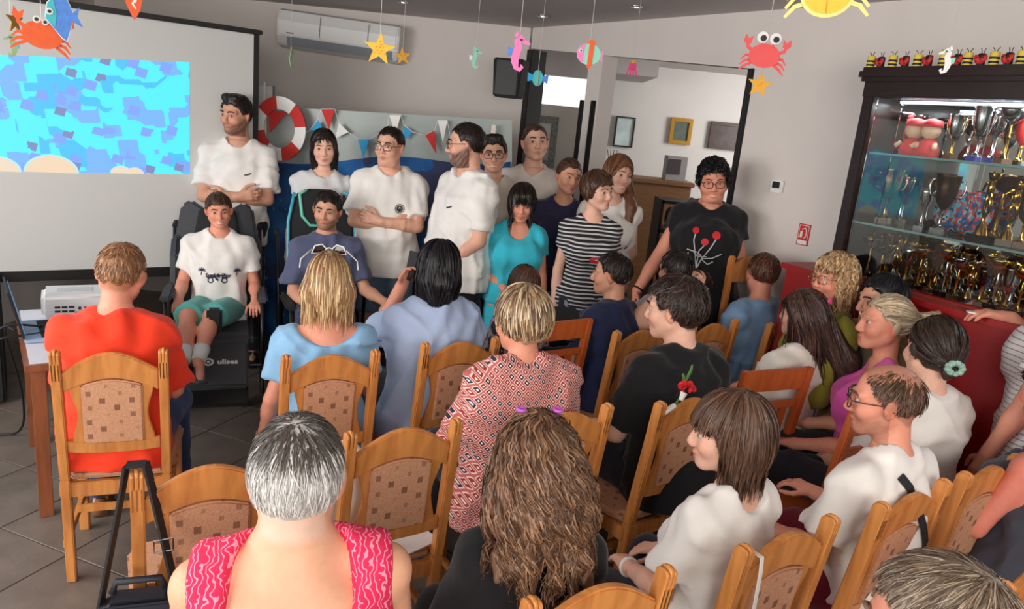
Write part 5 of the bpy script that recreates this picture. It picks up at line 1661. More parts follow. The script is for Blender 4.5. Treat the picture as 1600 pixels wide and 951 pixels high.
def ribbon(mb, pts, wdir, w_, th=.003):
    for a in range(len(pts) - 1):
        p, q = Vector(pts[a]), Vector(pts[a + 1]); d = (q - p).normalized(); wd = (wdir - d * wdir.dot(d)).normalized(); n = d.cross(wd) * th
        vs = [p - wd * w_ / 2 - n, p + wd * w_ / 2 - n, q + wd * w_ / 2 - n, q - wd * w_ / 2 - n, p - wd * w_ / 2 + n, p + wd * w_ / 2 + n, q + wd * w_ / 2 + n, q - wd * w_ / 2 + n]
        mb.add(vs, [(0, 3, 2, 1), (4, 5, 6, 7), (0, 1, 5, 4), (1, 2, 6, 5), (2, 3, 7, 6), (3, 0, 4, 7)])
b = MB(); ribbon(b, [Vector((-.095, 0, .10)), pt_ + Vector((-.03, 0, -.05)), pt_ + Vector((-.022, 0, .005)), pt_ + Vector((.022, 0, .006)), pt_ + Vector((.032, 0, -.05)), Vector((.095, 0, .10))], Vector((.25, 1, 0)), .034)
b.build('strap', strapm, bg)
q = (pt_ + Vector((.03, 0, -.05))).lerp(Vector((.095, 0, .10)), .45)
b = MB(); b.tube([q + Vector(v) for v in ((-.022, -.012, .012), (.022, -.012, .018), (.022, -.012, -.016), (-.022, -.012, -.022))], .0028, 6, closed=True); b.build('buckle', CHROME, bg)
# paper bag seen between the posts of the empty chair
PAPER = mat('white_paper', (232, 228, 222), rough=.8, noise=.03)
pg = empty('paper_bag', tuple(chair_pt('C5', -.125, -.155, .475)), chairs['C5'][2], 'white paper bag standing on the seat of the empty carved chair', 'bag')
b = MB(); NX = 8
vs = []
for i in range(2):
    for k, (x, z) in enumerate(((-.055, 0), (-.06, .12), (-.045, .25), (-.055, .33), (-.04, .385), (.0, .40), (.03, .38), (.045, .32), (.05, .22), (.06, .1), (.055, 0))):
        vs.append((x, i * .05 + .012 * math.sin(k * 1.9), z))
n = 11
b.add(vs, [tuple(range(n)), tuple(range(2 * n - 1, n - 1, -1))] + [(i, (i + 1) % n, n + (i + 1) % n, n + i) for i in range(n)]); b.build('sheet', PAPER, pg)
b = MB(); b.box((.20, .02, .012), (.20, .16, .004), Matrix.Rotation(.3, 3, 'Z')); b.build('folded_flap', PAPER, pg)
# carnation on the crest of the black-shirted man's chair
cn = empty('carnation', tuple(chair_pt('C8', -.09, -.27, .955)), chairs['C8'][2], 'red carnation with green leaves tied to a carved chair crest', 'flower')
cf = MB(); rr = random.Random(3)
for k in range(26):
    a = rr.uniform(0, 6.28); e_ = rr.uniform(0, 1); r = .012 + .020 * e_
    c = Vector((.03 + r * math.cos(a), -.01 + r * math.sin(a) * .8, .060 + .022 * (1 - e_)))
    cf.ball(c, (.011, .003, .011), 6, Matrix.Rotation(a, 3, 'Z') @ Matrix.Rotation(rr.uniform(-.8, .8), 3, 'X'))
cf.build('petals', mat('carnation_red', (210, 30, 36), rough=.7), cn)
b = MB(); b.tube([(.03, 0, .045), (.02, .0, .02), (-.02, -.005, -.01), (-.06, -.01, -.02)], .0045, 6); b.build('stem', mat('leaf_green', (80, 130, 60), rough=.6), cn)
for a, (x, z), r in ((.4, (.045, .105), .03), (-.5, (.022, .098), .022), (.1, (.055, .125), .022)):
    b = MB(); b.ball((x, .0, z), (.008, .004, r), 8, Matrix.Rotation(a, 3, 'Y')); b.build('leaf', mat('leaf_green', (80, 130, 60)), cn, smooth=True)
b = MB(); b.tube([(.028, -.006, .04), (.012, -.01, .015)], [.014, .008], 8); b.tube([(-.02, -.012, .0), (-.07, -.012, -.018)], [.010, .012], 8); b.build('paper_wrap', PAPER, cn)
# ribbon hanging on the bobbed woman's chair
rb = empty('white_ribbon', tuple(chair_pt('C12', -.14, -.30, .93)), chairs['C12'][2], 'narrow white ribbon hanging down a carved chair back', 'ribbon')
b = MB(); ribbon(b, [(0, .05, .02), (0, .0, .02), (.0, -.004, -.02), (.005, -.004, -.2), (.0, -.006, -.42)], Vector((1, 0, 0)), .012, .001); b.build('band', PAPER, rb)

# ------------------------------------------------------------------ table, projector, laptop, cables
TD = math.atan2(.5933, .805)
tb_ = empty('side_table', (-1.985, 2.90, 0), TD, 'wooden table with projector and laptop beside the man in orange red', 'table')
b = MB(); b.box((.24, .41, .705), (.54, .88, .03)); b.build('tabletop', tblwood, tb_, bevel=.004)
for x in (.02, .46):
    for y in (.02, .80): b = MB(); b.box((x, y, .345), (.055, .055, .69)); b.build('leg', tblwood, tb_, bevel=.003)
for y in (.02, .80): b = MB(); b.box((.24, y, .64), (.40, .022, .09)); b.build('apron', tblwood, tb_)
for x in (.02, .46): b = MB(); b.box((x, .41, .64), (.022, .72, .09)); b.build('apron', tblwood, tb_)
clothm = mat('pale_cloth', (206, 206, 214), rough=.8, noise=.04)
tc_ = empty('table_runner', (-1.985, 2.90, .7205), TD, 'pale cloth lying on the wooden table under the projector', 'cloth')
b = MB(); b.box((.24, .42, .003), (.50, .86, .006)); b.build('cloth', clothm, tc_)
pj = empty('projector', tuple(atZ(120, 486, .7275)), TD - .45, 'white projector on the wooden table in front of the screen', 'projector')
pj.location = (-2.22, 3.60, .728); pj.rotation_euler = (0, 0, .55); pj.scale = (.86, .86, .95)
b = MB(); b.box((0, 0, .075), (.34, .27, .125)); b.build('housing', WHITEP, pj, bevel=.022, seg=3, smooth='auto')
for x, z, ww, hh in [(x, z, .028, .010) for x in (-.09, -.055, -.02) for z in (.075, .053)] + [(.02, .068, .014, .014), (.05, .068, .014, .014), (.10, .07, .02, .008), (.13, .075, .006, .03)]:
    b = MB(); b.box((x, -.136, z), (ww, .004, hh)); b.build('socket', BLACK, pj)
b = MB(); b.box((0, 0, .139), (.18, .10, .002)); b.build('top_panel', mat('projector_grey', (210, 210, 208), rough=.5), pj)
b = MB(); b.lathe([(.045, 0), (.045, .03), (.03, .03), (.03, .012), (0, .012)], 16, (.08, .135, .08), Matrix.Rotation(-PI / 2, 3, 'X')); b.build('lens', BLACK, pj, smooth='auto')
for x in (-.13, .13):
    b = MB(); b.lathe([(.014, 0), (.014, .015)], 8, (x, 0, 0)); b.build('foot', BLACK, pj)
lp = empty('laptop', (-2.16, 3.30, .728), math.radians(128), 'open laptop seen edge on at the near corner of the wooden table', 'laptop')
b = MB(); b.box((0, 0, .009), (.33, .23, .016)); b.build('keyboard_base', mat('laptop_grey', (150, 170, 200), rough=.4), lp, bevel=.004)
b = MB(); b.box((0, -.008, .0185), (.28, .11, .002)); b.build('keys', BLACKM, lp)
M = Matrix.Rotation(-.22, 3, 'X'); b = MB(); b.box(Vector((0, .115, .017)) + M @ Vector((0, 0, .115)), (.33, .009, .225), M); b.build('screen', BLACK, lp, bevel=.003)
b = MB(); b.box(Vector((0, .108, .017)) + M @ Vector((0, -.003, .115)), (.305, .002, .19), M); b.build('display', mat('display_blue', (90, 140, 190), emit=.4), lp)
cabm = mat('black_cable', (18, 18, 20), rough=.5)
rcab = random.Random(8)
for k, (pts, lb) in enumerate([([(-2.12, 3.44, .79), (-2.08, 3.36, .78), (-2.16, 3.22, .745), (-2.26, 3.10, .74), (-2.33, 3.10, .66), (-2.36, 3.05, .35), (-2.42, 3.0, .03), (-2.62, 3.05, .012), (-2.9, 3.3, .012)], 'black cable from the projector sockets down past the table edge'),
                               ([(-2.2, 3.3, .75), (-2.32, 3.2, .76), (-2.40, 3.16, .60), (-2.40, 3.1, .25), (-2.36, 2.98, .015), (-2.45, 2.8, .012), (-2.66, 2.72, .012), (-2.95, 2.85, .012)], 'black cable hanging from the table in a long loop to the floor'),
                               ([(-2.44, 3.12, .55), (-2.47, 3.05, .3), (-2.50, 2.92, .02), (-2.60, 2.78, .012), (-2.72, 2.92, .012), (-2.60, 3.10, .012), (-2.5, 2.98, .012)], 'black cable coiled once on the floor tiles beside the table'),
                               ([(-3.2, 3.7, .012), (-2.9, 3.55, .012), (-2.6, 3.62, .012), (-2.42, 3.45, .3), (-2.38, 3.3, .70), (-2.3, 3.25, .735)], 'black mains cable running back from the table to the case')]):
    P = [Vector(p) for p in pts]; sm = []
    for i in range(len(P) - 1):
        p0, p1, p2, p3 = P[max(0, i - 1)], P[i], P[i + 1], P[min(len(P) - 1, i + 2)]
        for t in np.linspace(0, 1, 6, endpoint=False):
            sm.append(.5 * ((2 * p1) + (p2 - p0) * t + (2 * p0 - 5 * p1 + 4 * p2 - p3) * t * t + (3 * p1 - p0 - 3 * p2 + p3) * t ** 3))
    sm.append(P[-1])
    for q in sm: q.z = max(q.z, .008)
    b = MB(); b.tube(sm, .0055, 6); o = b.build('cable', cabm, smooth=True); tag(o, lb, 'cable', 'black cables around the table')

# ------------------------------------------------------------------ grey reclining wheelchair and the blue-edged wheelchair
WC = mat('charcoal_pad', (66, 68, 72), rough=.75, bump=.15, bscale=80); WCD = mat('black_pad', (30, 31, 34), rough=.8, bump=.1); TUB = mat('black_tube', (26, 26, 28), rough=.35)
RUB = mat('rubber', (22, 22, 22), rough=.8); TEAL = mat('teal_piping', (70, 170, 190), rough=.5); TEAL2 = mat('green_piping', (110, 200, 180), rough=.5)


def pad(mb, o, ax, ay, az, dims):
    M = Matrix((ax, ay, az)).transposed(); mb.box(o, dims, M); return mb


def wheelchair(loc, rz, label, kind):
    e = empty('wheelchair', loc, rz, label, 'wheelchair')
    t = math.radians(11)   # recline
    up = Vector((0, -math.sin(t), math.cos(t))); fw = Vector((0, math.cos(t), math.sin(t)))
    b0 = Vector((0, -.20, .43 if kind == 'grey' else .52))
    if kind == 'grey':
        poly = [(-.20, 0), (.20, 0), (.245, .25), (.25, .58), (.22, .76), (.16, .80), (.06, .73), (-.06, .73), (-.16, .80), (-.22, .76), (-.25, .58), (-.245, .25)]
        b = MB(); b.prism(poly, .07, lambda a, c, d: b0 + Vector((a, 0, 0)) + up * c - fw * d); b.build('back_cushion', WC, e, bevel=.02, seg=3, smooth='auto')
        b = MB(); b.prism([(-.15, .1), (.15, .1), (.155, .5), (.11, .74), (-.11, .74), (-.155, .5)], .03, lambda a, c, d: b0 + Vector((a, 0, 0)) + up * c + fw * (.03 - d)); b.build('inner_cushion', WCD, e, bevel=.012, seg=2, smooth='auto')
        for sg in (-1, 1):
            b = MB(); b.prism([(.0, .12), (.13, .16), (.14, .44), (.0, .58)], .05, lambda a, c, d: b0 + Vector((sg * (.225 + d), 0, 0)) + up * c + fw * a); b.build('side_wing', WC, e, bevel=.018, seg=2, smooth='auto')
    else:
        poly = [(-.18, 0), (.18, 0), (.215, .22), (.21, .62), (.17, .80), (.08, .84), (-.08, .84), (-.17, .80), (-.21, .62), (-.215, .22)]
        b = MB(); b.prism(poly, .06, lambda a, c, d: b0 + Vector((a, 0, 0)) + up * c - fw * d); b.build('back_cushion', WCD, e, bevel=.015, seg=2, smooth='auto')
        for m_, P in ((TEAL, [(.19, .1), (.222, .3), (.218, .62), (.178, .81)]), (TEAL, [(-.19, .1), (-.222, .3), (-.218, .62), (-.178, .81), (-.14, .83)]), (TEAL2, [(.10, .83), (.145, .80), (.13, .66), (.08, .60), (-.08, .60)])):
            b = MB(); b.tube([b0 + Vector((x, 0, 0)) + up * z + fw * .004 for x, z in P], .011, 6); b.build('piping', m_, e, smooth=True)
    LL = .34 if kind == 'grey' else .42
    b = MB(); b.box((0, .06, .455), (.44, .50, .10)); b.build('seat', WC if kind == 'grey' else WCD, e, bevel=.03, seg=3, smooth='auto')
    leg = Vector((0, .30, .45 if kind == 'grey' else .43)); ld = (Vector((0, .86, -.50)) if kind == 'grey' else Vector((0, .34, -.94))).normalized(); ln = Vector((0, -ld.z, ld.y))
    b = MB(); b.prism([(-.19, 0), (.19, 0), (.19, LL), (-.19, LL)], .04, lambda a, c, d: leg + Vector((a, 0, 0)) + ld * c + ln * (-.0 - d)); lr = b.build('leg_rest', WC if kind == 'grey' else WCD, e, bevel=.012, seg=2, smooth='auto')
    b = MB(); c = leg + ld * (LL + .02); b.prism([(-.19, -.02), (.19, -.02), (.19, .20), (-.19, .20)], .022, lambda a, y, d: c + Vector((a, y, -.01 - d))); b.build('footplate', BLACK, e, bevel=.006)
    if kind == 'grey':
        vs, fs = text_mesh('ulises', .052, .002)
        fr = lambda x, z: leg + Vector((-(x), 0, 0)) + ld * (.16 - z) + ln * .0035
        b = MB(); b.add([fr(x + .075, z) for x, z in vs], fs); v2, f2 = ring2(-.03, 0, .017, .030); b.add([fr(*p) for p in v2], f2); v2, f2 = disc2(-.03, 0, .009); b.add([fr(*p) for p in v2], f2)
        b.build('printed_mark', WHT, lr)
    if kind == 'grey': b = MB(); b.box((0, .36, .60), (.085, .07, .15)); b.build('pommel', WCD, e, bevel=.015, seg=2, smooth='auto')
    for sg in (-1, 1):
        x = sg * .27
        b = MB(); b.tube([(x, -.34, .62), (x, -.24, .30), (x, .30, .30), (x, .42, .16)], .014, 8); b.tube([(x, -.20, .30), (x, -.16, .70), (x, .02, .70)], .012, 8); b.tube([(x, .30, .30), (x, .24, .68)], .012, 8); b.tube([(x * .98, -.44, 1.02), (x, -.24, .30)], .012, 8); b.build('side_frame', TUB, e, smooth=True)
        b = MB(); b.box((x, .10, .70), (.06, .34, .035)); b.build('armrest', WCD if kind != 'grey' else WC, e, bevel=.012, seg=2, smooth='auto')
        R_, W_ = (.15, .045) if kind == 'grey' else (.14, .04)
        for y, r in ((-.36, R_ * 1.05), (.42, .085)):
            b = MB(); M = Matrix.Rotation(PI / 2, 3, 'Y'); cc = (sg * (.31 if y < 0 else .28), y, r) if not (kind == 'grey' and y > 0) else (sg * .17, .22, r)
            b.lathe([(r * .70, -W_ / 2), (r * .95, -W_ / 2), (r, -W_ / 4), (r, W_ / 4), (r * .95, W_ / 2), (r * .70, W_ / 2), (r * .66, 0), (r * .70, -W_ / 2)], 24, cc, M); wh = b.build('wheel', RUB, e, smooth='auto')
            b = MB(); b.lathe([(r * .14, -.016), (r * .2, -.016), (r * .2, .016), (r * .14, .016)], 12, cc, M)
            for k in range(5):
                a = 2 * PI * k / 5; b.tube([Vector(cc) + Vector((0, math.cos(a), math.sin(a))) * r * .15, Vector(cc) + Vector((0, math.cos(a), math.sin(a))) * r * .69], .008, 5)
            b.build('spokes', TUB, wh)
    b = MB(); b.tube([(-.27, .30, .30), (.27, .30, .30)], .012, 8); b.tube([(-.27, -.24, .30), (.27, -.24, .30)], .012, 8); b.build('cross_tube', TUB, e)
    for sg in (-1, 1): b = MB(); b.tube([(sg * .265, -.44, 1.02), (sg * .265, -.54, 1.03)], .017, 8); b.build('push_handle', RUB, e)
    return e


W1Y = math.radians(201); W2Y = math.radians(206)
wheelchair((-1.86, 4.47, 0), W1Y, 'charcoal grey reclining wheelchair with printed leg rest under the young man in teal shorts', 'grey')
wheelchair((-1.17, 4.56, 0), W2Y, 'black wheelchair with blue and green edged backrest behind the grey blue polo shirt', 'blue')
# big loose caster seen beside the leg rest
# ------------------------------------------------------------------ hanging paper sea creatures
ORG = mat('paper_orange', (236, 100, 52), rough=.75, noise=.08, nscale=40); YLW = mat('paper_yellow2', (246, 196, 70), rough=.75, noise=.06, nscale=60); OCH = mat('paper_ochre', (214, 152, 48), rough=.75, noise=.1)
PNK = mat('paper_pink', (240, 130, 190), rough=.75); CRB = mat('paper_coral', (236, 92, 92), rough=.75, noise=.05); TUR = mat('paper_turquoise', (70, 190, 200), rough=.75); BLP = mat('paper_blue2', (86, 140, 220), rough=.75, noise=.15, nscale=70)
GRN = mat('paper_green', (150, 176, 130), rough=.75, noise=.1); MIN = mat('paper_mint', (150, 214, 190), rough=.75); LYL = mat('paper_cream', (252, 226, 140), rough=.75); MAG = mat('paper_magenta', (214, 66, 120), rough=.75); GOL = mat('paper_gold', (170, 130, 60), rough=.75)


class Cut:
    """flat paper cut-out hung on a thread; drawn in units where 1 = 100 px of the outline, x right, z up"""
    def __init__(s, name, label, x, y, Y, px, rot=0.0, group='paper sea creatures hung from the ceiling', cat='hanging decoration', string=True, yaw=0.0):
        p = atY(x, y, Y); zc = Y * cP - (p.z - CAMH) * sP
        s.u = px / FOC * zc
        s.e = empty(name, tuple(p), yaw - math.atan2(p.x, p.y), label, cat, group)
        s.rot = rot - ROLL * 0.0; s.p = p; s.k = 0
        if string:
            b = MB(); b.tube([(0, .004, 0), (0, .004, CEIL - p.z)], .0011 if Y > 2 else .0008, 4); b.build('thread', mat('thread', (200, 198, 194), rough=.6), s.e)

    def poly(s, pts, m, name='piece', th=.004, parent=None):
        c, sn = math.cos(s.rot), math.sin(s.rot)
        P = [((x * c - z * sn) * s.u, (x * sn + z * c) * s.u) for x, z in pts]
        b = MB(); b.prism(P, th, lambda a, z, d: Vector((a, -d - s.k * .0014, z))); s.k += 1
        return b.build(name, m, parent or s.e)

    def blob(s, cx, cz, rx, rz, m, name='piece', n=16, a0=0):
        return s.poly([(cx + rx * math.cos(2 * PI * k / n + a0), cz + rz * math.sin(2 * PI * k / n + a0)) for k in range(n)], m, name)

    def path(s, pts, w_, m, name='piece'):
        v, f = stroke2(pts, 1.0)
        ws = w_ if isinstance(w_, list) else [w_] * len(pts)
        L_, R_ = [], []
        for i, p in enumerate(pts):
            mx, mz = (v[2 * i][0] + v[2 * i + 1][0]) / 2, (v[2 * i][1] + v[2 * i + 1][1]) / 2
            dx, dz = v[2 * i][0] - mx, v[2 * i][1] - mz
            L_.append((mx + dx * ws[i], mz + dz * ws[i])); R_.append((mx - dx * ws[i], mz - dz * ws[i]))
        return s.poly(L_ + R_[::-1], m, name)

    def star(s, r, m, r2=.42, name='star', ph=PI / 2):
        return s.poly([((r if k % 2 == 0 else r * r2) * math.cos(ph + PI * k / 5), (r if k % 2 == 0 else r * r2) * math.sin(ph + PI * k / 5)) for k in range(10)], m, name)


def dots(c, pts, r, m, name='spots'):
    b = MB()
    for x, z in pts:
        co, si = math.cos(c.rot), math.sin(c.rot); b.ball(((x * co - z * si) * c.u, -.005 - c.k * .0014, (x * si + z * co) * c.u), (r * c.u, .001, r * c.u), 6)
    c.k += 1
    return b.build(name, m, c.e)


def eye(c, x, z, r, look=(0, 0)):
    c.blob(x, z, r, r, WHT, 'eye_white', 12); c.blob(x + look[0], z + look[1], r * .55, r * .55, BLACK, 'pupil', 10)


def crab(c, m, m2, big=1.0, eyes_up=True):
    for sg in (-1, 1):
        for k in range(3): c.path([(sg * .25, -.05 - .06 * k), (sg * .42, -.02 - .13 * k), (sg * .52, -.14 - .12 * k)], [.07, .06, .02], m, 'leg')
        c.path([(sg * .28, .08), (sg * .42, .16), (sg * .44, .26)], .08, m, 'claw_arm')
        c.poly([(sg * .36, .24), (sg * .34, .42), (sg * .43, .34), (sg * .52, .44), (sg * .54, .28), (sg * .46, .20)], m2, 'claw')
    c.blob(0, 0, .36, .27, m, 'shell', 22)


c = Cut('paper_starfish', 'large yellow paper starfish hanging before the air conditioner', 593, 77, 3.2, 100, rot=-.05); c.star(.26, YLW, .40)
dots(c, [(0, .03), (.03, -.02), (-.03, -.02), (.02, .07), (-.05, .03), (.05, .03), (0, .12), (0, -.06), (.08, -.06), (-.08, -.06)], .010, OCH)
c = Cut('paper_starfish', 'small ochre paper starfish beside the large yellow one', 629, 88, 4.3, 100, rot=.12); c.star(.14, OCH, .40); dots(c, [(0, 0), (.03, .02), (-.03, .02)], .008, GOL)
c = Cut('paper_starfish', 'yellow paper starfish hanging below the coral crab', 1187, 133, 3.4, 100, rot=-.1); c.star(.20, mat('paper_amber', (238, 176, 58), rough=.75), .42); dots(c, [(0, 0), (.02, .03), (-.03, -.02)], .008, OCH)
c = Cut('paper_starfish', 'small brown paper starfish turned edge on near the orange crab', 22, 32, 2.9, 100, yaw=1.0); c.star(.22, GOL, .38); dots(c, [(0, 0), (.02, .03)], .01, OCH)
c = Cut('paper_crab', 'orange paper crab hanging before the projection screen', 66, 55, 2.5, 76, rot=-.12); crab(c, ORG, ORG); eye(c, -.12, .28, .07); eye(c, .03, .26, .06)
c = Cut('paper_crab', 'coral red paper crab with googly eyes by the opening jamb', 1194, 88, 3.1, 66, rot=-.08); crab(c, CRB, CRB)
for x in (-.13, .16): c.path([(x * .8, .2), (x, .36)], .05, CRB, 'eye_stalk'); eye(c, x, .40, .13, (.02, -.02))
c = Cut('paper_crab', 'pale yellow paper crab cut off by the top picture edge', 1293, -4, 2.1, 112, rot=.06)
for sg in (-1, 1):
    for k in range(3): c.path([(sg * .25, .05 - .06 * k), (sg * .42, .14 - .13 * k), (sg * .54, -.02 - .12 * k)], [.06, .06, .04], LYL, 'leg')
c.blob(0, .05, .36, .33, LYL, 'shell_edge', 22); c.blob(0, .06, .32, .29, YLW, 'shell', 22); c.path([(-.0, .33), (0, -.22)], .012, OCH, 'shell_line')
c.poly([(.32, .12), (.50, .18), (.56, .06), (.44, .0)], ORG, 'claw')
c = Cut('paper_fish', 'blue paper fish with turquoise face beside the orange crab', 93, 28, 2.35, 100, rot=.12)
c.poly([(-.20, .0), (-.14, .22), (-.02, .34), (.14, .32), (.20, .10), (.16, -.10), (.05, -.36), (-.02, -.30), (-.10, -.16)], WHT, 'fish_edge')
c.poly([(-.19, .0), (-.13, .21), (-.02, .33), (.13, .31), (.19, .10), (.15, -.10), (.04, -.34), (-.02, -.28), (-.10, -.15)], BLP, 'fish_body')
c.poly([(-.19, .0), (-.13, .21), (-.04, .30), (-.03, .05), (-.08, -.14)], TUR, 'face'); c.poly([(.16, .05), (.30, .16), (.25, .02), (.30, -.14), (.15, -.04)], BLP, 'tail'); eye(c, -.12, .09, .05)
c = Cut('paper_fish', 'orange leaf shaped paper fish at the top edge of the screen', 207, 6, 2.8, 100, rot=-.15)
c.poly([(-.15, .18), (-.10, .0), (0, -.16), (.06, -.24), (.12, -.06), (.13, .14), (.1, .25), (-.1, .25)], ORG, 'fish_body'); c.path([(0, .16), (.03, .05), (.0, .0), (.06, -.06)], [.05, .05, .03, .02], WHT, 'fin_print')
c = Cut('paper_fish', 'striped pink orange and mint paper fish hanging in the opening', 920, 85, 3.3, 68, rot=-.06)
c.poly([(-.12, .22), (0, .33), (.12, .30), (.10, .2)], ORG, 'top_fin'); c.poly([(-.06, -.2), (.04, -.33), (.12, -.22)], ORG, 'bottom_fin'); c.poly([(.22, .04), (.33, .14), (.31, -.0), (.33, -.13), (.22, -.06)], PNK, 'tail')
c.blob(0, 0, .28, .235, MIN, 'fish_body', 20); c.poly([(-.27, .04), (-.20, .17), (-.11, .2), (-.13, 0), (-.11, -.2), (-.20, -.17), (-.27, -.04)], PNK, 'face'); c.poly([(-.02, .235), (.09, .22), (.10, -.22), (0, -.235)], ORG, 'stripe'); eye(c, -.19, .05, .04)
c = Cut('paper_fish', 'small blue and turquoise paper fish beside the loudspeaker', 840, 122, 4.4, 64, rot=.0)
c.blob(0, 0, .13, .19, TUR, 'fish_body', 14); c.poly([(-.12, .06), (-.25, .12), (-.24, -.1), (-.12, -.06)], BLU, 'face'); c.poly([(.12, .05), (.26, .10), (.25, -.12), (.12, -.05)], BLP, 'tail'); c.path([(.0, .18), (.0, -.18)], .05, GRN, 'stripe')
c = Cut('paper_octopus', 'small magenta paper octopus hanging under the far ceiling', 988, 107, 4.6, 62)
c.blob(0, .05, .10, .11, MAG, 'head', 14)
for k in range(4): c.path([(-.08 + .05 * k, -.0), (-.12 + .08 * k, -.12), (-.10 + .07 * k, -.17)], .04, MAG, 'arm')
c.blob(0, .16, .05, .05, OCH, 'hat', 8)


def seahorse(c, m, m2, flip=1):
    f = flip
    pts = [(.10 * f, .22), (.02 * f, .27), (-.03 * f, .20), (-.01 * f, .10), (-.06 * f, -.02), (-.05 * f, -.14), (-.02 * f, -.24), (.05 * f, -.27), (.09 * f, -.22), (.05 * f, -.18)]
    c.path(pts, [.05, .12, .13, .13, .16, .13, .09, .07, .05, .03], m, 'seahorse_body')
    c.poly([(-.10 * f, .08), (-.20 * f, .10), (-.18 * f, -.06), (-.12 * f, -.04)], m2, 'fin'); c.poly([(-.02 * f, .33), (-.06 * f, .38), (-.10 * f, .28), (-.05 * f, .26)], m, 'crest')
    c.poly([(.08 * f, .25), (.2 * f, .19), (.19 * f, .15), (.06 * f, .17)], m, 'snout'); c.blob(.03 * f, .235, .02, .02, BLACK, 'eye', 8)


c = Cut('paper_seahorse', 'pink paper seahorse with blue fin hanging on a white thread', 810, 84, 3.1, 88); seahorse(c, PNK, BLP)
c = Cut('paper_seahorse', 'pale mint paper seahorse against the wall near the loudspeaker', 743, 92, 4.7, 50); seahorse(c, MIN, WHT)
c = Cut('paper_seahorse', 'white paper seahorse hanging before the cabinet cornice', 1478, 96, 2.6, 62); seahorse(c, WHT, MIN, -1)
c = Cut('paper_seahorse', 'greenish paper seahorse below the brown starfish at the picture edge', 19, 72, 3.0, 55); seahorse(c, GRN, TUR, -1)
c = Cut('paper_seahorse', 'tiny grey green paper seahorse turned edge on by the screen corner', 455, 92, 4.8, 45, yaw=1.1); seahorse(c, GRN, MIN)
# ------------------------------------------------------------------ fabrics with printed patterns
WT = cloth('white', (232, 228, 222)); WT2 = cloth('offwhite', (222, 214, 204)); WT3 = cloth('greywhite', (205, 205, 204)); CRM = cloth('cream', (214, 204, 192))
NAVY = cloth('navy', (34, 40, 72)); NAVYT = cloth('navy_tee', (48, 46, 74)); BLK = cloth('black', (26, 25, 28)); DNM = cloth('denim', (50, 74, 116), bump=.35, noise=.15); SHORTS = cloth('blue_shorts', (112, 134, 160))
TEALC = cloth('teal', (92, 172, 164)); TURQ = cloth('turquoise', (58, 184, 204)); POLO = cloth('slate_polo', (84, 90, 118)); REDT = cloth('orange_red', (232, 62, 34)); RED2 = cloth('red_tee', (214, 44, 36))
SKYB = cloth('sky_blue', (138, 184, 220), bump=.4); PBLU = cloth('pale_blue', (172, 190, 222), bump=.3); LBL = cloth('light_blue', (128, 164, 200)); OLV = cloth('olive', (128, 122, 44)); PINK = cloth('pink', (222, 92, 178))
MAR = cloth('maroon', (112, 26, 44)); WTROU = cloth('white_trousers', (206, 200, 190)); GRYB = cloth('grey_blue', (140, 152, 172)); DGRY = cloth('dark_grey', (62, 62, 72)); DARKT = cloth('dark_trousers', (36, 36, 44)); GRYT = cloth('light_grey_tee', (186, 186, 188))


def patt(name, fn, rough=.85):
    m = bpy.data.materials.new(name); m.use_nodes = True; g = NG(m); g.b.inputs['Roughness'].default_value = rough
    vec, x, y, z = g.obj(); g.L.new(fn(g, vec, x, y, z), g.b.inputs['Base Color']); n, _ = g.noise(vec, 26, 3); g.bump(n, .3, .008); return m


def stripes(g, vec, x, y, z):
    n, _ = g.noise(vec, 4, 2); f = g.math('FRACT', g.math('MULTIPLY', g.math('ADD', z, g.math('MULTIPLY', n, .03)), 42)); return g.mix(g.math('GREATER_THAN', f, .62), lin((30, 30, 36)), lin((206, 204, 204)))
def thinstripes(g, vec, x, y, z):
    f = g.math('FRACT', g.math('MULTIPLY', z, 48)); return g.mix(g.math('GREATER_THAN', f, .80), lin((226, 222, 220)), lin((150, 146, 150)))
def floral(g, vec, x, y, z):
    n, _ = g.noise(vec, 14, 4); return g.mix(g.math('GREATER_THAN', n, .56), lin((34, 36, 50)), lin((150, 150, 158)))
def floral2(g, vec, x, y, z):
    n, _ = g.noise(vec, 26, 4); return g.mix(g.math('GREATER_THAN', n, .52), lin((70, 58, 72)), lin((190, 176, 178)))
def waves(g, vec, x, y, z):
    w_ = g.n('ShaderNodeTexWave', wave_type='BANDS', bands_direction='X'); w_.inputs['Scale'].default_value = 26; w_.inputs['Distortion'].default_value = 12; w_.inputs['Detail'].default_value = 1.5; w_.inputs['Detail Scale'].default_value = 1.6; g.L.new(vec, w_.inputs[0])
    return g.mix(g.math('GREATER_THAN', w_.outputs['Fac'], .86), lin((222, 36, 84)), lin((246, 150, 172)))
def lattice(g, vec, x, y, z):
    k = 30.0
    u = g.math('MULTIPLY', g.math('ADD', x, z), k); v = g.math('MULTIPLY', g.math('SUBTRACT', x, z), k)
    a = g.math('ABSOLUTE', g.math('SUBTRACT', g.math('FRACT', u), .5)); b = g.math('ABSOLUTE', g.math('SUBTRACT', g.math('FRACT', v), .5)); mx_ = g.math('MAXIMUM', a, b)
    cell = g.n('ShaderNodeCombineXYZ'); g.L.new(g.math('FLOOR', u), cell.inputs[0]); g.L.new(g.math('FLOOR', v), cell.inputs[1]); wn = g.n('ShaderNodeTexWhiteNoise', noise_dimensions='2D'); g.L.new(cell.outputs[0], wn.inputs[0])
    c = g.mix(g.math('GREATER_THAN', wn.outputs[0], .68), lin((150, 44, 40)), lin((44, 38, 62)))
    c = g.mix(g.math('LESS_THAN', mx_, .12), c, lin((236, 220, 208)))
    c = g.mix(g.math('GREATER_THAN', mx_, .30), c, lin((236, 200, 190)))
    return g.mix(g.math('GREATER_THAN', mx_, .40), c, lin((186, 96, 92)))


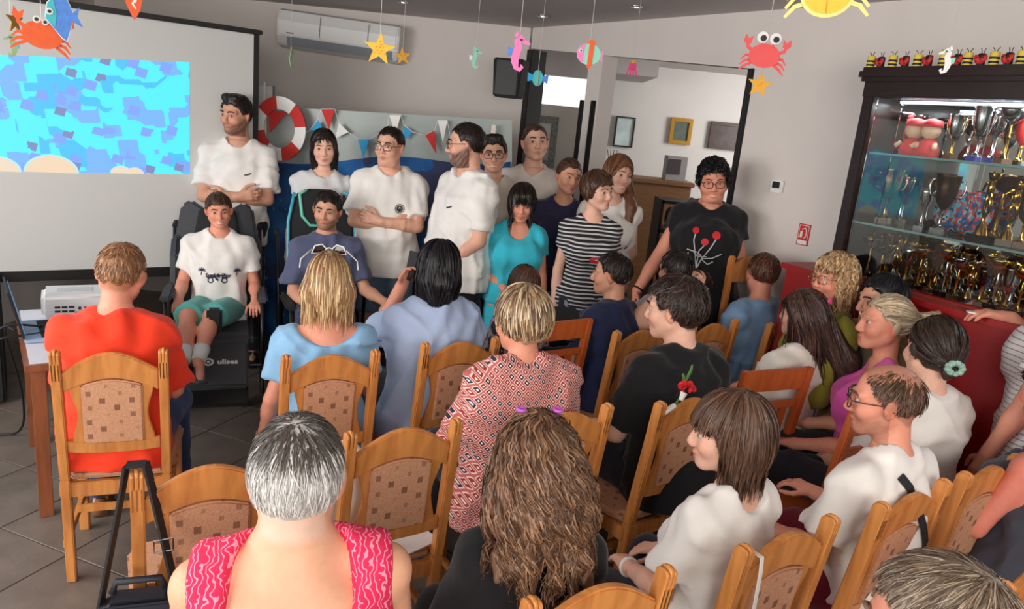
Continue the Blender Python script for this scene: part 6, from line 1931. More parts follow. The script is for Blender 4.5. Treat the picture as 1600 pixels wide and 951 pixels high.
STRP, TSTR, FLOR, FLOR2, WAVE, LATT = (patt(n, f) for n, f in (('striped_cloth', stripes), ('thin_striped_cloth', thinstripes), ('floral_cloth', floral), ('small_floral_cloth', floral2), ('pink_wave_cloth', waves), ('lattice_cloth', lattice)))

SK = (222, 168, 142); SKT = (208, 152, 124); SKP = (228, 178, 154); SKR = (222, 150, 124)
GR = 'performers standing at the backdrop'; GA = 'seated audience'; GW = 'wheelchair users at the front'
DK = [(30, 22, 20), (48, 36, 30), (22, 18, 18)]; BR = [(74, 48, 34), (98, 66, 46), (52, 34, 26)]; BRL = [(112, 74, 50), (140, 96, 66), (84, 56, 40)]
BLO = [(214, 178, 130), (236, 206, 160), (160, 118, 76), (120, 86, 56)]; GRY = [(170, 166, 158), (206, 204, 198), (120, 114, 108)]; BLKH = [(20, 18, 22), (34, 30, 36), (14, 12, 14)]
short = lambda c, **k: dict(dict(c=c, n=600, len=.040, steps=4, width=.0024, lift=.006), **k)
quiff = lambda c, **k: short(c, **dict(dict(vols=[('c', (-.035, .045, .100), (.035, .05, .100), .022, .022, .02)]), **k))
fade = lambda c, **k: short(c, **dict(dict(thick=.006, len=.022, zh=[(-.12, -.06), (-.05, -.045), (-.02, -.02), (.0, .015), (.03, .025), (.045, .052), (.062, .070), (.11, .080)]), **k))
longh = lambda c, l=.30, **k: dict(dict(c=c, thick=.014, zh=LONGZH, hollow=True, vols=[('e', (0, -.035, -.05), (.082, .07, .11), .03), ('c', (0, -.085, -.05), (0, -.075, -l), .055, .035, .04), ('c', (.05, -.05, -.05), (.06, -.03, -l * .9), .035, .02, .03), ('c', (-.05, -.05, -.05), (-.06, -.03, -l * .9), .035, .02, .03)], len=l, steps=10, n=800, sweep=1.6, jit=.12, width=.003), **k)
tied = lambda c, tie=(0, -.12, .0), **k: dict(dict(c=c, thick=.006, tie=tie, grav=0, len=.12, steps=7, n=800, jit=.08, lift=.003, zh=[(-.12, -.075), (-.05, -.06), (-.01, -.03), (.01, .02), (.034, .03), (.05, .05), (.068, .062), (.11, .068)], scalp=1), **k)


def printS(I):      # small chest mark
    decal(I, 'chest_mark', [stroke2([(-.020, -.005), (-.006, -.004), (.008, .001), (.022, .009)], .009)], BLACKF, (-.075 if True else 0, 0, .33))


P_ = person
# ---- S1 ... standing performers
P_('tall dark haired young man, white T-shirt, arms folded, in front of the projection screen', (370, 144), 5.12, 192, bw=.98, R='crossA', L='crossB', head=(163, 6, -3), skin=SKT, hair=quiff(DK), beard=.75, shirt=dict(m=WT, sleeve=.78, loose=.022, hem=-.14), bottom=dict(m=DARKT), seed=1, group=GR, hands='RL', extra=printS)
P_('young woman with long black hair and pale grey white T-shirt behind the blue edged wheelchair', (505, 197), 5.0, 190, fem=True, R=((.20, .02, -1), (.06, .22, -1), (0, .1, -1), (-1, 0, 0), .4), L=((.16, -.02, -1), (.0, .15, -1), (0, .1, -1), (-1, 0, 0), .4), head=(196, 6, 4), skin=SKP, hair=longh(DK, .22, thick=.010), shirt=dict(m=WT3, sleeve=.34), bottom=dict(m=BLK), smile=.3, seed=2, group=GR)


def badge(I): decal(I, 'round_badge', [ring2(0, 0, .026, .031), disc2(0, 0, .022), ], BLACKF, (-.085, 0, .30)); decal(I, 'badge_emblem', [stroke2([(-.012, -.004), (0, .010), (.012, -.004)], .004), stroke2([(-.012, -.010), (.012, -.010)], .003)], WHT, (-.085, 0, .30))
P_('stout man with black spectacles, white T-shirt with round badge, arms folded, blue shorts', (612, 194), 4.95, 186, bw=1.14, bd=1.2, belly=.05, R=((.14, .60, -1), (-1, .30, .05), (-1, -.1, -.05), (0, -1, 0), .6), L=((.14, .56, -1), (-1, .40, .12), (-1, .12, .22), (0, -1, 0), .55), head=(163, 2, 0), skin=SK, hair=fade(DK, len=.03), glasses=True, shirt=dict(m=WT, sleeve=.8, loose=.024, hem=-.16, ease=.024), bottom=dict(m=SHORTS, kind='shorts', to=.95), face_fat=.006, seed=3, group=GR, extra=badge)
P_('bearded man in profile with spectacles and white T-shirt, hands clasped in front', (731, 187), 4.6, 128, bw=1.12, bd=1.2, belly=.05, R='clasp', L='clasp', head=(97, 5, 0), skin=SK, hair=fade(DK), beard=.9, glasses=True, shirt=dict(m=WT, sleeve=.8, loose=.022, hem=-.15, ease=.022), bottom=dict(m=BLK), face_fat=.005, seed=4, group=GR, extra=printS)
P_('smiling young man with round spectacles and cream T-shirt behind the girl in turquoise', (772, 206), 5.05, 178, R='down', L='down', head=(184, 3, 5), skin=SK, hair=quiff(DK, len=.03), smile=1, glasses=True, shirt=dict(m=CRM, sleeve=.7), bottom=dict(m=BLK, kind='shorts', to=.97), seed=5, group=GR)


def boxS(I):
    v = [(-.016, -.06), (.016, -.06), (.016, .03), (-.016, .03)]; decal(I, 'printed_block', [(v, [(0, 1, 2, 3)])], BLACKF, (-.035, 0, .32))
    vs, fs = text_mesh('S', .040, .002); decal(I, 'printed_letter', [([(-z * 1.0, x) for x, z in vs], fs)], WHT, (-.035, 0, .32), ); vs, fs = text_mesh('E', .036, .001); decal(I, 'printed_letter', [([(-z, x - .042) for x, z in vs], fs)], WHT, (-.035, 0, .32))
P_('tall young man with very short hair and white top with black block print', (836, 189), 5.35, 180, bw=.96, R='back', L='down', head=(190, -6, 5), skin=SKP, hair=fade(BR), shirt=dict(m=WT2, sleeve=1.0, loose=.02), bottom=dict(m=BLK), seed=6, group=GR, extra=boxS)
P_('girl with dark fringe in a short turquoise dress, hand on her belly', (819, 283), 4.5, 180, fem=True, bw=1.12, bd=1.2, R=((.12, .05, -1), (-.55, .75, -.35), (-.8, .5, -.2), (0, -.5, -1), .4), L=((.18, 0, -1), (.1, .12, -1), (0, .1, -1), (-1, 0, 0), .5), head=(182, 14, 0), hscale=1.12, skin=SKR, hair=dict(longh(DK, .16, vols=[('e', (0, -.035, -.04), (.082, .07, .11), .03), ('c', (-.035, .07, .065), (.035, .07, .065), .026, .026, .02)], zh=[(-.3, -.9), (.028, -.9), (.042, -.02), (.055, .022), (.11, .026)], sweep=0, face=(.05, .026, .05))), shirt=dict(m=TURQ, sleeve=.45, hem=-.05, neck='scoop', name='dress_top'), bottom=dict(m=TURQ, kind='dress', bottom=.52, fl=1.12, top=.06, name='dress_skirt'), seed=7, group=GR)
P_('woman with pulled back hair, navy T-shirt and white trousers', (894, 243), 4.95, 180, fem=True, R='down', L='down', head=(200, 4, -4), skin=SKT, hair=tied(BR, (0, -.11, .04)), smile=.4, shirt=dict(m=NAVYT, sleeve=.85, loose=.02), bottom=dict(m=WTROU, top=.10), seed=8, group=GR)


def lips(I): decal(I, 'lips_print', [(lambda d: ([(x, z) for x, z in d[0]], d[1]))(disc2(0, 0, .022, 18, .045))], mat('print_red', (206, 60, 62), rough=.7), (-.02, 0, .27)); decal(I, 'lips_print_line', [stroke2([(-.03, -.002), (0, .003), (.03, -.001)], .004)], WHT, (-.02, 0, .27))
P_('person with short dark hair in black and white striped top, mouth open', (934, 263), 4.45, 188, fem=True, bw=.9, R='down', L='down', head=(222, 0, 6), skin=SKP, hair=dict(short(BR, thick=.018, len=.06, steps=5), zh=[(-.12, -.085), (-.03, -.07), (.0, -.05), (.028, -.03), (.042, .02), (.055, .042), (.11, .046)]), smile=.2, shirt=dict(m=STRP, sleeve=.42, hem=-.13), bottom=dict(m=FLOR, loose=.03), seed=9, group=GR, extra=lips)
P_('young woman with long brown hair, white sleeveless top and navy skirt', (972, 238), 4.85, 186, fem=True, R='back', L='back', head=(205, 3, -5), skin=SKP, hair=longh([(110, 70, 44), (140, 92, 60), (84, 54, 36)], .30, face=(.02, .05, .075), n=600, jit=.05, szh=LONGZH, zh=[(-.3, -.9), (.3, -.9)], subs=[((0, .10, -.03), (.066, .075, .088)), ((0, .09, -.16), (.06, .09, .10))], vols=[('e', (0, -.035, -.05), (.080, .07, .11), .03), ('c', (-.075, .0, -.05), (-.095, .075, -.18), .034, .032, .03), ('c', (-.095, .075, -.18), (-.08, .135, -.42), .034, .018, .03), ('c', (.05, -.05, -.05), (.06, -.05, -.24), .034, .02, .03), ('c', (0, -.08, -.05), (0, -.08, -.28), .05, .03, .04)]), smile=1, shirt=dict(m=WT, sleeve=.12, hem=-.02, neck='crew'), bottom=dict(m=NAVY, kind='skirt', bottom=.45, fl=1.0, top=.09, name='skirt'), seed=10, group=GR)


def poppies(I):
    pr = mat('poppy_red', (200, 34, 38), rough=.7); gw = mat('print_white', (190, 190, 192), rough=.8)
    for x, z, r in ((-.065, .075, .020), (.055, .060, .024), (-.005, .015, .022)):
        d = disc2(x, z, r, 9); decal(I, 'poppy_print', [d], pr, (0, 0, .31))
    for p in ([(-.065, .055), (-.07, .02), (-.05, -.06), (-.02, -.20)], [(.055, .036), (.03, -.02), (-.01, -.10), (-.05, -.22)], [(-.005, -.007), (-.03, -.04), (-.03, -.2)], [(-.10, -.04), (-.04, -.05), (.0, -.09), (.05, -.08), (.10, -.045)], [(-.02, -.06), (.0, -.1), (.03, -.12), (.06, -.10)], [(-.06, -.05), (-.03, -.08), (.02, -.075)], [(-.09, -.06), (-.085, -.16)]):
        decal(I, 'stem_print', [stroke2(p, .0065)], gw, (0, 0, .31))
P_('stout woman with curly black hair, spectacles and black T-shirt printed with poppies', (1117, 246), 4.5, 168, fem=True, bw=1.28, bd=1.35, belly=.03, R=((.42, .30, -1), (.34, .35, -.75), (.1, .5, -.8), (-1, 0, 0), .6), L=((.30, .10, -1), (-.75, .55, -.45), (-.8, .4, -.3), (0, -.3, -1), .6), head=(172, 8, 6), hscale=1.0, skin=SKR, hair=dict(short(BLKH, thick=.022, len=.05, wave=(.006, .03), n=1200, lump=.004, width=.004, grav=.1, jit=.8), zh=[(-.12, -.08), (-.03, -.07), (.0, -.04), (.03, .0), (.045, .045), (.06, .06), (.11, .066)]), smile=.9, glasses=True, face_fat=.010, shirt=dict(m=BLK, sleeve=.40, hem=-.16, ease=.022), bottom=dict(m=BLK), seed=11, group=GR, extra=poppies)

# ---- wheelchair users
def surf(I):
    ink = mat('print_ink', (40, 40, 70), rough=.8)
    for t, z, sz in (('Surf & Zor', .055, .034), ('A DAY AT THE SEA', .018, .012), ('SUMMER CAMP', -.072, .013)):
        vs, fs = text_mesh(t, sz, .0012); decal(I, 'printed_words', [(vs, fs)], ink, (.0, 0, .23))
    for x in (-.10, .105):
        decal(I, 'palm_print', [stroke2([(x, .0), (x + .004, .03)], .005)] + [stroke2([(x + .004, .03), (x + .004 + .022 * math.cos(a), .03 + .018 * math.sin(a))], .006) for a in np.linspace(-.3, 3.5, 7)], ink, (0, 0, .23))
    decal(I, 'wheels_print', [ring2(-.045, -.030, .011, .018), ring2(.035, -.030, .011, .018), stroke2([(-.065, -.014), (-.02, -.008), (.0, -.03)], .012), stroke2([(.02, -.016), (.055, -.012)], .012)], ink, (0, 0, .23))
P_('young man in white printed T-shirt and teal shorts sitting in the grey wheelchair', (340, 297), 4.56, 200, sit=True, seat=.50, lean=-7, bw=1.02, R='armrest', L='armrest', head=(205, 4, 4), skin=SKR, hair=short(BR, len=.045, zh=[(-.12, -.07), (-.05, -.055), (-.02, -.02), (.0, .012), (.034, .03), (.05, .045), (.068, .05), (.11, .052)]), smile=.8, shirt=dict(m=WT, sleeve=.68, loose=.022), bottom=dict(m=TEALC, kind='shorts', to=.95, loose=.02), legs=dict(R=((.20, 1, .12), (.0, .85, -.45)), L=((.30, 1, .12), (.14, .85, -.45))), seed=12, group=GW, extra=surf, socks=True, shoes=(72, 72, 80))
P_('man with moustache in slate blue polo and jeans sitting in the blue edged wheelchair', (515, 294), 4.55, 206, sit=True, seat=.50, lean=-4, R='lap', L=((.3, .4, -1), (.3, .9, -.1), (.1, 1, -.2), (0, 0, -1), .6), head=(182, 4, -4), skin=SKT, hair=short(DK, len=.045), beard=.55, shirt=dict(m=POLO, sleeve=.8, loose=.022, neck='collar'), bottom=dict(m=DNM), legs=dict(R=((.15, 1, -.04), (.0, .1, -1)), L=((.25, 1, -.04), (.05, .1, -1))), seed=13, group=GW)
I12 = P_('boy lying back in a dark wheelchair, fist raised, before the poppy shirted woman', (1108, 412), 4.15, 104, sit=True, seat=.62, S=.92, lean=-52, R=((.5, -.5, -.35), (-.3, -.35, .75), (0, -.1, 1), (0, 1, 0), 1.2), L=((.10, 1, -.10), (-.3, -.62, .62), (0, -.7, .5), (0, 0, -1), .7), head=(130, -62, 0), skin=SK, hair=short(DK), shirt=dict(m=GRYT, sleeve=.6), bottom=dict(m=BLK), seed=14, group=GW)

# ---- audience
P_('man in orange red T-shirt at the wooden table seen from behind', (195, 371), 2.76, 18, sit=True, lean=6, bw=1.12, bd=1.1, hscale=1.12, R='front', L='front', head=(8, 10, 6), skin=SKR, hair=fade([(150, 108, 76), (176, 130, 92), (120, 82, 58)], n=2200, len=.026, scalp=.55, crown=(.01, -.05, .11), thick=.003, taper=1, edge=.012, zh=[(-.12, -.05), (-.05, -.035), (-.02, -.01), (.0, .02), (.03, .03), (.045, .052), (.11, .08)], szh=[(-.12, -.075), (-.05, -.06), (-.02, -.02), (.0, .015), (.03, .025), (.11, .08)]), eyes=False, shirt=dict(m=REDT, sleeve=.85, loose=.022, neck='high', res=.0112), bottom=dict(m=DNM), seed=21, group=GA, shoes=(120, 80, 50))


def shades(I):
    hd, hs = I['hd'], I['hs']; e = empty('sunglasses', (0, 0, 0), 0, 'white framed sunglasses pushed up on the blonde bob', 'sunglasses')
    e.matrix_world = Matrix.Translation((I['base'][0], I['base'][1], 0)) @ Matrix.Rotation(I['yaw'], 4, 'Z')
    b = MB()
    for k in (-1, 1):
        b.tube([hd(k * .012, .04, .128), hd(k * .03, .05, .144), hd(k * .058, .038, .138), hd(k * .070, .03, .108), hd(k * .045, .045, .108), hd(k * .018, .05, .113)], .0030 * hs, 6, closed=True)
        b.tube([hd(k * .070, .03, .124), hd(k * .112, -.02, .09), hd(k * .115, -.05, .06)], .0028 * hs, 6)
    b.tube([hd(-.012, .04, .128), hd(0, .045, .131), hd(.012, .04, .128)], .003 * hs, 6)
    b.build('frame', WHITEP, e, smooth=True)
    for k in (-1, 1):
        b = MB(); b.add([hd(k * .012, .04, .128), hd(k * .03, .05, .144), hd(k * .058, .038, .138), hd(k * .070, .03, .108), hd(k * .045, .045, .108), hd(k * .018, .05, .113)], [tuple(range(6))]); b.build('lens', mat('dark_lens', (40, 30, 26), rough=.1), e)
P_('woman with blonde bob and sunglasses on her head, light blue off-shoulder top', (515, 390), 2.95, 20, sit=True, fem=True, lean=4, hscale=1.08, R='lap', L=((.32, -.1, -1), (.1, .5, -.8), (0, .8, -.5), (-1, 0, 0), .5), head=(16, 2, 0), skin=SKR, eyes=False, hair=dict(c=[(228, 192, 140), (244, 216, 170), (176, 132, 86), (140, 100, 66)], thick=.016, zh=[(-.3, -.098), (.02, -.098), (.042, -.05), (.05, .0), (.055, .05), (.11, .07)], hollow=True, vols=[('e', (0, -.03, -.045), (.112, .092, .085), .03)], len=.12, steps=7, n=2800, jit=.05, crown=(.0, -.01, .115), width=.0028, res=.005, roots=(110, 78, 54), lift=.004), shirt=dict(m=SKYB, sleeve=.62, loose=.03, neck='off', puff=True, fold=.005, res=.0112), bottom=dict(m=DNM), seed=22, group=GA, extra=shades)
P_('woman with black shoulder length hair in pale blue shirt holding up a phone', (690, 371), 3.28, 24, sit=True, fem=True, bw=1.32, bd=1.3, lean=4, hscale=1.1, R='lap', L='face', head=(18, 4, 3), skin=SKR, eyes=False, hair=dict(longh(BLKH, .15, n=2000, width=.0032, thick=.016, jit=.16, sweep=0, crown=(0, -.01, .12), face=(.05, .045, .06))), shirt=dict(m=PBLU, sleeve=.95, loose=.03, neck='collar', ease=.024, res=.0112), bottom=dict(m=BLK), seed=23, group=GA)
P_('girl with brown hair and small flowered top hidden behind the red patterned blouse', (822, 410), 3.70, 28, sit=True, seat=.46, fem=True, R='lap', L='lap', head=(30, 4, 0), skin=SK, eyes=False, hair=longh(BR, .18, n=900), shirt=dict(m=FLOR2, sleeve=.6), bottom=dict(m=DNM), seed=24, group=GA)
P_('man with dark hair in profile in navy polo shirt near the plain reddish chair', (962, 390), 3.78, 52, sit=True, bw=1.12, bd=1.15, R='lap', L='lap', head=(74, 2, 0), skin=SKT, hair=fade(DK, len=.03, n=1100), shirt=dict(m=NAVY, sleeve=.75, neck='collar', loose=.02), bottom=dict(m=DARKT), seed=25, group=GA, beard=.15)
P_('woman with short streaked blonde hair in red and white lattice blouse', (822, 442), 2.60, 24, sit=True, fem=True, bw=1.38, bd=1.3, lean=5, hscale=1.12, R='lap', L='lap', head=(34, 4, 0), skin=SKR, eyes=False, hair=dict(c=[(212, 184, 142), (150, 116, 86), (96, 70, 54), (226, 206, 172)], thick=.020, zh=[(-.12, -.06), (-.05, -.055), (-.02, -.035), (.0, .0), (.02, -.01), (.034, -.01), (.05, .04), (.07, .06), (.11, .066)], n=2400, len=.07, steps=5, width=.0030, jit=.08, crown=(0, -.02, .12), res=.005, roots=(84, 58, 42)), shirt=dict(m=LATT, sleeve=1.0, loose=.03, ease=.026, fold=.005, res=.0112), bottom=dict(m=BLK), seed=26, group=GA)
P_('man with dark hair in bright red T-shirt behind the young man in black', (1060, 387), 4.06, 30, sit=True, R='lap', L='lap', head=(30, 4, 0), skin=SKT, eyes=False, hair=short(DK), shirt=dict(m=RED2, sleeve=.7), bottom=dict(m=DARKT), seed=27, group=GA)
P_('young man with tousled dark brown hair in profile, black T-shirt', (1062, 427), 2.88, 34, sit=True, bw=1.16, bd=1.15, lean=8, hscale=1.1, R='lap', L='lap', head=(62, 6, 0), skin=SKP, hair=short([(50, 36, 30), (72, 52, 42), (38, 28, 24)], thick=.016, len=.065, n=2200, jit=.5, lift=.010, steps=5), shirt=dict(m=BLK, sleeve=.8, loose=.022, res=.0112), bottom=dict(m=DARKT), seed=28, group=GA)
P_('man with brown cropped hair in plain light blue T-shirt', (1200, 391), 4.22, 30, sit=True, bw=1.1, bd=1.1, hscale=1.12, R='lap', L='lap', head=(6, 8, 6), skin=SKR, eyes=False, hair=fade([(88, 54, 38), (110, 70, 50), (66, 42, 32)], n=1200, len=.03), shirt=dict(m=LBL, sleeve=.8, neck='high', loose=.02), bottom=dict(m=DNM), seed=29, group=GA)


def scrunch(pt, colr, r, nm, lab_m):
    def f(I):
        b = MB(); c = I['hd'](*pt)
        for k in range(9):
            a = 2 * PI * k / 9; b.ball(Vector(c) + Vector(I['Rh'] @ A_(math.cos(a) * r * 1.15, -.004, math.sin(a) * r * .8)), (r * .62, r * .6, r * .5), 8)
        b.build('scrunchie', mat(nm, colr, rough=.7, noise=.35 if lab_m else 0, nscale=90), I['root'], smooth=True)
    return f
P_('girl with long brown hair and pink scrunchie in white T-shirt', (1265, 447), 3.30, 26, sit=True, fem=True, bw=1.04, lean=2, hscale=1.08, R='lap', L='lap', head=(46, 2, 0), skin=SK, hair=longh([(66, 44, 38), (96, 66, 54), (44, 30, 28)], .42, n=2000, thick=.012, tie=None, sweep=.3, crown=(.0, .05, .12), vols=[('e', (0, -.045, -.03), (.078, .065, .11), .03), ('c', (.0, -.08, -.02), (.07, -.20, -.20), .06, .055, .04), ('c', (.07, -.20, -.20), (.20, -.28, -.50), .055, .03, .04)]), shirt=dict(m=WT2, sleeve=.7, loose=.022, res=.0112), bottom=dict(m=BLK), seed=30, group=GA, extra=scrunch((.02, -.10, .075), (240, 70, 140), .012, 'scrunchie_pink', 0))
P_('woman with wavy blonde hair, spectacles and olive green top by the red counter', (1315, 392), 3.42, 92, sit=True, seat=.56, fem=True, bw=1.1, hscale=1.0, R='lap', L='lap', head=(112, -2, 0), skin=SKR, hair=dict(c=[(188, 152, 108), (214, 182, 140), (150, 112, 78)], thick=.018, zh=[(-.3, -.10), (.02, -.10), (.038, -.04), (.05, .03), (.06, .055), (.11, .068)], hollow=True, vols=[('e', (0, -.03, -.02), (.090, .085, .10), .03)], n=1100, len=.11, steps=7, wave=(.006, .05), lump=.004, width=.004), glasses=mat('gilt_frame', (150, 110, 60), rough=.3, metal=.8), smile=.5, shirt=dict(m=OLV, sleeve=1.5, loose=.02), bottom=dict(m=DARKT), seed=31, group=GA)
P_('dark haired person leaning cheek on hand behind the woman in pink', (1388, 424), 3.25, 84, sit=True, seat=.52, lean=8, R=((.25, .6, -.75), (-.4, -.05, 1), (-.3, -.2, .9), (-.4, -.8, .2), .6), L='lap', head=(98, 4, 0), skin=SKT, hair=short(BLKH, thick=.014), shirt=dict(m=OLV if False else cloth('khaki', (96, 84, 60)), sleeve=.7), bottom=dict(m=DARKT), seed=32, group=GA)


def pony(I):
    pass
P_('woman with grey blonde ponytail in bright pink top seen in profile', (1398, 454), 3.05, 72, sit=True, fem=True, hscale=1.1, R='lap', L='lap', head=(88, 0, 0), skin=SKR, hair=tied([(196, 176, 144), (170, 148, 118), (120, 104, 86), (214, 196, 168)], (0, -.115, .03), n=1500, vols=[('c', (0, -.10, .035), (.0, -.155, .02), .022, .030, .015), ('c', (0, -.155, .03), (.02, -.21, .06), .024, .008, .01)]), smile=.4, shirt=dict(m=PINK, sleeve=.0, neck='tank'), bottom=dict(m=DARKT), seed=33, group=GA)
P_('woman with dark hair in patterned green scrunchie, white blouse', (1475, 490), 2.72, 22, sit=True, fem=True, bw=1.2, bd=1.2, hscale=1.14, R='lap', L='lap', head=(6, 6, 4), skin=SKP, eyes=False, hair=tied([(52, 38, 32), (72, 54, 44), (40, 30, 26)], (0, -.105, -.035), n=2000, thick=.012, vols=[('c', (0, -.10, -.05), (.0, -.105, -.13), .028, .012, .015)]), shirt=dict(m=WT, sleeve=.9, loose=.024, neck='high', res=.0112), bottom=dict(m=DARKT), seed=34, group=GA, extra=scrunch((0, -.118, -.035), (150, 186, 170), .024, 'scrunchie_green', 1))


def strapbag(I):
    b = MB(); tl = I['tl']; P = []
    for t in np.linspace(0, 1, 14):
        z = .44 - .42 * t; x = -.07 + .22 * t; P.append((x, z))
    pts = on_shirt(I, [(p[0], p[1]) for p in P], (0, 0, 0), back=True, lift=.006)
    n_ = Vector(I['Rt'] @ A_(.85, 0, .5)); ribbon(b, [Vector(p) for p in pts], n_, .028, .002); b.build('bag_strap', strapm, I['root'])
P_('balding man with dark spectacles and stubble in white T-shirt with black strap', (1398, 560), 2.16, 34, sit=True, lean=6, bw=1.0, hscale=1.12, R='front', L='lap', head=(66, 6, 0), skin=SKR, beard=.45, glasses=mat('plum_frame', (60, 24, 40), rough=.3), hair=dict(c=[(84, 62, 46), (110, 84, 62), (64, 46, 36)], style='x', scalp=.40, thick=-.004, lift=.013, taper=1, n=3600, len=.045, steps=5, width=.0016, subs=[((0, .07, .12), (.062, .10, .065)), ((0, -.055, .11), (.050, .055, .045))], zh=[(-.12, -.075), (-.06, -.065), (-.02, -.02), (.01, .0), (.034, .03), (.05, .06), (.07, .09), (.11, .2)]), shirt=dict(m=WT, sleeve=.75, loose=.022, res=.010), bottom=dict(m=MAR), seed=35, group=GA, extra=strapbag)
P_('woman with straight brown bob in profile and white T-shirt', (1152, 604), 1.86, 40, sit=True, fem=True, bw=1.05, lean=4, hscale=1.16, R='lap', L='lap', head=(80, 6, -4), skin=SKP, hair=dict(c=[(92, 66, 50), (112, 82, 64), (74, 52, 42)], thick=.014, zh=[(-.3, -.098), (-.005, -.092), (.012, -.06), (.030, -.02), (.048, .02), (.068, .035), (.11, .042)], hollow=True, vols=[('e', (0, -.035, -.03), (.086, .085, .095), .03)], n=3200, len=.11, steps=6, jit=.05, crown=(.01, -.03, .12), width=.0024, res=.005, face=(.030, .03, .09)), shirt=dict(m=WT, sleeve=.72, loose=.024, neck='scoop', res=.010), bottom=dict(m=DARKT), seed=36, group=GA)
P_('person with short grey hair and pink wavy patterned top, back bare at the shoulders', (468, 640), 1.36, 14, sit=True, fem=True, bw=1.3, bd=1.3, lean=10, roll=-3, hscale=1.14, shoulder=1.27, neck=1.45, neckshort=.03, R='lap', L='lap', head=(10, 8, 0), skin=(226, 170, 138), eyes=False, hair=dict(c=[(206, 204, 200), (228, 226, 222), (170, 166, 162)], thick=.010, n=6000, len=.042, steps=4, width=.0012, jit=.25, lift=.006, crown=(.0, -.045, .105), res=.005, scalp=.3, zone=(.045, .085, (84, 76, 70)), zh=[(-.12, -.095), (-.06, -.08), (-.035, -.03), (-.02, .02), (.0, .03), (.02, .02), (.034, .022), (.05, .048), (.068, .062), (.11, .068)]), shirt=dict(m=WAVE, sleeve=0, strap=True, neck='wide', ease=.022, fold=.002, res=.010), bottom=dict(m=DARKT), seed=37, group=GA, cres=.0112)


def hairties(I):
    for x in (-.045, .045):
        b = MB(); c = Vector(I['hd'](x, .0, .128)); b.tube([c + Vector((.009 * math.cos(a), .009 * math.sin(a), .004)) for a in np.linspace(0, 6.28, 10, endpoint=False)], .0045, 6, closed=True); b.build('hair_tie', mat('tie_purple', (190, 90, 200), rough=.6), I['root'], smooth=True)
P_('girl with long curly brown hair and two purple hair ties, black top', (845, 642), 1.60, 16, sit=True, fem=True, bw=1.1, lean=6, hscale=1.14, R='lap', L=((.34, -.05, -1), (.12, .55, -.7), (.1, .8, -.45), (0, 0, -1), .5), head=(12, 6, 0), skin=SKP, eyes=False, hair=dict(c=[(104, 74, 54), (126, 92, 68), (84, 60, 46), (150, 112, 84)], thick=.018, zh=LONGZH, vols=[('e', (0, -.05, -.04), (.108, .095, .12), .04), ('e', (0, -.085, -.09), (.122, .080, .11), .05)] + [('c', (x, -.12, -.18), (x * 1.25 + .01, -.140, -.22 - .03 * (i % 3)), .026, .008, .02) for i, x in enumerate((-.09, -.055, -.02, .02, .055, .09))], hollow=True, lump=.004, lwl=(.04, .09), n=3600, len=.25, steps=17, wave=(.013, .07), clump=5, width=.0023, jit=.05, crown=(0, -.02, .13), sweep=.6, res=.006, lift=.012, zstart=-.06, locks=(60, .9)), shirt=dict(m=BLK, sleeve=.8, loose=.02, res=.0112), bottom=dict(m=BLK), seed=38, group=GA, extra=hairties)
P_('man with short grey brown hair in the lower corner, mostly out of frame', (1480, 858), 1.02, 30, sit=True, hscale=1.10, R='lap', L='lap', head=(48, 12, 0), skin=SKR, hair=dict(c=[(120, 100, 82), (160, 142, 122), (92, 76, 62)], thick=.010, n=5500, len=.038, steps=4, width=.0011, jit=.2, lift=.006, crown=(.0, -.07, .09), res=.005, zh=SHORTZH), shirt=dict(m=DGRY, sleeve=.75), bottom=dict(m=DARKT), seed=39, group=GA)
P_('woman standing by the frame edge in thinly striped white T-shirt, long brown hair', (1708, 362), 2.72, 40, fem=True, bw=1.12, bd=1.1, R='down', L=((.30, .12, -1), (.12, .30, -1), (0, .2, -1), (-1, 0, 0), .4), head=(70, 4, 0), skin=SKR, eyes=False, hair=longh(BRL, .26, n=900), shirt=dict(m=TSTR, sleeve=.62, loose=.02), bottom=dict(m=BLK), seed=40, group=GA)
P_('person in grey blue shirt standing at the counter holding a small white card', (1708, 300), 3.05, 70, R=((.16, .22, -1), (-.30, .8, .55), (-.2, 1, .1), (0, -.1, -1), .5), L=((.16, .22, -1), (-.1, .8, .62), (0, 1, .1), (0, -.1, -1), .5), bw=1.08, head=(70, 10, 0), skin=SKR, eyes=False, hair=short(BR), shirt=dict(m=GRYB, sleeve=.75, loose=.024), bottom=dict(m=DARKT), seed=41, group=GA)
P_('person with sunburned bare shoulder and dark curls cut by the right frame edge', (1672, 562), 2.36, 30, sit=True, fem=True, bw=1.15, R='lap', L=((.3, .3, -1), (.0, .9, -.3), (0, 1, -.2), (0, 0, -1), .5), head=(40, 4, 0), skin=(216, 128, 108), eyes=False, hair=dict(short(DK, thick=.03, len=.05, wave=(.007, .03), n=1200, lump=.005, width=.004), zh=[(-.12, -.09), (-.03, -.08), (.0, -.05), (.03, .0), (.045, .045), (.06, .06), (.11, .066)]), shirt=dict(m=DGRY, sleeve=0, neck='tank'), bottom=dict(m=DARKT), seed=42, group=GA)


# ---- things held or worn
def hand_world(lbl, sd, d=.09, n_=.02):
    I = persons[lbl]; S0, E, W, dd, n, cu, sg = I['J'][sd]; p = W + dd * d + n * n_
    q = Rz(I['yaw']) @ p; return Vector((q[0] + I['base'][0], q[1] + I['base'][1], q[2])), I


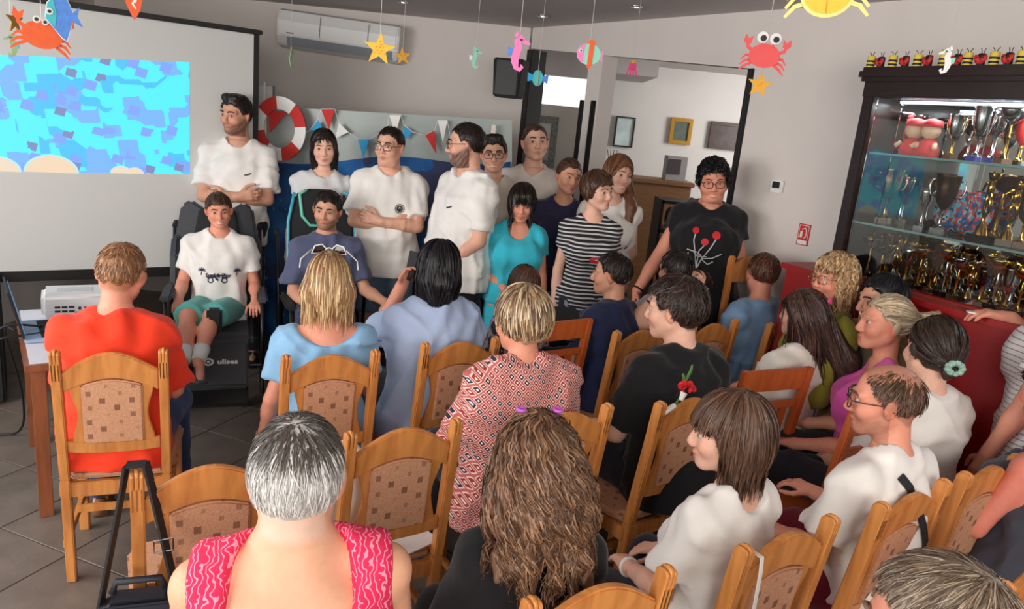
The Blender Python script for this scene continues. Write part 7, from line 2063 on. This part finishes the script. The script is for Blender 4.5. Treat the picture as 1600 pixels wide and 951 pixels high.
k_ph = next(k for k in persons if 'holding up a phone' in k)
p, I = hand_world(k_ph, 'L'); e = empty('phone', tuple(p), I['yaw'] + .4, 'black phone held up beside the black haired woman', 'phone')
b = MB(); b.box((0, 0, .02), (.012, .07, .14), Matrix.Rotation(.15, 3, 'Y')); b.build('case', BLACK, e, bevel=.004); b = MB(); b.box((.008, .0, .02), (.002, .062, .125), Matrix.Rotation(.15, 3, 'Y')); b.build('screen', mat('phone_glass', (20, 22, 28), rough=.08), e)
k_cd = next(k for k in persons if 'small white card' in k)
p, I = hand_world(k_cd, 'L', .12, .01); e = empty('white_card', tuple(p), I['yaw'], 'small white card in the fingers of the person in grey blue', 'card')
b = MB(); b.box((0, .01, 0), (.035, .06, .006)); b.build('card', WHITEP, e)
for key, sd, nm, lb in ((next(k for k in persons if 'poppies' in k), 'R', 'bracelet', 'dark bead bracelet on the wrist of the poppy shirted woman'), (next(k for k in persons if 'brown bob in profile' in k), 'L', 'bracelet', 'pale bead bracelet on the wrist of the brown bobbed woman'), (next(k for k in persons if 'curly brown hair and two' in k), 'L', 'wristwatch', 'black wristwatch on the wrist of the curly haired girl')):
    I = persons[key]; S0, E, W, dd, n, cu, sg = I['J'][sd]; u = unit(W - E); c = W - u * .015; a_ = unit(np.cross(u, A_(0, 0, 1))); b_ = np.cross(u, a_); r = .030 * I['s']
    e = empty(nm, (I['base'][0], I['base'][1], 0), I['yaw'], lb, nm)
    b = MB(); b.tube([c + (a_ * math.cos(t) + b_ * math.sin(t)) * r for t in np.linspace(0, 6.28, 16, endpoint=False)], .006, 6, closed=True); b.build('band', BLACK if 'pale' not in lb else WHITEP, e, smooth=True)
    if nm == 'wristwatch': b = MB(); b.ball(c - n * r, (.015, .015, .015), 8); b.build('dial', BLACK, e)
# dark reclined chair under the boy
kb = next(k for k in persons if 'lying back' in k); I = persons[kb]
e = empty('wheelchair', (I['base'][0], I['base'][1], 0), I['yaw'], 'dark reclined wheelchair under the boy with the raised fist', 'wheelchair')
tl = I['tl']
b = MB(); b.prism([(-.2, -.12), (.2, -.12), (.22, .45), (.15, .56), (-.15, .56), (-.22, .45)], .06, lambda a, c, d: Vector(tl(a, -.135 - d, c))); b.build('back_cushion', WCD, e, bevel=.015, seg=2, smooth='auto')
b = MB(); b.box((0, .18, I['P0'][2] - .15), (.44, .5, .08)); b.build('seat', WCD, e, bevel=.02)
b = MB(); b.prism([(-.17, .0), (.17, .0), (.17, .24), (-.17, .24)], .05, lambda a, c, d: Vector((a, .14 + c, I['P0'][2] + .16 + d))); b.build('lap_tray', WCD, e, bevel=.015, seg=2, smooth='auto')
for sg in (-1, 1):
    b = MB(); b.tube([(sg * .25, -.3, .62), (sg * .25, -.1, .36), (sg * .25, .4, .36), (sg * .25, .5, .1)], .014, 8); b.tube([(sg * .25, -.1, .36), (sg * .25, .0, I['P0'][2] + .14), (sg * .25, .32, I['P0'][2] + .14)], .012, 8); b.build('side_frame', TUB, e, smooth=True)
    for y, r in ((-.28, .15), (.42, .09)):
        b = MB(); b.lathe([(r * .7, -.02), (r * .95, -.02), (r, 0), (r * .95, .02), (r * .7, .02), (r * .7, -.02)], 20, (sg * .29, y, r), Matrix.Rotation(PI / 2, 3, 'Y')); wh = b.build('wheel', RUB, e, smooth='auto')
        b = MB()
        for k in range(4): a = PI * k / 4; b.tube([Vector((sg * .29, y, r)) + Vector((0, math.cos(a), math.sin(a))) * r * .72, Vector((sg * .29, y, r)) - Vector((0, math.cos(a), math.sin(a))) * r * .72], .008, 5)
        b.build('spokes', TUB, wh)
bpy.context.view_layer.update()
